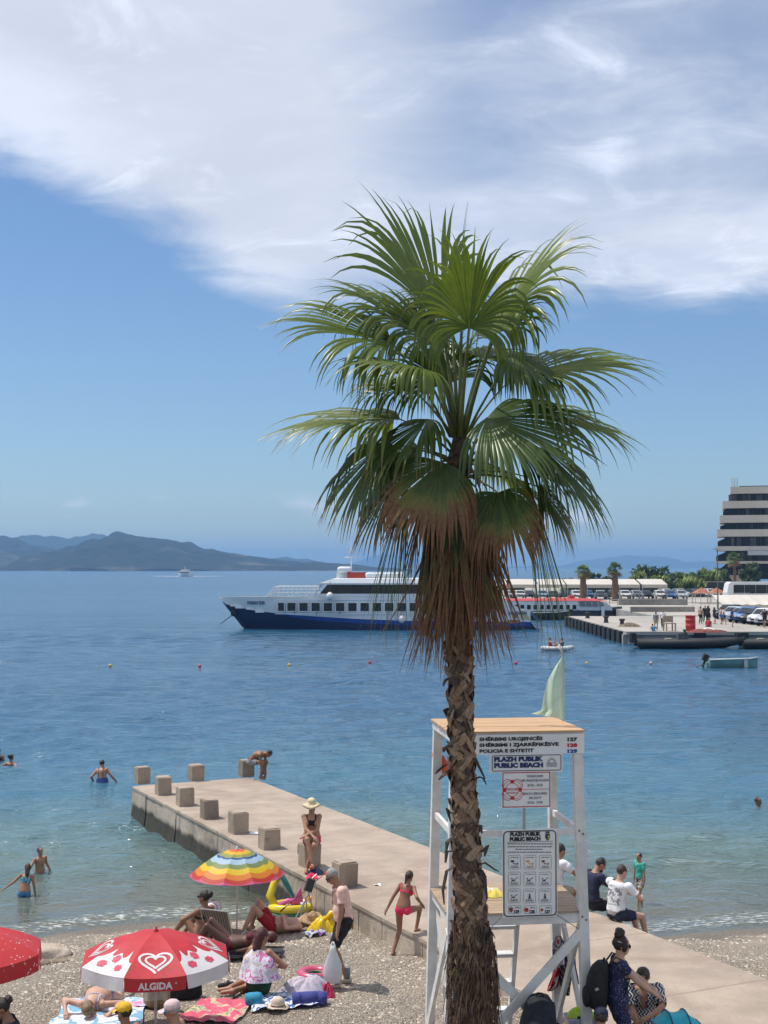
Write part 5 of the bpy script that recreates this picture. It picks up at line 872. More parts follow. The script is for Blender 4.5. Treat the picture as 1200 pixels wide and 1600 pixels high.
def on_panel(parent, k, fn, nu, nv, mat, name, off=.004): return MB().grid(lambda u, v: canopy_pt(8, PH, AR, zr, AH, k, *fn(u, v), off=off), nu, nv).build(name, mat, parent, True)
def ribbon(parent, k, pts, w, mat, name):
    """pts: (s metres across, r) drawn as a band of width w on panel k"""
    hwid = AR * math.sin(PI / 8); b = MB(); n = len(pts); vs = []
    for i, (x, y) in enumerate(pts):
        x0, y0 = pts[max(i - 1, 0)]; x1, y1 = pts[min(i + 1, n - 1)]; dx, dy = x1 - x0, y1 - y0; L = math.hypot(dx, dy) or 1; nx, ny = -dy / L * w / 2, dx / L * w / 2
        for sg in (-1, 1):
            X_, Y_ = x + sg * nx, y + sg * ny; r = 1 - Y_ / (AR * .97); vs.append(canopy_pt(8, PH, AR, zr, AH, k, X_ / (hwid * max(r, .05)), r, off=.005))
    b.add(vs, [(2 * i, 2 * i + 1, 2 * i + 3, 2 * i + 2) for i in range(n - 1)]).build(name, mat, parent)
def heart(t, sc): return (16 * math.sin(t) ** 3 / 16 * sc, (13 * math.cos(t) - 5 * math.cos(2 * t) - 2 * math.cos(3 * t) - math.cos(4 * t)) / 16 * sc * .88)
for k in range(0, 8, 2):
    for sc, a0, a1, w in ((.195, R(-172), R(150), .032), (.118, R(-175), R(176), .028), ):
        ribbon(ps[k], k, [(heart(a0 + (a1 - a0) * i / 44, sc)[0], heart(a0 + (a1 - a0) * i / 44, sc)[1] + .245) for i in range(45)], w, WHC, 'heart_emblem')
for k in range(1, 8, 2):
    top = lambda u, k=k: .66 + .10 * abs(2 * u - 1) ** 1.5 - .10 * math.exp(-((u - .22) / .035) ** 2) - .12 * math.exp(-((u - .80) / .03) ** 2) + .03 * math.sin(u * 21 + k)
    on_panel(ps[k], k, lambda u, v: (2 * u - 1, top(u) * (1 - v) + 1.0 * v), 40, 6, WHC, 'splash_print')
    for j, (cu, cv, ru, rv) in enumerate(((.50, .74, .10, .065), (.27, .86, .11, .055), (.72, .87, .09, .05))):
        b = MB(); m = 18; c0 = (2 * cu - 1, cv); vs = [canopy_pt(8, PH, AR, zr, AH, k, *c0, off=.008)] + [canopy_pt(8, PH, AR, zr, AH, k, c0[0] + 2 * ru * math.cos(2 * PI * i / m) * (1 + .12 * math.sin(3 * i + j)), c0[1] + rv * math.sin(2 * PI * i / m) * (1 + .15 * math.cos(2 * i + j)), off=.008) for i in range(m)]; b.add(vs, [(0, 1 + i, 1 + (i + 1) % m) for i in range(m)]).build('strawberry_print', PKB, ps[k])
for k in range(0, 8, 2):
    am = PH + 2 * PI * (k + .5) / 8; q = V(math.cos(am), math.sin(am), 0); c = canopy_pt(8, PH, AR, zr, AH, k, 0, 1.0) + q * .030 + V(0, 0, -.085)
    o = text('lettering', 'ALGIDA', .112, WHC, ps[k], c, (PI / 2, 0, am + PI / 2), 'CENTER', 1.0, .001, .004); text('lettering', '®', .03, WHC, ps[k], c + V(-math.sin(am), math.cos(am), 0) * .245 + V(0, 0, .03), (PI / 2, 0, am + PI / 2), 'CENTER')
# the plain red parasol cut by the left edge
RSP = MP('speckled_red_cloth', [(0, (.55, .03, .035)), (.975, (.72, .5, .48))], lambda t, v: voro(t, v, 60), .6, trans=.12)
rpq = atd(-52, 1610, 17.0); rpq.z = gz(rpq.x, rpq.y); zr2 = 6.5 - (1478 - 887) / F_PX * 17.0 - rpq.z
parasol('beach_parasol', 'red parasol speckled with white, cut off by the left edge', rpq, .93, zr2, .30, 8, R(-10), [RSP], (.19, [RSP]))
# the rainbow parasol
def rainbow():
    f = lambda t, v: t.m('DIVIDE', t.new('ShaderNodeVectorMath', {0: t.new('ShaderNodeVectorMath', {0: v, 1: (1, 1, 0)}, operation='MULTIPLY').outputs[0]}, operation='LENGTH').outputs['Value'], .81)
    return MP('rainbow_cloth', [(0, (.75, .16, .04)), (.16, (.80, .50, .03)), (.27, (.33, .36, .08)), (.37, (.02, .09, .33)), (.42, (.42, .60, .74)), (.55, (.22, .30, .10)), (.65, (.83, .58, .02)), (.765, (.80, .25, .03)), (.865, (.60, .05, .03)), (.94, (.72, .10, .26))], f, .55, trans=.3)
rpx = on_ground(370, 1464); zr3 = 6.5 - (1361 - 887) / F_PX * rpx.y - rpx.z
parasol('beach_parasol', 'rainbow striped parasol on a white pole at the water edge', rpx, .81, zr3, .42, 10, R(8), [rainbow()], None, .014, tip=WHC)
# a second thin pole beneath the red and white parasol is left to the hidden side; bags beneath it
def soft(name, label, cat, p, prof, mat, rz=0.0, part='body', seed=1, n=18, jit=.06, top=None):
    """a soft upright thing: rings (z, half width, half depth)"""
    t = thing(name, label, cat, p, rz); rg = random.Random(seed); rr = [[V(math.cos(a) * hw * (1 + rg.uniform(-jit, jit)) * min(1.25, abs(math.cos(a)) ** -.3 if abs(math.cos(a)) > .2 else 1.25), math.sin(a) * hd * (1 + rg.uniform(-jit, jit)), z) for a in (2 * PI * j / n for j in range(n))] for z, hw, hd in prof]
    MB().rings(rr).build(part, mat, t, True); return t
g1 = on_ground(284, 1570); t = soft('beach_bag', 'black square beach bag standing beneath the red and white parasol', 'bag', g1 + V(.0, .3, 0), [(0, .20, .12), (.05, .23, .14), (.3, .22, .13), (.34, .20, .11)], C_['black'], seed=3); MB().tube([V(-.1, 0, .33), V(-.06, 0, .48), V(.06, 0, .48), V(.1, 0, .33)], .012, 6).build('bag_handle', BST, t)
g2 = on_ground(240, 1582); t = soft('beach_bag', 'tan woven bag with pale cloth beside the parasol pole', 'bag', g2 + V(0, .25, 0), [(0, .12, .09), (.05, .17, .11), (.35, .19, .12), (.45, .17, .10)], C_['brownstraw'], seed=4)
MB().grid(lambda u, v: V(.02 + .16 * (u - .5) * 2, -.12 - .03 * math.sin(u * 8) - .02 * v, .62 - .5 * v), 10, 10).build('cloth', CL('pale_olive', (.50, .50, .38)), t, True); MB().tube([V(-.1, 0, .44), V(-.05, 0, .6), V(.05, 0, .6), V(.1, 0, .44)], .012, 6).build('bag_handle', C_['brownstraw'], t)
def towel(label, px, py, w, l, rz, mat, seed=1, cat='towel', name='beach_towel', crump=.012, pt=None):
    p = pt or on_ground(px, py); rg = random.Random(seed); ph = [rg.uniform(0, 6) for _ in range(6)]; c, s = math.cos(rz), math.sin(rz)
    def fn(u, v):
        x = (u - .5) * w * (1 + .04 * math.sin(v * 7 + ph[0])); y = (v - .5) * l * (1 + .05 * math.sin(u * 6 + ph[1])); X_, Y_ = c * x - s * y, s * x + c * y
        z = gz(p.x + X_, p.y + Y_) - p.z + .022 + crump * (1 + math.sin(u * 11 + ph[2] + v * 4) * math.sin(v * 9 + ph[3])) + crump * .5 * math.sin(u * 25 + v * 17 + ph[4]); return V(X_, Y_, z)
    return tag(MB().grid(fn, 26, 26).build(name, mat, None, True, p), label, cat)
TW1 = MP('white_blue_towel', [(0, (.68, .70, .74)), (.55, (.20, .42, .60)), (.68, (.70, .70, .72)), (.8, (.5, .06, .08))], lambda t, v: t.noise(v, 4.5, 2, .5, .6)); TW2 = MP('pink_cartoon_towel', [(0, (.62, .10, .16)), (.5, (.66, .14, .22)), (.54, (.62, .50, .30)), (.60, (.10, .25, .12)), (.63, (.55, .42, .32)), (.72, (.03, .03, .08))], lambda t, v: t.noise(v, 4.2, 3, .55, .8)); TW3 = MP('blue_white_print_towel', [(0, (.70, .72, .76)), (.45, (.03, .10, .36)), (.55, (.72, .72, .76)), (.68, (.05, .35, .5))], lambda t, v: t.noise(v, 8, 2, .5, .8))
towel('white and blue towel beneath the woman lying face down', 158, 1580, 1.15, 1.5, R(4), TW1, 1); towel('pink and red printed towel spread on the pebbles', 338, 1583, .80, .95, R(-14), TW2, 2, crump=.02); towel('blue and white printed towel among the bags', 447, 1568, .95, .62, R(10), TW3, 3, crump=.03)
towel('pink and lilac mat lying beneath the red and white parasol', 222, 1571, .42, .34, R(6), MP('pink_mat', [(0, (.70, .28, .42)), (.5, (.55, .50, .68))], lambda t, v: t.noise(v, 6, 1)), 5); towel('rumpled purple and pale cloth beside the yellow inflatable', 492, 1462, .34, .22, .3, MP('pale_purple_cloth', [(0, (.5, .55, .6)), (.5, (.18, .08, .25)), (.7, (.4, .5, .55))], lambda t, v: t.noise(v, 9, 2)), 6, crump=.03)
def heap(name, label, cat, p, rx, ry, rz_, mat, seed=1, rot=0.0, sub=3, part=None):
    """a rumpled pile of cloth"""
    rg = random.Random(seed); ph = [rg.uniform(0, 6) for _ in range(8)]
    def fn(u, v):
        a = u * 2 * PI; r = v; w = 1 + .14 * math.sin(3 * a + ph[0]) + .08 * math.sin(7 * a + ph[1]); z = rz_ * (1 - r ** 2.2) * (1 + .35 * math.sin(2.3 * a + ph[2]) * r) + .035 * math.sin(9 * a + 6 * r + ph[3]) * r * (1 - r) * 3; x = math.cos(a) * rx * r * w; y = math.sin(a) * ry * r * w
        return V(x, y, max(z, 0) + .004)
    return tag(MB().grid(fn, 36, 10).build(name, mat, None, True, p, rot), label, cat)
heap('clothes_heap', 'rumpled pale lilac towel heaped on the blue printed towel', 'towel', on_ground(478, 1558), .36, .24, .26, CL('pale_lilac', (.52, .47, .55), .15), 2); heap('clothes_heap', 'small crumpled turquoise cloth behind the lilac towel heap', 'cloth', on_ground(492, 1540), .14, .10, .14, CL('turquoise', (.03, .35, .42)), 4); heap('clothes_heap', 'crimson cloth at the right end of the towel heap', 'cloth', on_ground(511, 1558), .12, .16, .17, CL('crimson', (.40, .02, .07)), 5)
rl = on_ground(484, 1572); t = thing('rolled_mat', 'rolled royal blue mat in front of the lilac towel heap', 'mat', rl, R(6)); rr = [[V(x, math.cos(a) * r, .095 + math.sin(a) * r) for a in (2 * PI * j / 16 for j in range(16))] for x, r in ((-.235, .06), (-.23, .09), (-.12, .098), (-.115, .088), (-.105, .098), (.1, .10), (.105, .09), (.115, .10), (.225, .09), (.23, .06))]; MB().rings(rr).build('roll', CL('royal_mat', (.045, .055, .24)), t, True)
rl = on_ground(397, 1572); t = thing('neck_pillow', 'small rolled turquoise blue towel beside the kneeling woman', 'towel roll', rl, R(12)); rr = [[V(x, math.cos(a) * r, .09 + math.sin(a) * r) for a in (2 * PI * j / 16 for j in range(16))] for x, r in ((-.12, .03), (-.115, .075), (-.06, .092), (.05, .094), (.10, .08), (.11, .03))]; MB().rings(rr).build('roll', CL('turquoise_blue', (.03, .26, .42)), t, True)
def loose_hat(label, p, mat, r=.17, tilt=0.0, rz=0.0, name='sun_hat'):
    t = thing(name, label, 'hat', p, rz); m = Matrix.Rotation(tilt, 3, 'X'); rr = [[m @ V(math.cos(a) * q, math.sin(a) * q, u + (.012 * math.sin(3 * a) if q > .1 else 0)) for a in (2 * PI * j / 26 for j in range(26))] for q, u in ((r, .012), (r * .8, .018), (.092, .022), (.088, .07), (.078, .11), (.045, .135), (.008, .138))]; MB().rings(rr).build('hat_body', mat, t, True)
    rr = [[m @ V(math.cos(a) * q, math.sin(a) * q, u) for a in (2 * PI * j / 26 for j in range(26))] for q, u in ((.0945, .026), (.0935, .044))]; MB().rings(rr, False).build('hat_band', CL('brown_band', (.16, .10, .06)), t)
    return t
loose_hat('cream sun hat lying on the blue printed towel', on_ground(434, 1580) + V(0, 0, .05), M('cream_felt', (.62, .52, .42), .85, .08, 12), .15); loose_hat('white sun hat hung on the back of the striped beach chair', on_ground(333, 1470) + V(0, -.05, .52), M('white_felt', (.70, .66, .70), .85, .06), .17, R(58), R(-25))
# swim ring with watermelon print
def torus(R0, r0, c=(0, 0, 0), nu=32, nv=12, sq=1.0): 
    return MB().grid(lambda u, v: V(c) + V(math.cos(2 * PI * u) * (R0 + r0 * math.cos(2 * PI * v)), math.sin(2 * PI * u) * (R0 + r0 * math.cos(2 * PI * v)), r0 * sq * (1 + math.sin(2 * PI * v))), nu, nv)
rp2 = on_ground(492, 1531); t = thing('swim_ring', 'green swim ring with pink top lying beside the plastic bag', 'swim ring', rp2); torus(.20, .075).build('ring', MP('watermelon_vinyl', [(0, (.02, .20, .05)), (.60, (.66, .62, .6)), (.66, (.55, .08, .16))], lambda t, v: t.ramp(axis(t, v, 2), 0, .15, 0, 1, 'LINEAR'), .3), t, True); MB().tube([V(.19, -.04, .148), V(.19, -.04, .165)], .008, 8).build('valve', WP, t)
# sandals on the pebbles
for i, (x, y, lab_) in enumerate(((353, 1542, 'black open sandal lying left of its pair'), (369, 1540, 'grey and white sandal lying right of its pair'))):
    t = thing('sandal', lab_, 'sandal', on_ground(x, y) + V(0, 0, .015), R(25 - 60 * i)); MB().caps((-.09, 0, .012), .034, (.09, 0, .012), .042).build('sole', M('sandal_sole%d' % i, ((.02, .02, .02), (.45, .45, .45))[i], .7), t, True); MB().tube([V(.02, -.05, .01), V(.03, -.02, .065), V(.03, .02, .065), V(.02, .05, .01)], .018, 6, flat=.5).build('strap', M('sandal_strap%d' % i, ((.02, .02, .02), (.12, .12, .13))[i], .7), t, True)
# beach chair seen from behind
STR2 = MP('brown_striped_canvas', [(0, (.30, .24, .18)), (.5, (.12, .09, .07))], lambda t, v: t.m('FRACT', t.m('MULTIPLY', axis(t, v, 0), 22))); bc = on_ground(343, 1476); t = thing('beach_chair', 'low beach chair with brown striped canvas back', 'beach chair', bc, R(-22))
MB().grid(lambda u, v: V(-.23 + .46 * u, -.02 - .16 * v + .03 * math.sin(v * PI), .12 + .46 * v), 8, 8).build('backrest', STR2, t, True); MB().grid(lambda u, v: V(-.23 + .46 * u, 0 + .45 * v, .12 + .03 * v - .03 * math.sin(v * PI)), 8, 6).build('seat', STR2, t, True)
for s in (-1, 1):
    MB().tube([V(s * .245, .05, 0), V(s * .245, -.20, .60)], .012, 6).build('frame_tube', STEEL, t); MB().tube([V(s * .245, .45, .15), V(s * .245, -.12, 0)], .012, 6).build('leg', STEEL, t)
MB().tube([V(-.245, -.20, .60), V(.245, -.20, .60)], .012, 6).build('frame_tube', STEEL, t)
# inflatable toddler boat with canopy
YV = M('yellow_vinyl', (.72, .58, .03), .3, .06, 4); TV = M('teal_vinyl', (.02, .21, .20), .3, .1, 4); PV = M('pink_vinyl', (.62, .12, .34), .35, .1); WV = M('pale_vinyl', (.6, .6, .66), .35, .08); DG = M('dark_green_vinyl', (.02, .16, .07), .3, .1)
ib = on_ground(458, 1435); t = thing('inflatable_boat', 'yellow and green inflatable toddler boat with a teal sunshade', 'inflatable', ib, R(12))
b = torus(.34, .085); b.v = [(x * 1.15, y * .8, z) for x, y, z in b.v]; b.build('lower_tube', DG, t, True); b = torus(.32, .08, (0, 0, .14)); b.v = [(x * 1.15, y * .8, z) for x, y, z in b.v]; b.build('upper_tube', YV, t, True)
MB().ell((.04, 0, .24), (.30, .22, .06)).build('seat', WV, t, True); MB().tube([V(-.28, -.12, .28), V(-.12, -.15, .36), V(.1, -.14, .33)], .05, 8).build('seat_edge', PV, t, True); m_ = Matrix.Rotation(R(-28), 3, 'Y')
MB().ell(V(-.12, .12, .62), (.055, .20, .36), m_, 16, 12).build('sunshade', TV, t, True); MB().tube([V(-.34, -.02, .26), V(-.42, .05, .42), V(-.34, .10, .62), V(-.24, .12, .80)], [.07, .08, .07, .05], 10).build('shade_support', YV, t, True); MB().poly([V(-.06, -.18, .30), V(.16, -.18, .34), V(.12, -.16, .60)], (0, 1, 0), .03).build('pink_fin', PV, t); MB().ell((.32, -.10, .36), (.07, .06, .06)).build('toy_wheel', M('orange_vinyl', (.75, .28, .03), .35), t, True); MB().ell((.38, -.02, .28), (.05, .08, .09)).build('bumper', PV, t, True)
# folding pushchair beside it
fc = on_ground(470, 1452); t = thing('folding_chair', 'folded grey camping chair standing in front of the toddler boat', 'folding chair', fc, R(20))
for a, c in (((-.22, 0, 0), (.18, .05, .62)), ((-.10, -.05, 0), (.10, .0, .55)), ((.12, -.04, 0), (.10, .02, .52)), ((.30, .02, 0), (.14, .05, .66))): MB().tube([V(a), V(c)], .012, 6).build('leg', STEEL, t)
MB().box((.17, .04, .74), (.14, .06, .22), M3=Matrix.Rotation(R(20), 3, 'Y')).build('folded_seat', CL('charcoal_canvas', (.05, .05, .055)), t); MB().tube([V(.16, .03, .64), V(.22, .04, .86), V(.30, .04, .92)], .010, 6).build('handle', STEEL, t)
rod = thing('fishing_rod', 'thin red rod leaning across the toddler boat towards the jetty', 'rod', fc + V(.0, .05, .05)); MB().tube([V(-.30, 0, .30), V(.1, .05, .62), V(.50, .10, .96)], .008, 6).build('rod', M('red_lacquer', (.45, .03, .05), .4), rod, True); MB().tube([V(-.36, 0, .25), V(-.28, 0, .315)], .014, 6).build('grip', BST, rod, True)
# yellow deflated inflatable
yi = on_ground(505, 1454); t = heap('yellow_inflatable', 'half deflated bright yellow inflatable behind the lying man', 'inflatable', yi, .30, .17, .22, M('bright_yellow_vinyl', (.80, .52, .01), .3, .08, 5, .5, 9), 7); t2_ = MB().tube([V(.02, -.02, .16), V(.14, .02, .28), V(.24, .03, .26), V(.26, 0, .14)], [.04, .06, .07, .05], 10); o = t2_.build('air_chamber', MATS['bright_yellow_vinyl'], t, True)
heap('red_cap', 'small red cloth bundle beside the yellow inflatable', 'cloth', on_ground(503, 1452) + V(0, -.1, 0), .09, .08, .12, C_['red'], 3)
# pale rock and heaped sand at the water's edge
rk_ = on_ground(72, 1494); b = MB().ell((0, 0, .02), (.40, .22, .17), None, 18, 12, .14, 5); tag(b.build('beach_rock', M('pale_rock', (.46, .38, .30), .9, .18, 6, .8, 14), None, True, rk_, R(-8)), 'pale flat rock beside the red speckled parasol', 'rock')
for i, (x, y, r) in enumerate(((50, 1500, .14), (62, 1506, .12), (96, 1503, .1))): tag(MB().ell((0, 0, .01), (r * 1.3, r, r * .5), None, 12, 8, .18, i).build('beach_rock', M('brown_rock', (.24, .19, .14), .95, .25, 8, .8, 18), None, True, on_ground(x, y)), ('small brown stone left of the pale rock', 'small brown stone in front of the pale rock', 'small brown stone right of the pale rock')[i], 'rock')
# litter and small things on the jetty
pl = atz(398, 1303, JZ) ; t = thing('plate', 'white plate lying on the jetty beside a block', 'plate', V(pl.x, pl.y, JZ + .004)); MB().lathe([(.07, 0), (.12, .012), (.125, .016), (.118, .014), (.07, .006), (.002, .006)], n=24).build('dish', M('white_china', (.75, .75, .75), .3), t, True)
pc = atz(590, 1383, JZ); t = MB().grid(lambda u, v: V(-.06 + .12 * u, -.05 + .1 * v, .012 + .012 * math.sin(u * 5 + v * 4)), 6, 6).build('paper_scrap', M('white_paper', (.78, .77, .75), .8), None, False, V(pc.x, pc.y, JZ)); tag(t, 'scrap of white paper lying on the jetty paving', 'paper')
for i, (x, y, lab_, mt) in enumerate(((493, 1366, 'dark bundle of clothes on the jetty by the seated woman', C_['navy']), (487, 1372, 'pink cloth on the jetty edge by the seated woman', C_['hot']))): p = atz(x, y, JZ); heap('clothes_heap', lab_, 'clothes', V(p.x, p.y, JZ), .16 - .05 * i, .12, .10 - .03 * i, mt, 11 + i)
# on the tower deck and hanging from the tower
dkp = Matrix.Rotation(TA, 3, 'Z') @ tl(765, 1386, .15) + V(TC.x, TC.y, 0); dkp.z = DECK + .003; heap('towel_heap', 'white and yellow towel lying on the tower deck', 'towel', dkp, .20, .15, .07, MP('white_yellow_cloth', [(0, (.72, .70, .66)), (.5, (.74, .60, .12))], lambda t, v: t.noise(v, 5, 1)), 6)
KID = MP('kids_print_cloth', [(0, (.62, .60, .64)), (.42, (.10, .10, .16)), (.5, (.60, .60, .64)), (.62, (.40, .03, .05))], lambda t, v: t.noise(v, 13, 2, .5, .6)); DRK = MP('dark_striped_cloth', [(0, (.015, .015, .025)), (.78, (.6, .6, .6)), (.84, (.35, .03, .04)), (.9, (.015, .015, .025))], lambda t, v: t.m('FRACT', t.m('ADD', t.m('MULTIPLY', axis(t, v, 0), 14), t.m('MULTIPLY', axis(t, v, 2), 12))))
hgp = Matrix.Rotation(TA, 3, 'Z') @ tl(880, 1560, hy - .25) + V(TC.x, TC.y, 0); q = lambda x, y, d=0.0: atd(x, y, hgp.y + d) - hgp
def hung(name, label, outline, mat, dd, seed):
    """a garment hanging in folds; outline: (left px, right px, y px) rows"""
    t = thing(name, label, 'clothes', hgp); n = len(outline) - 1
    def fn(u, v, sg=1):
        k = v * n; i = min(int(k), n - 1); f = k - i; a, c = outline[i], outline[i + 1]; l, r, y = (p_ * (1 - f) + q_ * f for p_, q_ in zip(a, c)); return q(l + (r - l) * u, y, dd + sg * (.035 * math.sin(u * 13 + seed + v * 3) * (.3 + v) + .05 * math.sin(u * PI)))
    MB().grid(lambda u, v: fn(u, v, -1), 18, 20).build('front', mat, t, True); MB().grid(lambda u, v: fn(u, v, 1) + V(0, .02, 0), 18, 20).build('back', mat, t, True); return t
hung('hanging_shirt', "child's pale printed top hanging on the tower brace", [(869, 877, 1463), (863, 884, 1476), (864, 882, 1500), (862, 884, 1508)], KID, -.04, 1); hung('hanging_trousers', 'dark striped trousers with red cuffs hanging on the tower brace', [(884, 896, 1492), (876, 890, 1508), (872, 893, 1530), (878, 891, 1545), (883, 890, 1556)], DRK, .02, 2); hung('hanging_bib', 'red and white printed cloth hanging on the tower brace', [(869, 875, 1512), (863, 875, 1526), (857, 873, 1540), (855, 862, 1549)], MP('red_white_print', [(0, (.42, .02, .04)), (.52, (.65, .62, .6))], lambda t, v: t.noise(v, 9, 1)), .06, 3); hung('hanging_jacket', 'dark blue jacket hanging behind the tower brace', [(893, 899, 1493), (888, 900, 1510), (894, 904, 1530), (899, 905, 1538)], C_['dblue'], .10, 4)
# white cool box with lime float, the turquoise pop-up
cbp = atd(912, 1600, 16.1); cbp.z = gz(cbp.x, cbp.y); ztop = 6.5 - (1583 - 887) / F_PX * 16.1 - cbp.z; t = thing('cool_box', 'large white plastic box behind the navy cap', 'box', cbp, R(5)); MB().box((0, 0, ztop / 2), (.36, .26, ztop), taper=1.05).build('box_body', WV, t); MB().box((0, 0, ztop + .021), (.40, .30, .04)).build('lid_rim', M('grey_blue_plastic', (.36, .38, .48), .4), t)
t = thing('lime_float', 'lime green plastic float lying on the white box', 'float', cbp + V(-.02, 0, ztop + .042), R(-10)); MB().grid(lambda u, v: V(-.17 + .34 * u, -.10 + .2 * v, .105 * math.sin(PI * min(1, u * 1.25) * .9) ** .6 * math.sin(PI * v) ** .5 + .002), 20, 10).build('shell', M('lime_plastic', (.42, .62, .02), .3), t, True); MB().bar((-.05, -.115, .02), (.06, -.112, .02), .012, .02).build('grip', BST, t)
ptp = atd(1056, 1600, 15.9); ptp.z = JZ; PT = M('turquoise_nylon', (.015, .40, .50), .5, .08, 4, .5, 10, trans=.15); zt = 6.5 - (1567 - 887) / F_PX * 15.9 - JZ; t = thing('pushchair_hood', 'bright turquoise pushchair with folding hood beside the patterned shirt', 'pushchair', ptp, R(8))
for i in range(4):
    a0, a1 = R(150 - 40 * i), R(150 - 40 * (i + 1)); MB().grid(lambda u, v: V((.30 + .015 * math.sin(v * PI) + .012 * math.sin(u * 21) * math.sin(v * PI)) * math.cos(a0 + (a1 - a0) * v), -.20 + .40 * u, zt - .30 + (.30 - .05 * math.sin(v * PI)) * math.sin(a0 + (a1 - a0) * v) * (1 - .35 * abs(2 * u - 1) ** 2.5)), 14, 8).build('hood_panel', PT, t, True); MB().tube([V(.305 * math.cos(a0), -.20 + .40 * u, zt - .30 + .305 * math.sin(a0) * (1 - .35 * abs(2 * u - 1) ** 2.5)) for u in (i_ / 12 for i_ in range(13))], .008, 6).build('hood_hoop', M('navy_piping', (.02, .05, .12), .6), t, True)
MB().box((0, 0, zt - .46), (.50, .36, .26), taper=1.1).build('seat_shell', PT, t); 
for x in (-.2, .2):
    for y in (-.16, .16): MB().tube([V(x, y, zt - .55), V(x * 1.2, y * 1.1, .09)], .014, 6).build('leg', STEEL, t); w_ = MB(); w_.v = []; o = torus(.07, .02); o.v = [(a + x * 1.2, c + y * 1.1, 0.002 + b_ + .07) for a, b_, c in o.v]; o.build('wheel', BST, t, True)
# ================================================================ the moored excursion ship
SHW = M('ship_white', (.72, .73, .74), .4, .06, .8, .05, 3); SHB = M('ship_blue', (.004, .014, .065), .35, .15, .6); SHB2 = M('ship_bright_blue', (.006, .05, .26), .35, .12, .6); GLS = M('dark_glass', (.012, .014, .018), .08, .2, 1.0); RUST = M('rust_streak', (.28, .13, .05), .9, .4, 2)
DSH = 146.0; shp = atz(345, 981, 0); shp = V(shp.x, DSH, 0); ship = thing('excursion_ship', 'blue and white excursion ship at anchor, half hidden by the palm', 'ship', shp); U_ = DSH / F_PX
sx_ = lambda px: (px - 345) * U_; sz_ = lambda py: (979.5 - py) * U_
def half(x):  # half breadth at deck and at waterline
    f = min(1, max(0, x / 11.0)); d = 3.3 * f ** .55; w = 3.15 * min(1, max(0, (x - 2.6) / 11)) ** .75; k = 1 - .10 * max(0, (x - 26) / 8) ; return d * k, w * k
def prof(px, tab): return float(np.interp(px, [t[0] for t in tab], [t[1] for t in tab]))
line = [(345, 936), (358, 942), (400, 951), (455, 957), (560, 963), (640, 966), (845, 968)]; top = [(345, 930), (380, 930), (435, 929), (845, 929)]
sts = [345, 350, 358, 368, 380, 400, 425, 460, 500, 560, 640, 720, 780, 815, 826]
def hullpt(px, z, sgn):
    x = sx_(px); d, w = half(x); zt = sz_(prof(px, top)); f = max(0, min(1, z / max(zt, .1))); y = (w + (d - w) * f ** .8) * sgn; rake = 0
    zb = max(0.0, (2.6 - x)) / 2.6 * 3.35       # the stem rises forward
    return V(x, y, max(z, zb) if x < 2.6 else z)
def hull_band(name, lo, hi, mat, n=4):
    b = MB()
    for sg in (-1, 1):
        vs = [hullpt(px, lo(px) + (hi(px) - lo(px)) * j / n, sg) for px in sts for j in range(n + 1)]; fs = [(i * (n + 1) + j, i * (n + 1) + j + 1, (i + 1) * (n + 1) + j + 1, (i + 1) * (n + 1) + j) for i in range(len(sts) - 1) for j in range(n)]; b.add(vs, fs)
    d = half(sx_(826))[0]; b.add([V(sx_(826) + (1.25 - 1.25 * f) , s * d * (.96 + .04 * f), lo(826) + (hi(826) - lo(826)) * f) for f in (0, 1) for s in (-1, 1)], [(0, 1, 3, 2)])
    return b.build(name, mat, ship, True)
zl_ = lambda px: sz_(prof(px, line)); hull_band('lower_hull', lambda p: -.8, zl_, SHB); hull_band('blue_stripe', lambda p: zl_(p) - (0 if p < 440 else min(.42, (p - 440) * .01)), lambda p: zl_(p) + .02, SHB2, 1).scale = (1, 1.004, 1)
stern_cut = [(780, 929), (790, 950), (826, 951)]
hull_band('upper_hull', zl_, lambda p: sz_(929.5 if p < 785 else 950), SHW)
b = MB(); b.add([hullpt(px, sz_(929.5 if px < 785 else 951) - .25, s) for px in sts for s in (-1, 1)], [(2 * i, 2 * i + 2, 2 * i + 3, 2 * i + 1) for i in range(len(sts) - 1)]); b.build('main_deck', M('ship_deck', (.30, .30, .29), .8), ship)
for i in range(18):
    px = 442 + 18.68 * i if i else 444.5; y = -half(sx_(px))[0] - .02; w = .44 if i else .32; o = MB().bx(sx_(px) - w, sx_(px) + w, y - .02, y + .10, sz_(951), sz_(938.5)).build('window', SHW if False else GLS, ship); f = MB()
    for (x0, x1, z0, z1) in ((-w - .06, w + .06, sz_(951) - .06, sz_(951)), (-w - .06, w + .06, sz_(938.5), sz_(938.5) + .06), (-w - .06, -w, sz_(951), sz_(938.5)), (w, w + .06, sz_(951), sz_(938.5))): f.bx(sx_(px) + x0, sx_(px) + x1, y - .035, y + .05, z0, z1)
    f.build('window_frame', SHW, o)
for z in (933.5, 955): MB().bx(sx_(436), sx_(780), -3.36, -3.30, sz_(z) - .03, sz_(z) + .03).build('rubbing_strake', SHW, ship)
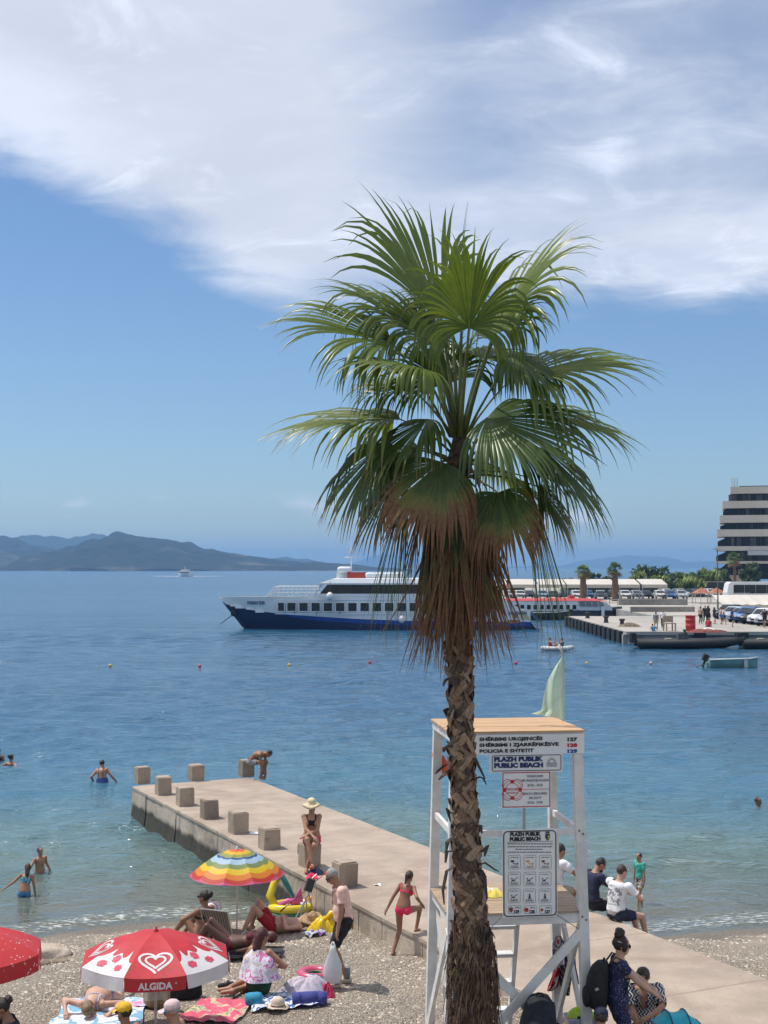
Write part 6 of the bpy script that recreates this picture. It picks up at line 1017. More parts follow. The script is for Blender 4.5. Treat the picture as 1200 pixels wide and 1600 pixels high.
# upper deck house
def house(name, x0, x1, y, z0, z1, mat, rake=0.0): return MB().add([V(x0, -y, z0), V(x1, -y, z0), V(x1, y, z0), V(x0, y, z0), V(x0 + rake, -y, z1), V(x1, -y, z1), V(x1, y, z1), V(x0 + rake, y, z1)], [(0, 1, 2, 3)[::-1], (4, 5, 6, 7), (0, 1, 5, 4), (1, 2, 6, 5), (2, 3, 7, 6), (3, 0, 4, 7)]).build(name, mat, ship)
z1_, z2_, z3_ = sz_(929.3), sz_(924.5), sz_(910.5); house('deck_house', sx_(493), sx_(762), 3.2, z1_, z2_, SHW, .6); house('bridge_glazing', sx_(504), sx_(758), 3.0, z2_, z3_, GLS, .8)
for i in range(9): x = sx_(530 + 27 * i); MB().bx(x - .07, x + .07, -3.06, -2.9, z2_, z3_).build('mullion', M('black_mullion', (.01, .01, .01), .5), ship)
MB().tube([V(sx_(494), -3.0, z1_ + .1), V(sx_(508), -3.0, z3_ + .1)], .14, 6).build('slanted_pillar', SHW, ship)
b = MB(); xs0, xs1 = sx_(501), sx_(772); rr = [[V(x0, -y, z), V(x1, -y, z), V(x1, y, z), V(x0, y, z)] for x0, x1, y, z in ((xs0, xs1, 3.35, z3_), (xs0 + .2, xs1, 3.35, z3_ + .16), (xs0 + 1.6, xs1, 3.1, z3_ + .62), (xs0 + 1.8, xs1, 2.9, z3_ + .66))]; b.rings(rr).build('roof', SHW, ship)
zt_ = z3_ + .66
MB().bx(sx_(529), sx_(546), -1.6, 1.2, zt_, zt_ + .75).build('wheelhouse', SHW, ship); MB().bx(sx_(546), sx_(574), -2.2, -1.0, zt_, zt_ + .62).build('red_locker', M('red_paint', (.42, .04, .03), .5, .1, 1), ship)
for i in range(4): x = sx_(582 + 14 * i); MB().caps((x - .3, -2.2, zt_ + .32), .3, (x + .35, -2.2, zt_ + .32), .3).build('life_raft', SHW, ship, True)
MB().caps((sx_(535), -1.9, zt_ + .9), .34, (sx_(548), -1.9, zt_ + .9), .34).build('life_raft', SHW, ship, True)
MB().tube([V(sx_(551), 0, zt_), V(sx_(551), 0, zt_ + 4.2)], .06, 6).build('mast', SHW, ship); MB().tube([V(sx_(540), 0, zt_ + 2.2), V(sx_(562), 0, zt_ + 2.2)], .06, 6).build('mast_yard', SHW, ship); MB().bx(sx_(546), sx_(557), -.25, .25, zt_ + 2.7, zt_ + 2.95).build('radar', SHW, ship)
# foredeck rail
for sg in (-1, 1):
    for h_ in (1.12, .75, .4):
        pts = [V(sx_(px), sg * (half(sx_(px))[0] - .12), sz_(930) + h_ * (0 if px < 421 else 1)) for px in (420, 435, 450, 470, 490, 504)]; MB().tube(pts, .035, 5).build('handrail', SHW, ship)
    for px in range(436, 505, 7): MB().tube([V(sx_(px), sg * (half(sx_(px))[0] - .12), sz_(930)), V(sx_(px), sg * (half(sx_(px))[0] - .12), sz_(930) + 1.12)], .03, 5).build('rail_post', SHW, ship)
for px, py in ((520, 928), (629, 963)): MB().ell((sx_(px), -3.75, sz_(py)), (.36, .36, .42), nu=14, nv=10).build('fender', M('fender_white', (.74, .74, .72), .4), ship, True); MB().tube([V(sx_(px), -3.6, sz_(py) + .4), V(sx_(px), -3.4, sz_(py) + 1.6)], .02, 4).build('fender_rope', WIRE, ship)
MB().tube([V(sx_(368), -.2, sz_(957)), V(sx_(348), -.2, sz_(972))], .05, 5).build('anchor_line', WIRE, ship); MB().ell((sx_(369), -.95, sz_(955)), (.3, .2, .35)).build('anchor', M('anchor_black', (.015, .013, .012), .8), ship)
def name_plate(px, py, h, yoff, ang): o = text('lettering', 'IONIAN SUN', h, M('ship_lettering', (.02, .04, .12), .5), ship, (sx_(px), yoff, sz_(py)), (PI / 2 - .12, 0, ang), 'LEFT', 1.15, .01, .012); w = max(v.co.x for v in o.data.vertices); o.scale.x = 28.3 * U_ / w; return o
a0_, a1_ = hullpt(391, sz_(939), -1), hullpt(420, sz_(939), -1); name_plate(391, 939, .52, a0_.y - .10, math.atan2(a1_.y - a0_.y, a1_.x - a0_.x)); name_plate(792, 954, .46, -half(sx_(800))[0] - .06, 0)
disc(sx_(803), sz_(958.5), 0, .22, -half(sx_(800))[0] - .06).build('roundel', RUST, ship)
MB().add([V(sx_(815), -3.02, sz_(951)), V(sx_(828), -3.0, sz_(963.5)), V(sx_(811), -3.02, sz_(963.5)), V(sx_(810), -3.02, sz_(951))], [(0, 1, 2, 3)]).build('cream_quarter', M('cream_paint', (.55, .44, .26), .6, .2, 2), ship)
for i, (px, py, hh) in enumerate(((465, 952, .5), (499, 953, .5), (535, 952, .4), (800, 966, .5), (380, 944, .5), (398, 947, .35), (412, 951, .4), (372, 942.5, .3))): p = hullpt(px, sz_(py), -1); MB().bx(p.x - (.06 if i < 3 else .55), p.x + (.06 if i < 3 else .55), p.y - .05, p.y + .02, p.z - hh * .5, p.z + (.12 if i > 2 else 0)).build('rust_stain' if i < 4 else 'scuffed_paint', RUST if i < 4 else SHW, ship)
# ---- ferry coming in far across the bay
fy = atz(286, 901, 0); fe = thing('distant_ferry', 'small white ferry heading in below the rounded hill', 'ferry', V(fy.x, fy.y, 0)); k = fy.y / F_PX
rr = [[V(s * w * k, y, z * k) for s, w_ in ((-1, 1), (1, 1)) for y in (0,)] for w, z in ((1, 0), (1, 1))]
b = MB(); b.rings([[V(-6.5 * k, 0, -1), V(0, -12 * k, -1), V(6.5 * k, 0, -1), V(6 * k, 60 * k, -1), V(-6 * k, 60 * k, -1)], [V(-8.5 * k, 2, 5 * k), V(0, -16 * k, 5.6 * k), V(8.5 * k, 2, 5 * k), V(8 * k, 60 * k, 5 * k), V(-8 * k, 60 * k, 5 * k)]]).build('hull', M('ferry_hull', (.60, .63, .68), .5), fe); MB().bx(-7.5 * k, 7.5 * k, 6 * k, 55 * k, 5.2 * k, 8 * k).build('cabin', SHW, fe); MB().bx(-6.8 * k, 6.8 * k, 5.6 * k, 50 * k, 6.0 * k, 7.3 * k).build('cabin_windows', GLS, fe); MB().bx(-8.2 * k, 8.2 * k, 4 * k, 55 * k, 8.05 * k, 8.8 * k).build('roof', SHW, fe); MB().bx(-5 * k, 5 * k, 8 * k, 40 * k, 8.9 * k, 11 * k).build('wheelhouse', M('ferry_cream', (.55, .48, .42), .5), fe); MB().bx(-.35 * k, .35 * k, 20 * k, 21 * k, 11 * k, 15.5 * k).build('mast', SHW, fe)
FOAM = M('foam', (.75, .77, .78), .8, .1, .3)
b = MB(); rg = random.Random(3)
for s, L in ((-1, 62), (1, 44)):
    for i in range(16): x0 = s * (6 + L * i / 16) * k; b.ell((x0, 8 + i * 3, .02), (3.2 * k, rg.uniform(3, 7), .35 * k * (1.1 - i / 20)), None, 8, 4)
tag(b.build('wake', FOAM, None, True, V(fy.x, fy.y, .02)), 'white wake spreading from the distant ferry', 'wake', None, 'stuff')
# ================================================================ quay, boats, car park
QC = M('quay_concrete', (.36, .33, .29), .9, .15, .25, .2, 2); QD = M('quay_wall_concrete', (.27, .25, .22), .9, .3, .5, .4, 2); RUB = M('black_rubber', (.010, .010, .011), .7, .3, 2); QZ = 1.08
q0_ = atz(979, 1007, 0); QX, QY = q0_.x, q0_.y; quay = thing('quay', 'concrete quay with black rubber fenders along its edge', 'quay', (QX, QY, 0)); LY = 37.0
MB().bx(0, 150, 0, LY, QZ - .28, QZ).build('quay_deck', QC, quay); MB().bx(.25, 150, .3, LY - .2, -3, QZ - .28).build('quay_wall', QD, quay)
for i in range(14):
    y = 1.2 + i * 2.62; MB().bx(-.14, .26, y - .30, y + .30, -.3, QZ - .285).build('pier_post', QC, quay); MB().bx(-.32, -.003, y + .50, y + 2.1, .02, QZ - .06).build('fender', RUB, quay)
for i in range(8): x = 6.2 + i * 3.6; MB().bx(x - .5, x + .5, -.12, .28, .05, QZ - .1).build('fender', RUB, quay)
for i, (px, py) in enumerate(((918, 966), (947, 973), (972, 978), (892, 961))): p = atz(px, py, QZ) - V(QX, QY, 0); MB().lathe([(.28, QZ + .004), (.22, QZ + .1), (.18, QZ + .45), (.30, QZ + .55), (.28, QZ + .65), (.02, QZ + .68)], (p.x, p.y, 0), 10).build('bollard', M('bollard_iron', (.03, .025, .02), .7, .3, 3), quay, True)
b = MB().bx(30, 260, QY + LY + .02, QY + 92, -3, QZ + .06); b.bx(8, 260, QY + 92.02, QY + 330, -3, QZ + .12); tag(b.build('harbour_ground', QC), 'pale concrete ground of the harbour car park', None, None, 'structure')
def wall_(label, px0, px1, py, d, h, th, mat, z0=QZ + .06, name='low_wall', cat='wall'): a, c = atd(px0, py, d), atd(px1, py, d); t = thing(name, label, cat, ((a.x + c.x) / 2, d, z0)); L = (c.x - a.x); n = max(1, int(L / 4)); [MB().bx(-L / 2 + i * L / n + .02, -L / 2 + (i + 1) * L / n - .02, -th / 2, th / 2, .003, h).build('wall_panel', mat, t) for i in range(n)]; MB().bx(-L / 2, L / 2, -th / 2 - .05, th / 2 + .05, h + .003, h + .12).build('coping', QC, t)
wall_('low grey concrete wall before the awnings', 966, 1074, 945, 196, .75, .5, QD); wall_('dark low wall at the water edge behind the quay', 985, 1085, 960, 166, .5, .6, QD)
# -- boats
BTM = M('green_boat_paint', (.16, .30, .28), .45, .15, 1.2); 
def boat(name, label, cat, px, py, L, beam, h, mat, rz=0.0, bow=1):
    p = atz(px, py, 0); t = thing(name, label, cat, (p.x, p.y, 0), rz); rr = []
    for i in range(10):
        f = i / 9; x = (-.5 + f) * L * bow; hb = beam / 2 * (1 - max(0, (f - .45) / .55) ** 2.2 * .96) * (.9 + .1 * min(1, f * 4)); zt = h * (1 + .25 * f ** 2.5); sh = .12 * L * max(0, f - .7) * bow
        rr.append([V(x, -hb * .55, -.12), V(x + sh * .5, -hb * .85, zt * .45), V(x + sh, -hb, zt), V(x + sh, -hb * .86, zt), V(x + sh * .6, -hb * .7, zt * .5), V(x + sh * .6, hb * .7, zt * .5), V(x + sh, hb * .86, zt), V(x + sh, hb, zt), V(x + sh * .5, hb * .85, zt * .45), V(x, hb * .55, -.12)])
    MB().rings(rr).build('hull', mat, t); return t
t = boat('motorboat', 'pale green open motorboat with a black outboard engine', 'boat', 1144, 1042, 3.3, 1.4, .5, BTM, R(4)); MB().tube([V(-1.7, -.70, .52), V(1.0, -.66, .58), V(1.65, -.2, .63)], .05, 6).build('gunwale', M('boat_white', (.6, .62, .6), .5), t, True); MB().box((.2, 0, .34), (.3, 1.1, .05)).build('thwart', BTM, t); MB().box((-1.78, 0, .62), (.34, .34, .42), M3=Matrix.Rotation(R(25), 3, 'Y')).build('outboard_engine', RUB, t); MB().tube([V(-1.78, 0, .5), V(-2.0, 0, -.05)], .08, 6).build('outboard_leg', RUB, t); MB().bx(.55, .80, -.76, -.70, .0, .5).build('side_patch', M('boat_grey', (.45, .46, .44), .6), t); MB().tube([V(-1.6, -.3, .3), V(-2.6, -.6, .05)], .02, 4).build('mooring_line', WIRE, t)
def rib(label, px, py, L, d_extra=0.0):
    p = atz(px, py, 0); t = thing('rubber_boat', label, 'boat', (p.x, p.y, 0), R(-1.5))
    for s in (-1, 1): MB().tube([V(-L / 2, s * .95, .42), V(L * .2, s * .95, .46), V(L * .38, s * .75, .55), V(L * .5, s * .08, .72)], [.30, .33, .31, .24], 10).build('air_tube', RUB, t, True)
    MB().rings([[V(-L / 2 + .2, -.8, .35), V(-L / 2 + .2, .8, .35), V(-L / 2 + .2, 0, -.25)], [V(L * .25, -.8, .38), V(L * .25, .8, .38), V(L * .25, 0, -.2)], [V(L * .46, -.1, .55), V(L * .46, .1, .55), V(L * .46, 0, .4)]]).build('hull', M('rib_hull', (.05, .05, .055), .5), t)
    MB().box((-.6, 0, .85), (.9, .8, .75), taper=.8).build('console', M('rib_console', (.06, .06, .065), .5), t); MB().box((-.4, 0, 1.35), (.08, .7, .35), M3=Matrix.Rotation(R(-20), 3, 'Y')).build('windscreen', GLS, t); MB().box((-1.7, 0, .6), (.5, .9, .4)).build('seat', M('rib_seat', (.30, .26, .2), .7), t)
    for s in (-.3, .3): MB().box((-L / 2 - .25, s, .85), (.5, .42, .75), taper=.8).build('outboard_engine', RUB, t)
rib('long black rubber speedboat moored along the quay', 1078, 1013, 8.6); rib('second black rubber boat at the right edge of the picture', 1222, 1013, 6.5)
kp = atz(872, 1017, 0); t = thing('inflatable_dinghy', 'pale grey inflatable dinghy with two people aboard', 'boat', (kp.x, kp.y, 0)); GV = M('grey_hypalon', (.50, .50, .50), .5, .1, 2)
for s in (-1, 1): MB().tube([V(-1.15, s * .36, .20), V(.7, s * .36, .20), V(1.2, s * .10, .30)], [.17, .18, .14], 10).build('air_tube', GV, t, True)
MB().bx(-1.1, .9, -.3, .3, .05, .10).build('floor', GV, t); MB().tube([V(-1.15, -.36, .2), V(-1.22, 0, .22), V(-1.15, .36, .2)], .17, 10).build('air_tube', GV, t, True); od = thing('paddle', 'pale paddle held across the grey dinghy', 'paddle', kp + V(.15, -.2, .35)); MB().tube([V(-.35, 0, .35), V(.75, -.35, -.5)], .03, 6).build('shaft', WP, od); MB().box((.80, -.37, -.55), (.10, .04, .4), M3=Matrix.Rotation(R(-50), 3, 'Y')).build('blade', WP, od)
def far_person(label, p, rz, wear, skin='tan', hair=('black', 'crop'), **kw): return person(label, p, rz, skin=skin, hair=hair, wear=wear, vox=.026, fingers=False, **kw)
for x, lab_, cl, dx in ((-.62, 'passenger in a red top at the left end of the dinghy', C_['red'], 1), (.32, 'paddler in a dark blue vest at the right end of the dinghy', C_['dblue'], -1)): far_person(lab_, kp + V(x, 0, .16), face_to(dx, -.1), [('vest', cl, TANK, .03), ('shorts', C_['navy'], SHORTS, .02)], pelvis=(0, 0, .12), fl=(-.15, .7, .08), fr=(.15, .7, .08), kl=(-.2, .3, 1), kr=(.2, .3, 1), hl=(-.2, .4, .5), hr=(.2, .4, .5))
for i, (px, py, col, cn) in enumerate(((172, 1042, (.75, .50, .05), 'yellow'), (452, 1041, (.70, .50, .05), 'yellow'), (578, 1037, (.55, .03, .06), 'red'), (312, 1043, (.5, .05, .06), 'red'), (806, 1038, (.5, .03, .06), 'red'), (917, 1038, (.75, .40, .03), 'orange'), (1017, 1038, (.65, .45, .42), 'white and red'))):
    p = atz(px, py, 0); t = thing('buoy', ('small yellow buoy floating near the left edge', 'small yellow buoy floating below the ship bow', 'small red buoy floating left of the palm trunk', 'small red buoy floating between two yellow ones', 'small red buoy floating right of the palm trunk', 'small orange buoy floating right of the flag', 'small white and red buoy floating below the rubber boat')[i], 'buoy', (p.x, p.y, 0), 0, 'small buoys marking the swimming area'); MB().ell((0, 0, .08), (.11, .11, .11)).build('float', M('buoy_%s' % cn.replace(' ', '_'), col, .4), t, True); MB().lathe([(.02, .18), (.03, .20), (.02, .22)], n=8).build('eye', STEEL, t)
# -- the white and red catamaran behind the quay
DC = 178.0; cm = V((785 - 600) / F_PX * DC, DC, 0); cat_ = thing('passenger_boat', 'white passenger boat with red roof moored behind the quay', 'boat', cm); k = DC / F_PX; X_ = lambda px: (px - 785) * k; Z_ = lambda py: (965 - py) * k
b = MB(); rr = [[V(X_(px), s * w, z) for s, z in ((-1, -.6), (-1, Z_(yt)), (1, Z_(yt)), (1, -.6))] for px, w, yt in ((785, 2.6, 955), (890, 2.7, 953), (930, 2.3, 950.5), (955, 1.2, 949), (971, .06, 947.5))]; b.rings(rr).build('hull', M('dark_hull', (.02, .025, .04), .4), cat_); MB().bx(X_(785), X_(898), -2.5, 2.5, Z_(954.9), Z_(938.5)).build('cabin', SHW, cat_)
b = MB(); b.rings([[V(X_(px), s * w, z) for s, z in ((-1, Z_(953)), (-.9, Z_(yt)), (.9, Z_(yt)), (1, Z_(953)))] for px, w, yt in ((898, 2.6, 938.5), (930, 2.5, 938.5), (942, 2.3, 941), (952, 2.0, 948))]).build('fore_cabin', M('pale_blue_grey', (.45, .50, .55), .4), cat_)
for i in range(11): px = 790 + 10 * i; MB().bx(X_(px), X_(px + 5.5), -2.56, -2.44, Z_(951), Z_(944.5)).build('window', GLS, cat_)
for i in range(4): px = 901 + 10 * i; MB().add([V(X_(px), -2.62, Z_(946)), V(X_(px + 8.5), -2.60, Z_(946)), V(X_(px + 7.5 - i), -2.46, Z_(940.2)), V(X_(px), -2.46, Z_(940.2))], [(0, 1, 2, 3)]).build('fore_window', M('grey_glass', (.10, .12, .13), .1), cat_)
RR = M('red_roof', (.46, .05, .05), .5, .1, 1); b = MB(); b.rings([[V(X_(px), -w, Z_(yb)), V(X_(px), -w * .8, Z_(yt)), V(X_(px), w * .8, Z_(yt)), V(X_(px), w, Z_(yb))] for px, w, yb, yt in ((785, 2.55, 938.4, 936), (880, 2.6, 938.4, 934.5), (930, 2.5, 938.4, 936), (944, 2.0, 940, 939))]).build('roof', RR, cat_); MB().bx(X_(888), X_(896), -1, 1, Z_(934.6), Z_(931)).build('roof_box', RR, cat_); MB().tube([V(X_(795), 0, Z_(936)), V(X_(795), 0, Z_(903))], .06, 5).build('flag_mast', SHW, cat_); MB().grid(lambda u, v: V(X_(795) - .3 * u - .02, -.05 + .2 * math.sin(v * 4), Z_(906 + 12 * v)), 4, 8).build('ensign', M('ensign_red', (.5, .04, .05), .8), cat_); MB().bx(X_(934), X_(938.5), -2.75, -2.3, Z_(962), Z_(948)).build('fender', SHW, cat_)
MB().tube([V(X_(950), -1, Z_(948)), V(X_(950), -1, Z_(937)), V(X_(964), 0, Z_(937)), V(X_(964), 0, Z_(947))], .05, 5).build('bow_rail', STEEL, cat_)
t = boat('rowing_boat', 'dark small boat tied between the ship and the passenger boat', 'boat', 850, 968, 6, 2.0, .8, M('dark_boat', (.03, .03, .035), .5), R(3)); MB().tube([V(-3, -1.02, .86), V(1.5, -.98, .95), V(3.1, -.2, 1.05)], .07, 6).build('gunwale', M('boat_grey', (.45, .46, .44), .6), t)
# -- cars
CW = M('car_glass', (.02, .025, .03), .08, .1); TYR = M('tyre', (.012, .012, .012), .85); RIM = M('alloy', (.5, .5, .5), .35, metal=.6); LMP = M('headlamp', (.7, .7, .7), .15); RLM = M('rear_lamp', (.35, .01, .01), .3)
PAINT = {n: M('car_paint_' + n, c, .28, .04, 1) for n, c in {'white': (.70, .70, .70), 'silver': (.42, .44, .46), 'grey': (.10, .11, .12), 'black': (.012, .012, .014), 'blue': (.03, .12, .32), 'pale_blue': (.25, .36, .48), 'red': (.3, .02, .02)}.items()}
def car_proto(suv=0.0):
    H_ = 1.45 + suv; body = [(-2.1, .35), (-2.15, .62), (-2.05, .92), (-1.75, .98 + suv * .3), (1.0, .98 + suv * .3), (1.85, .86 + suv * .3), (2.12, .66), (2.15, .36)]; cab = [(-1.80, .97 + suv * .3), (-1.35, H_ - .06), (-.9, H_), (.1, H_), (.35, H_ - .04), (1.1, .98 + suv * .3)]
    def ext(pts, hw, hw2): n = len(pts); rr = [[V(x, s * (hw if z < 1.0 + suv * .3 else hw2), z) for x, z in pts] for s in (-1, 1)]; return MB().add(rr[0] + rr[1], [tuple(range(n)), tuple(range(n, 2 * n))[::-1]] + [(i, n + i, n + (i + 1) % n, (i + 1) % n) for i in range(n)])
    P = {'body': ext(body, .86, .84), 'cabin': ext(cab, .80, .66)}
    sw = MB()
    for s in (-1, 1): sw.add([V(-1.45, s * .80, 1.02 + suv * .3), V(.85, s * .80, 1.02 + suv * .3), V(.25, s * .705, H_ - .12), V(-1.2, s * .705, H_ - .12)], [(0, 1, 2, 3)])
    P['side_window'] = sw; P['windscreen'] = MB().add([V(1.10, -.72, 1.02 + suv * .3), V(1.10, .72, 1.02 + suv * .3), V(.42, .60, H_ - .08), V(.42, -.60, H_ - .08)], [(0, 1, 2, 3)]); P['rear_window'] = MB().add([V(-1.82, -.66, 1.05 + suv * .3), V(-1.82, .66, 1.05 + suv * .3), V(-1.44, .58, H_ - .1), V(-1.44, -.58, H_ - .1)], [(0, 1, 2, 3)]); return P
PROT = {}
def car(label, p, rz, paint, suv=0.0, group=None):
    key = (paint, suv)
    if key not in PROT:
        t = thing('parked_car', label, 'car', p, rz, group); P = car_proto(suv); P['body'].build('body', PAINT[paint], t); P['cabin'].build('roof_cabin', PAINT[paint], t)
        for n in ('side_window', 'windscreen', 'rear_window'): P[n].build(n, CW, t)
        for x in (-1.3, 1.32):
            for s in (-1, 1): w = MB(); w.tube([V(x, s * .70, .33), V(x, s * .885, .33)], .33, 14); o = w.build('wheel', TYR, t, False); MB().tube([V(x, s * .88, .33), V(x, s * .895, .33)], .2, 10).build('rim', RIM, o)
        for s in (-1, 1): MB().box((2.10, s * .62, .72), (.12, .30, .14)).build('headlight', LMP, t); MB().box((-2.10, s * .66, .80), (.10, .24, .16)).build('tail_light', RLM, t)
        MB().box((2.155, 0, .52), (.03, 1.0, .16)).build('grille', RUB, t); PROT[key] = t; return t
    t = copy_tree(PROT[key]); t.location = p; t.rotation_euler.z = rz; tag(t, label, 'car', group)
    if not group and 'group' in t: del t['group']
    return t
for i, (px, py, pa, suv, lab_) in enumerate(((1148, 968, 'black', .05, 'black car at the far left of the near parked row'), (1157, 971, 'silver', 0, 'silver car second in the near parked row'), (1170, 973, 'pale_blue', 0, 'pale blue car third in the near parked row'), (1180, 974.5, 'blue', .1, 'bright blue car in the middle of the near parked row'), (1192, 976, 'black', 0, 'black car nearest the white hatchbacks in the near row'), (1204, 977, 'white', .1, 'white car near the right edge of the near row'), (1216, 979, 'silver', .05, 'silver car cut off by the right edge'))):
    p = atz(px, py, QZ + .0); car(lab_, (p.x, p.y + 2.0, QZ + .004 if p.y + 2 < QY + LY else QZ + .064), R(-128), pa, suv)
cols = ['silver', 'white', 'grey', 'pale_blue', 'silver', 'black', 'white', 'blue', 'silver', 'grey', 'white', 'silver', 'black', 'white', 'blue', 'silver']; rg = random.Random(5)
for i, pa in enumerate(cols): p = atd(792 + 18.2 * i + rg.uniform(-2, 2), 935, 232 + rg.uniform(-1, 1)); car('%s car, %s from the left in the far row beneath the awnings' % (pa.replace('_', ' '), 'first second third fourth fifth sixth seventh eighth ninth tenth eleventh twelfth thirteenth fourteenth fifteenth sixteenth'.split()[i]), (p.x, p.y, QZ + .124), R(-90 + rg.uniform(-4, 4)), pa, 0, 'cars parked beneath the awnings')
for i, (px, pa) in enumerate(((1040, 'white'), (1062, 'silver'), (1085, 'grey'), (1108, 'white'))): p = atd(px, 934, 246); car(('white car parked right of the awnings', 'silver car parked between the awnings and the tents', 'grey car parked in front of the left tent', 'white car parked in front of the right tent')[i], (p.x, p.y, QZ + .124), R(-70), pa, .05)
# -- awnings over the car park
AWN = M('awning_cream', (.50, .45, .38), .8, .08, .3); AWU = M('awning_white', (.54, .50, .44), .8, .06, .3)
for i, (x0, x1) in enumerate(((782, 838), (842, 884), (886, 915), (917, 962), (967, 1000), (1003, 1043))):
    a, c = atd(x0, 925, 226), atd(x1, 925, 226); t = thing('awning', ('pale awning glimpsed through the palm skirt', 'pale awning right of the palm skirt', 'pale awning behind the left palm of the car park', 'pale awning between the two car park palms', 'pale awning right of the second car park palm', 'rightmost pale awning over the parked cars')[i], 'awning', (a.x, 226, QZ + .12), 0, 'awnings over the parked cars'); L = c.x - a.x; zf, zb = 2.5 , 3.35
    MB().add([V(0, 0, zf), V(L, 0, zf), V(L, 5, zb), V(0, 5, zb), V(0, 0, zf - .06), V(L, 0, zf - .06), V(L, 5, zb - .06), V(0, 5, zb - .06)], [(0, 1, 2, 3), (4, 5, 6, 7)[::-1], (0, 1, 5, 4)[::-1], (1, 2, 6, 5)[::-1], (2, 3, 7, 6)[::-1], (3, 0, 4, 7)[::-1]]).build('roof', AWU, t); MB().bx(0, L, -.03, 0.0, zf - .55, zf - .01).build('front_flap', AWN, t)
    for x in (.1, L - .1): MB().tube([V(x, .1, 0), V(x, .1, zf - .06)], .06, 6).build('post', STEEL, t); MB().tube([V(x, 4.9, 0), V(x, 4.9, zb - .06)], .06, 6).build('post', STEEL, t)
cn_ = atd(1128, 942, 158); zc = 6.5 - (931 - 887) / F_PX * 158 - QZ - .06; t = thing('canopy', 'long white scalloped canopy over the waterfront stalls', 'canopy', (cn_.x, 158, QZ + .06)); MB().grid(lambda u, v: V(18 * u, 5 * v, zc - .95 * (1 - v) - .12 * abs(math.sin(u * 40)) * (1 - v)), 80, 4).build('roof', AWU, t); MB().grid(lambda u, v: V(18 * u, -.02, zc - .95 - .35 * v - .12 * abs(math.sin(u * 40))), 80, 2).build('valance', AWN, t)
for x in range(0, 19, 3): MB().tube([V(x + .1, .1, 0), V(x + .1, .1, zc - 1.0)], .05, 6).build('post', STEEL, t)
for i in range(3):
    tag(MB().box((0, 0, .55), (1.4, .8, 1.1), taper=.95).build('stall_table', M('stall_red_brown', (.10, .05, .04), .8, .4, 1), None, False, (cn_.x + 2 + 2.4 * i, 160.5, QZ + .063)), ('dark stall table at the left end of the long white canopy', 'second dark stall table from the left beneath the white canopy', 'third dark stall table from the left beneath the white canopy')[i], 'table', 'stall tables beneath the white canopy')
bp2 = atd(1133, 950, 192); bus = thing('coach', 'white coach with dark windows parked behind the white canopy', 'bus', (bp2.x, 192, QZ + .06)); b = MB(); b.rings([[V(x, -1.25, z0), V(x, -1.25, z1), V(x, 1.25, z1), V(x, 1.25, z0)] for x, z0, z1 in ((0, .35, 1.8), (.25, .35, 3.1), (.6, .35, 3.35), (12, .35, 3.35))]).build('body', SHW, bus)
for i in range(7): MB().bx(.9 + 1.55 * i, .9 + 1.55 * i + 1.5, -1.29, -1.2, 1.75, 2.95).build('window', GLS, bus)
MB().add([V(.02, -1.1, 1.7), V(.02, 1.1, 1.7), V(.235, 1.1, 3.0), V(.235, -1.1, 3.0)], [(0, 1, 2, 3)]).build('windscreen', GLS, bus)
for x in (2.2, 9.5): MB().tube([V(x, -1.27, .5), V(x, -.9, .5)], .5, 14).build('wheel', TYR, bus)
for i, (px, lab_) in enumerate(((1096, 'left of two small tents with tiled orange peaks'), (1120, 'right of two small tents with tiled orange peaks'))):
    p = atd(px, 940, 205); t = thing('market_tent', lab_, 'tent', (p.x, 205, QZ + .06)); zt = 6.5 - (919 - 887) / F_PX * 205 - QZ; MB().rings([[V(sx * 1.25, sy * 1.25, zt - .85) for sx, sy in CORN], [V(sx * .04, sy * .04, zt) for sx, sy in CORN]]).build('peak_roof', M('tiled_orange', (.36, .13, .07), .8, .25, 2), t)
    for sx, sy in CORN: MB().tube([V(sx * 1.15, sy * 1.15, 0), V(sx * 1.15, sy * 1.15, zt - .85)], .05, 6).build('post', STEEL, t)
lp_ = atd(1122, 966, 150); t = thing('lamp_post', 'tall thin lamp post rising before the hotel', 'lamp post', (lp_.x, 150, QZ)); zt = 6.5 - (859 - 887) / F_PX * 150 - QZ; MB().tube([V(0, 0, 0), V(0, 0, zt * .5), V(0, 0, zt)], [.09, .07, .05], 8).build('pole', M('lamp_grey', (.12, .12, .12), .5), t); MB().bx(-.5, .5, -.1, .1, zt, zt + .12).build('lamp_head', STEEL, t)
fn_ = atd(1070, 940, 178); t = thing('mesh_fence', 'thin grey mesh fence across the harbour yard', 'fence', (fn_.x, 178, QZ + .06)); FG = M('fence_grey', (.36, .35, .33), .6)
for i in range(9): MB().tube([V(i * 1.05, 0, 0), V(i * 1.05, 0, 2.1)], .035, 5).build('post', FG, t)
for z in (.1, .75, 1.4, 2.05): MB().tube([V(0, 0, z), V(8.4, 0, z)], .018, 4).build('wire', FG, t)
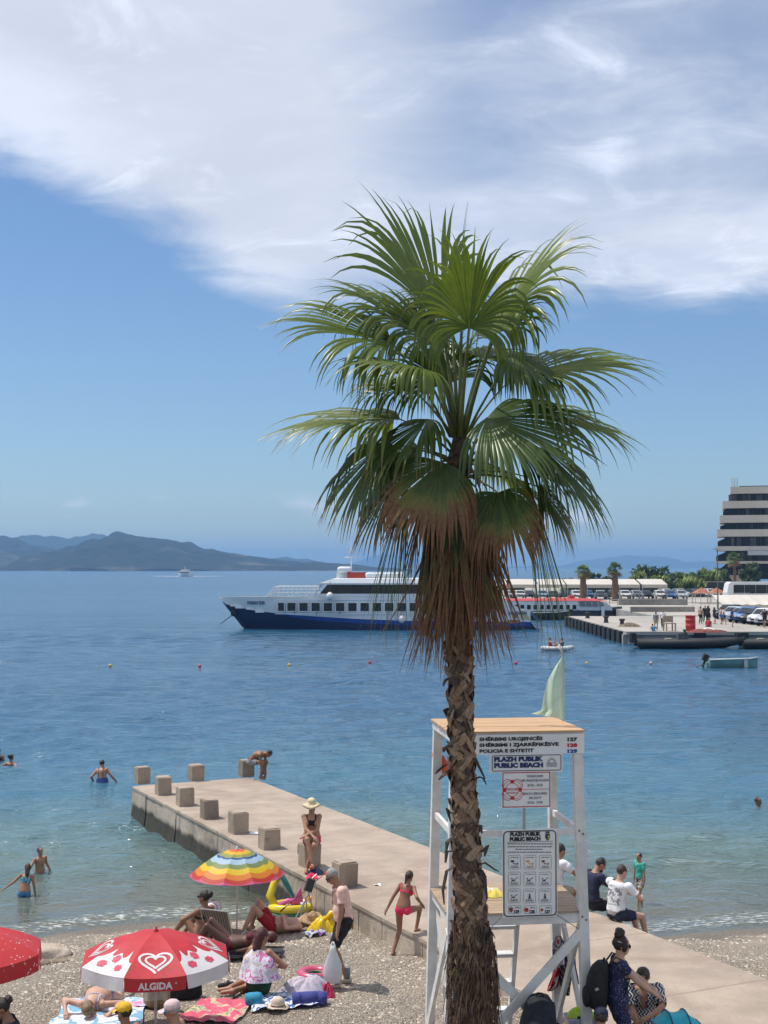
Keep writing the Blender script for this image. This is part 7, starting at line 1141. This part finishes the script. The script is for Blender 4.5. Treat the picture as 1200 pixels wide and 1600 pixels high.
# -- things on the quay
dr = atz(1079, 986, QZ); t = thing('oil_drum', 'bright red oil drum standing on the quay edge', 'drum', (dr.x, dr.y, QZ + .002)); MB().lathe([(.42, 0), (.42, .45), (.44, .46), (.44, .49), (.42, .5), (.42, .9), (.44, .91), (.44, .94), (.42, .95), (.42, 1.3), (.44, 1.31), (.43, 1.34), (.38, 1.34), (.38, 1.31), (.02, 1.31)], n=20).build('drum', M('red_drum', (.48, .02, .02), .45, .1, 2), t, True)
ch = atz(1046, 986, QZ); t = thing('chair', 'old beige chair standing on the quay', 'chair', (ch.x, ch.y, QZ + .002), R(10)); BG = M('beige_wood', (.36, .28, .2), .8, .2, 3)
for x in (-.4, .4):
    for y in (-.35, .35): MB().bx(x - .05, x + .05, y - .05, y + .05, 0, .62 if y < 0 else 1.25).build('leg', BG, t)
MB().bx(-.45, .45, -.4, .4, .623, .70).build('seat', BG, t); MB().bx(-.35, .35, .30, .34, .75, 1.25).build('backrest', BG, t)
nt = atz(1102, 988, QZ); heap('fishing_nets', 'low reddish heap of nets beside the oil drum', 'nets', V(nt.x, nt.y, QZ + .003), 1.7, .6, .26, M('red_net', (.20, .06, .045), .95, .4, 3, .8, 12), 4); heap('white_bundle', 'small white bundle on top of the nets', 'bundle', V(nt.x + .3, nt.y + .1, QZ + .20), .5, .3, .22, M('white_bundle', (.65, .60, .55), .9), 5)
dbp = atz(985, 979, QZ); heap('rope_heap', 'dark heap of rope near the quay corner', 'rope', V(dbp.x, dbp.y, QZ + .003), 1.0, .6, .35, M('rope_brown', (.16, .12, .08), .95, .4, 3, .8, 12), 6)
QP = [(1025, 985, 'man in a grey shirt and khaki shorts standing on the quay', [('shirt', C_['grey'], TEE, .03), ('shorts', C_['khaki'], SHORTS, .03)], (.3, .9)), (1036, 981.5, 'man in a white shirt and black trousers on the quay', [('shirt', C_['white'], TEE, .03), ('trousers', C_['black'], LONG, .025)], (-.4, -.9)), (1094.5, 974.5, 'person in brown standing left of the walking group', [('shirt', C_['khaki'], TEE, .03), ('trousers', C_['black'], LONG, .025)], (.5, .5)),
      (1102, 973, 'person in black standing behind the walking group', [('shirt', C_['black'], TEE, .03), ('trousers', C_['black'], LONG, .025)], (0, -1)), (1106.5, 974.5, 'tall person in a dark dress in the walking group', [('dress', C_['black'], {'torso': (-9, .98), 'uarm': (-9, .5), 'thigh': (-9, .8)}, .05)], (.6, .4)), (1116.5, 975, 'woman in a dark top and skirt in the walking group', [('dress', C_['navy'], {'torso': (-9, .98), 'uarm': (-9, .5), 'thigh': (-9, .7)}, .05)], (.6, .2)),
      (1126.5, 975, 'person carrying a bright blue bag in the walking group', [('shirt', C_['pinkT'], TEE, .03), ('shorts', C_['blue'], SHORTS, .06)], (.8, -.2)), (1131, 976, 'woman in a pale top and blue shorts in the walking group', [('shirt', C_['white'], TEE, .03), ('shorts', C_['dblue'], SHORTS, .03)], (.8, -.4)), (1144, 979.5, 'man in a purple shirt and dark shorts by the blue car', [('shirt', C_['dblue'], TEE, .03), ('shorts', C_['black'], SHORTS, .03)], (.9, -.2)), (1195, 981, 'person in black standing before the white cars', [('shirt', C_['black'], TEE, .03), ('shorts', C_['black'], SHORTS, .03)], (-.6, -.7))]
for i, (px, py, lab_, wr, dv) in enumerate(QP): p = atz(px, py, QZ); far_person(lab_, V(p.x, p.y, QZ + .002), face_to(*dv), wr, 'tan' if i % 2 else 'brown', ('dbrown' if i % 3 else 'black', 'bob' if i in (4, 5, 7) else 'crop'), fem=i in (4, 5, 7), fl=(-.12, .16 * (i % 2), .08), fr=(.12, -.16 * (i % 2), .08), H=1.62 + .03 * (i % 5))
p = atz(1110, 1007, 0); far_person('man in a red shirt and black shorts standing on the rubber boat', V(p.x, p.y + .6, .55), face_to(.2, .9), [('shirt', C_['red'], TEE, .03), ('shorts', C_['black'], SHORTS, .03)], t1=(0, .3, 1), t2=(0, .7, 1)); p = atz(1024, 1007, 0); far_person('man in a blue shirt bending in the rubber boat', V(p.x, p.y + .6, .42), face_to(-.2, .9), [('shirt', C_['blue'], TEE, .03), ('shorts', C_['navy'], SHORTS, .03)], pelvis=(0, 0, .6), t1=(0, .3, 1), t2=(0, .6, 1))
# ================================================================ hotel
DH = 300.0; HC = M('hotel_concrete', (.52, .48, .42), .85, .08, .2, .1, 1); HG = M('hotel_dark_glass', (.010, .012, .018), .25, .2, .1, spec=.2); hk = DH / F_PX; hx0 = (1118 - 600) * hk; hot = thing('hotel', 'dark glass hotel block with stepped concrete balcony bands', 'hotel', (hx0, DH, QZ), -math.atan2(hx0, DH)); HX = lambda px: (px - 1118) * hk; HZ = lambda py: CAM_Z + (887 - py) * hk - QZ; XR = HX(1290)
fl_ = [(1141, 762, 772.5, 1143), (1129, 784, 795, 1134), (1124.5, 806, 817.5, 1134), (1120.5, 828, 839, 1134), (1118, 854, 861, 1134), (1118, 877, 881, 1134)]
for i, (x0, yt, yb, xg) in enumerate(fl_):
    MB().bx(HX(x0), XR, -2.2, 14, HZ(yb), HZ(yt)).build('balcony_band', HC, hot); nb_ = fl_[i + 1][1] if i + 1 < len(fl_) else 905
    MB().bx(HX(xg), XR, 0, 13.5, HZ(nb_), HZ(yb)).build('glazing', HG, hot); s_ = HX(x0) + .4; MB().add([V(s_ - .3, .1, HZ(nb_)), V(HX(xg), .1, HZ(nb_)), V(HX(xg), .1, HZ(yb)), V(HX(xg) - .4, .1, HZ(yb) - .4), V(s_ - .3, .1, HZ((yb + nb_) / 2)), V(s_ - .3, 10, HZ(nb_)), V(HX(xg), 10, HZ(nb_)), V(HX(xg), 10, HZ(yb)), V(HX(xg) - .4, 10, HZ(yb) - .4), V(s_ - .3, 10, HZ((yb + nb_) / 2))], [(0, 1, 2, 3, 4)[::-1], (5, 6, 7, 8, 9), (3, 4, 9, 8), (4, 0, 5, 9)]).build('end_screen', HG, hot)
    for j in range(8): x = HX(1150 + 11 * j + 3 * (i % 2)); MB().bx(x - .06, x + .06, -.06, .05, HZ(nb_) + .05, HZ(yb) - .05).build('mullion', M('hotel_mullion', (.03, .035, .045), .5), hot)
for j in range(26): rgq = random.Random(900 + j); i = rgq.randrange(5); x = HX(1137 + rgq.random() * 85); w_ = rgq.uniform(.5, 1.6); MB().bx(x, x + w_, -.05, -.004, HZ(fl_[i + 1][1]) + .1, HZ(fl_[i][2]) - .15).build('curtain', M('curtain', (.10, .10, .11), .9, .5, .3), hot)
MB().bx(HX(1155), XR, 1, 10, HZ(762) + .01, HZ(759.5)).build('roof_edge', M('hotel_mullion', (.03, .035, .045), .5), hot)
for px in (1144, 1148, 1152): MB().tube([V(HX(px), 3, HZ(762)), V(HX(px), 3, HZ(746 + (px - 1144) * -.2))], .06, 4).build('antenna_pole', STEEL, hot)
for z in (748, 753, 758): MB().tube([V(HX(1142), 3, HZ(z)), V(HX(1152), 3, HZ(z - 1))], .05, 4).build('antenna_bar', STEEL, hot)
MB().bx(HX(1166), HX(1199), -3.5, -.2, HZ(868), HZ(861.5)).build('glass_balcony', M('pale_glass', (.40, .44, .46), .2), hot)
wg = thing('white_annex', 'white annex with tall dark slit windows at the hotel foot', 'building', (HX(1176) + hx0, DH - 22, QZ)); s2_ = (DH - 22) / F_PX; z0_ = 0.0; zt = CAM_Z + (887 - 884) * s2_ - QZ; MB().bx(0, 20, 0, 8, 0, zt).build('wall', M('annex_white', (.74, .73, .70), .8, .05, .3), wg); MB().bx(-.15, 20, -.2, 8.2, zt + .003, zt + .25).build('parapet', M('annex_white', (.74, .73, .70), .8, .05, .3), wg)
for i in range(8): MB().bx(.5 + 1.05 * i, .85 + 1.05 * i, -.06, .1, .6, zt - 1.0).build('slit_window', HG if i else M('brown_panel', (.25, .2, .16), .7), wg)
wall_('beige retaining wall beneath the hotel trees', 1120, 1175, 905, 284, 3.6, .5, M('beige_wall', (.42, .36, .28), .9, .15, .2), QZ + .12); wall_('dark green screened fence behind the car park', 900, 1140, 925, 252, 2.6, .3, M('dark_screen', (.03, .035, .03), .9, .4, .4), QZ + .12, 'screen_fence', 'fence')
# ================================================================ trees behind the car park
LEAF = {n: M('leaf_' + n, c, .6, .45, .6, trans=.25) for n, c in {'dark': (.050, .085, .025), 'mid': (.10, .155, .032), 'light': (.19, .25, .05), 'blue': (.035, .060, .035)}.items()}; BRK = M('tree_bark', (.10, .075, .055), .9, .3, 2)
def tree(label, px, pt, pb, d, wpx, kind, seed, z0=QZ + .12, blade=False, cat='tree', name='tree'):
    p = atd(px, pb, d); kx = d / F_PX; Hh = CAM_Z + (887 - pt) * kx - z0; Wd = wpx * kx / 2; t = thing(name, label, cat, (p.x, d, z0)); rg = np.random.default_rng(seed); rp = random.Random(seed)
    br = MB(); br.tube([V(0, 0, 0), V(.1, 0, Hh * .35), V(0, 0, Hh * .75)], [.22, .17, .06], 7)
    for i in range(6): a = rp.uniform(0, 6.28); z = Hh * rp.uniform(.3, .6); br.tube([V(0, 0, z), V(math.cos(a) * Wd * .35, math.sin(a) * Wd * .35, z + Hh * .12), V(math.cos(a) * Wd * .7, math.sin(a) * Wd * .7, z + Hh * .25)], [.09, .06, .02], 5)
    br.build('trunk', BRK, t); cl = MB(); vs = []; fs = []; ncl = 34
    for c in range(ncl):
        a = rp.uniform(0, 6.28); r = Wd * math.sqrt(rp.random()) * .85; z = Hh * (.22 + .66 * rp.random()); r *= .55 + .6 * math.sin(min(1, (z / Hh)) * PI) ; cs = Wd * rp.uniform(.20, .38); cx, cy, cz = math.cos(a) * r, math.sin(a) * r, z
        for i in range(46):
            q = V(rp.gauss(0, 1), rp.gauss(0, 1), rp.gauss(0, .8)); q = q.normalized() * cs * rp.uniform(.5, 1.08); o = V(cx, cy, cz) + q; n = (q + V(rp.uniform(-1, 1), rp.uniform(-1, 1), rp.uniform(-.3, 1)) * cs * .8).normalized(); u = n.orthogonal().normalized(); w = n.cross(u); L = rp.uniform(.28, .62) * (1.8 if blade else 1); b2 = L * (.35 if not blade else .16); k0 = len(vs)
            if blade: u = (u + V(0, 0, 1.2)).normalized()
            vs += [o - u * L, o + w * b2, o + u * L, o - w * b2]; fs.append((k0, k0 + 1, k0 + 2, k0 + 3))
    cl.add(vs, fs); cl.build('crown', LEAF[kind], t); return t
TL = [(1018, 884, 925, 258, 66, 'dark', 'broad dark green tree behind the rightmost awning'), (1000, 895, 925, 256, 30, 'light', 'bright green bush left of the broad dark tree'), (1032, 898, 925, 255, 34, 'light', 'bright green bush right of the broad dark tree'), (1066, 894, 925, 262, 40, 'mid', 'mid green tree above the two tents'), (1090, 893, 928, 262, 36, 'mid', 'green tree left of the lamp post'), (1108, 890, 928, 266, 34, 'light', 'yellowish green tree beside the lamp post'), (1128, 884, 925, 276, 30, 'dark', 'dark tree at the corner of the hotel'), (1172, 874, 905, 278, 30, 'dark', 'dark tree in front of the hotel balconies'), (1050, 904, 928, 252, 40, 'dark', 'low dark hedge bush behind the awnings'), (1080, 905, 930, 250, 40, 'light', 'low yellow green bush behind the tents'), (978, 903, 925, 254, 26, 'dark', 'small dark tree right of the second car park palm'), (930, 894, 925, 262, 26, 'blue', 'dark conifer between the two car park palms'), (890, 903, 925, 258, 30, 'mid', 'low green tree left of the car park palms'), (800, 905, 925, 240, 30, 'mid', 'round tree glimpsed through the palm skirt'), (945, 900, 925, 264, 30, 'dark', 'dark bush behind the second car park palm')]
for i, (px, pt, pb, d, w, kd, lab_) in enumerate(TL): tree(lab_, px, pt, pb, d, w, kd, 30 + i, blade=kd == 'light' and i % 2 == 1)
def small_palm(label, px, ptop, d, wpx, seed, z0=QZ + .12, feather=False, trk=10):
    p = atd(px, 925, d); kx = d / F_PX; Hh = CAM_Z + (887 - ptop) * kx - z0; Wd = wpx * kx / 2; t = thing('palm_tree', label, 'palm tree', (p.x, d, z0)); rp = random.Random(seed); hc = Hh - Wd * .55
    MB().tube([V(0, 0, 0), V(.03, 0, hc * .5), V(0, 0, hc)], [trk * kx / 2 * 1.1, trk * kx / 2, trk * kx / 2 * .8], 9).build('trunk', M('small_palm_trunk', (.15, .085, .05), .9, .35, 2), t)
    for i in range(26):
        a = rp.uniform(0, 6.28); e = rp.uniform(-.9, 1.3); d0 = V(math.cos(a) * math.cos(e), math.sin(a) * math.cos(e), math.sin(e)); b = MB(); base_ = V(0, 0, hc); hub = base_ + d0 * Wd * .45; n = V(0, 0, 1) - d0 * d0.z; n = n.normalized() if n.length > .05 else V(1, 0, 0); sd = d0.cross(n)
        b.tube([base_, hub], .03, 4)
        for j in range(13): th = (j - 6) / 6 * 1.5; dd = d0 * math.cos(th) + sd * math.sin(th); tip = hub + dd * Wd * .62 + V(0, 0, -.25 * Wd * abs(math.sin(th)) - .1 * Wd); w = n.cross(dd).normalized() * .06; m_ = hub + dd * Wd * .3; b.add([hub, m_ + w, tip, m_ - w], [(0, 1, 2, 3)])
        b.build('frond' if e > -.35 else 'dead_frond', LEAF['mid'] if e > -.35 else M('dry_small_frond', (.22, .14, .06), .9, .3), t)
small_palm('left small fan palm growing by the awnings', 911, 885, 218, 30, 1); small_palm('right small fan palm growing by the awnings', 961, 882, 216, 30, 2); small_palm('palm with drooping crown in front of the hotel', 1148, 866, 272, 30, 3, trk=5)
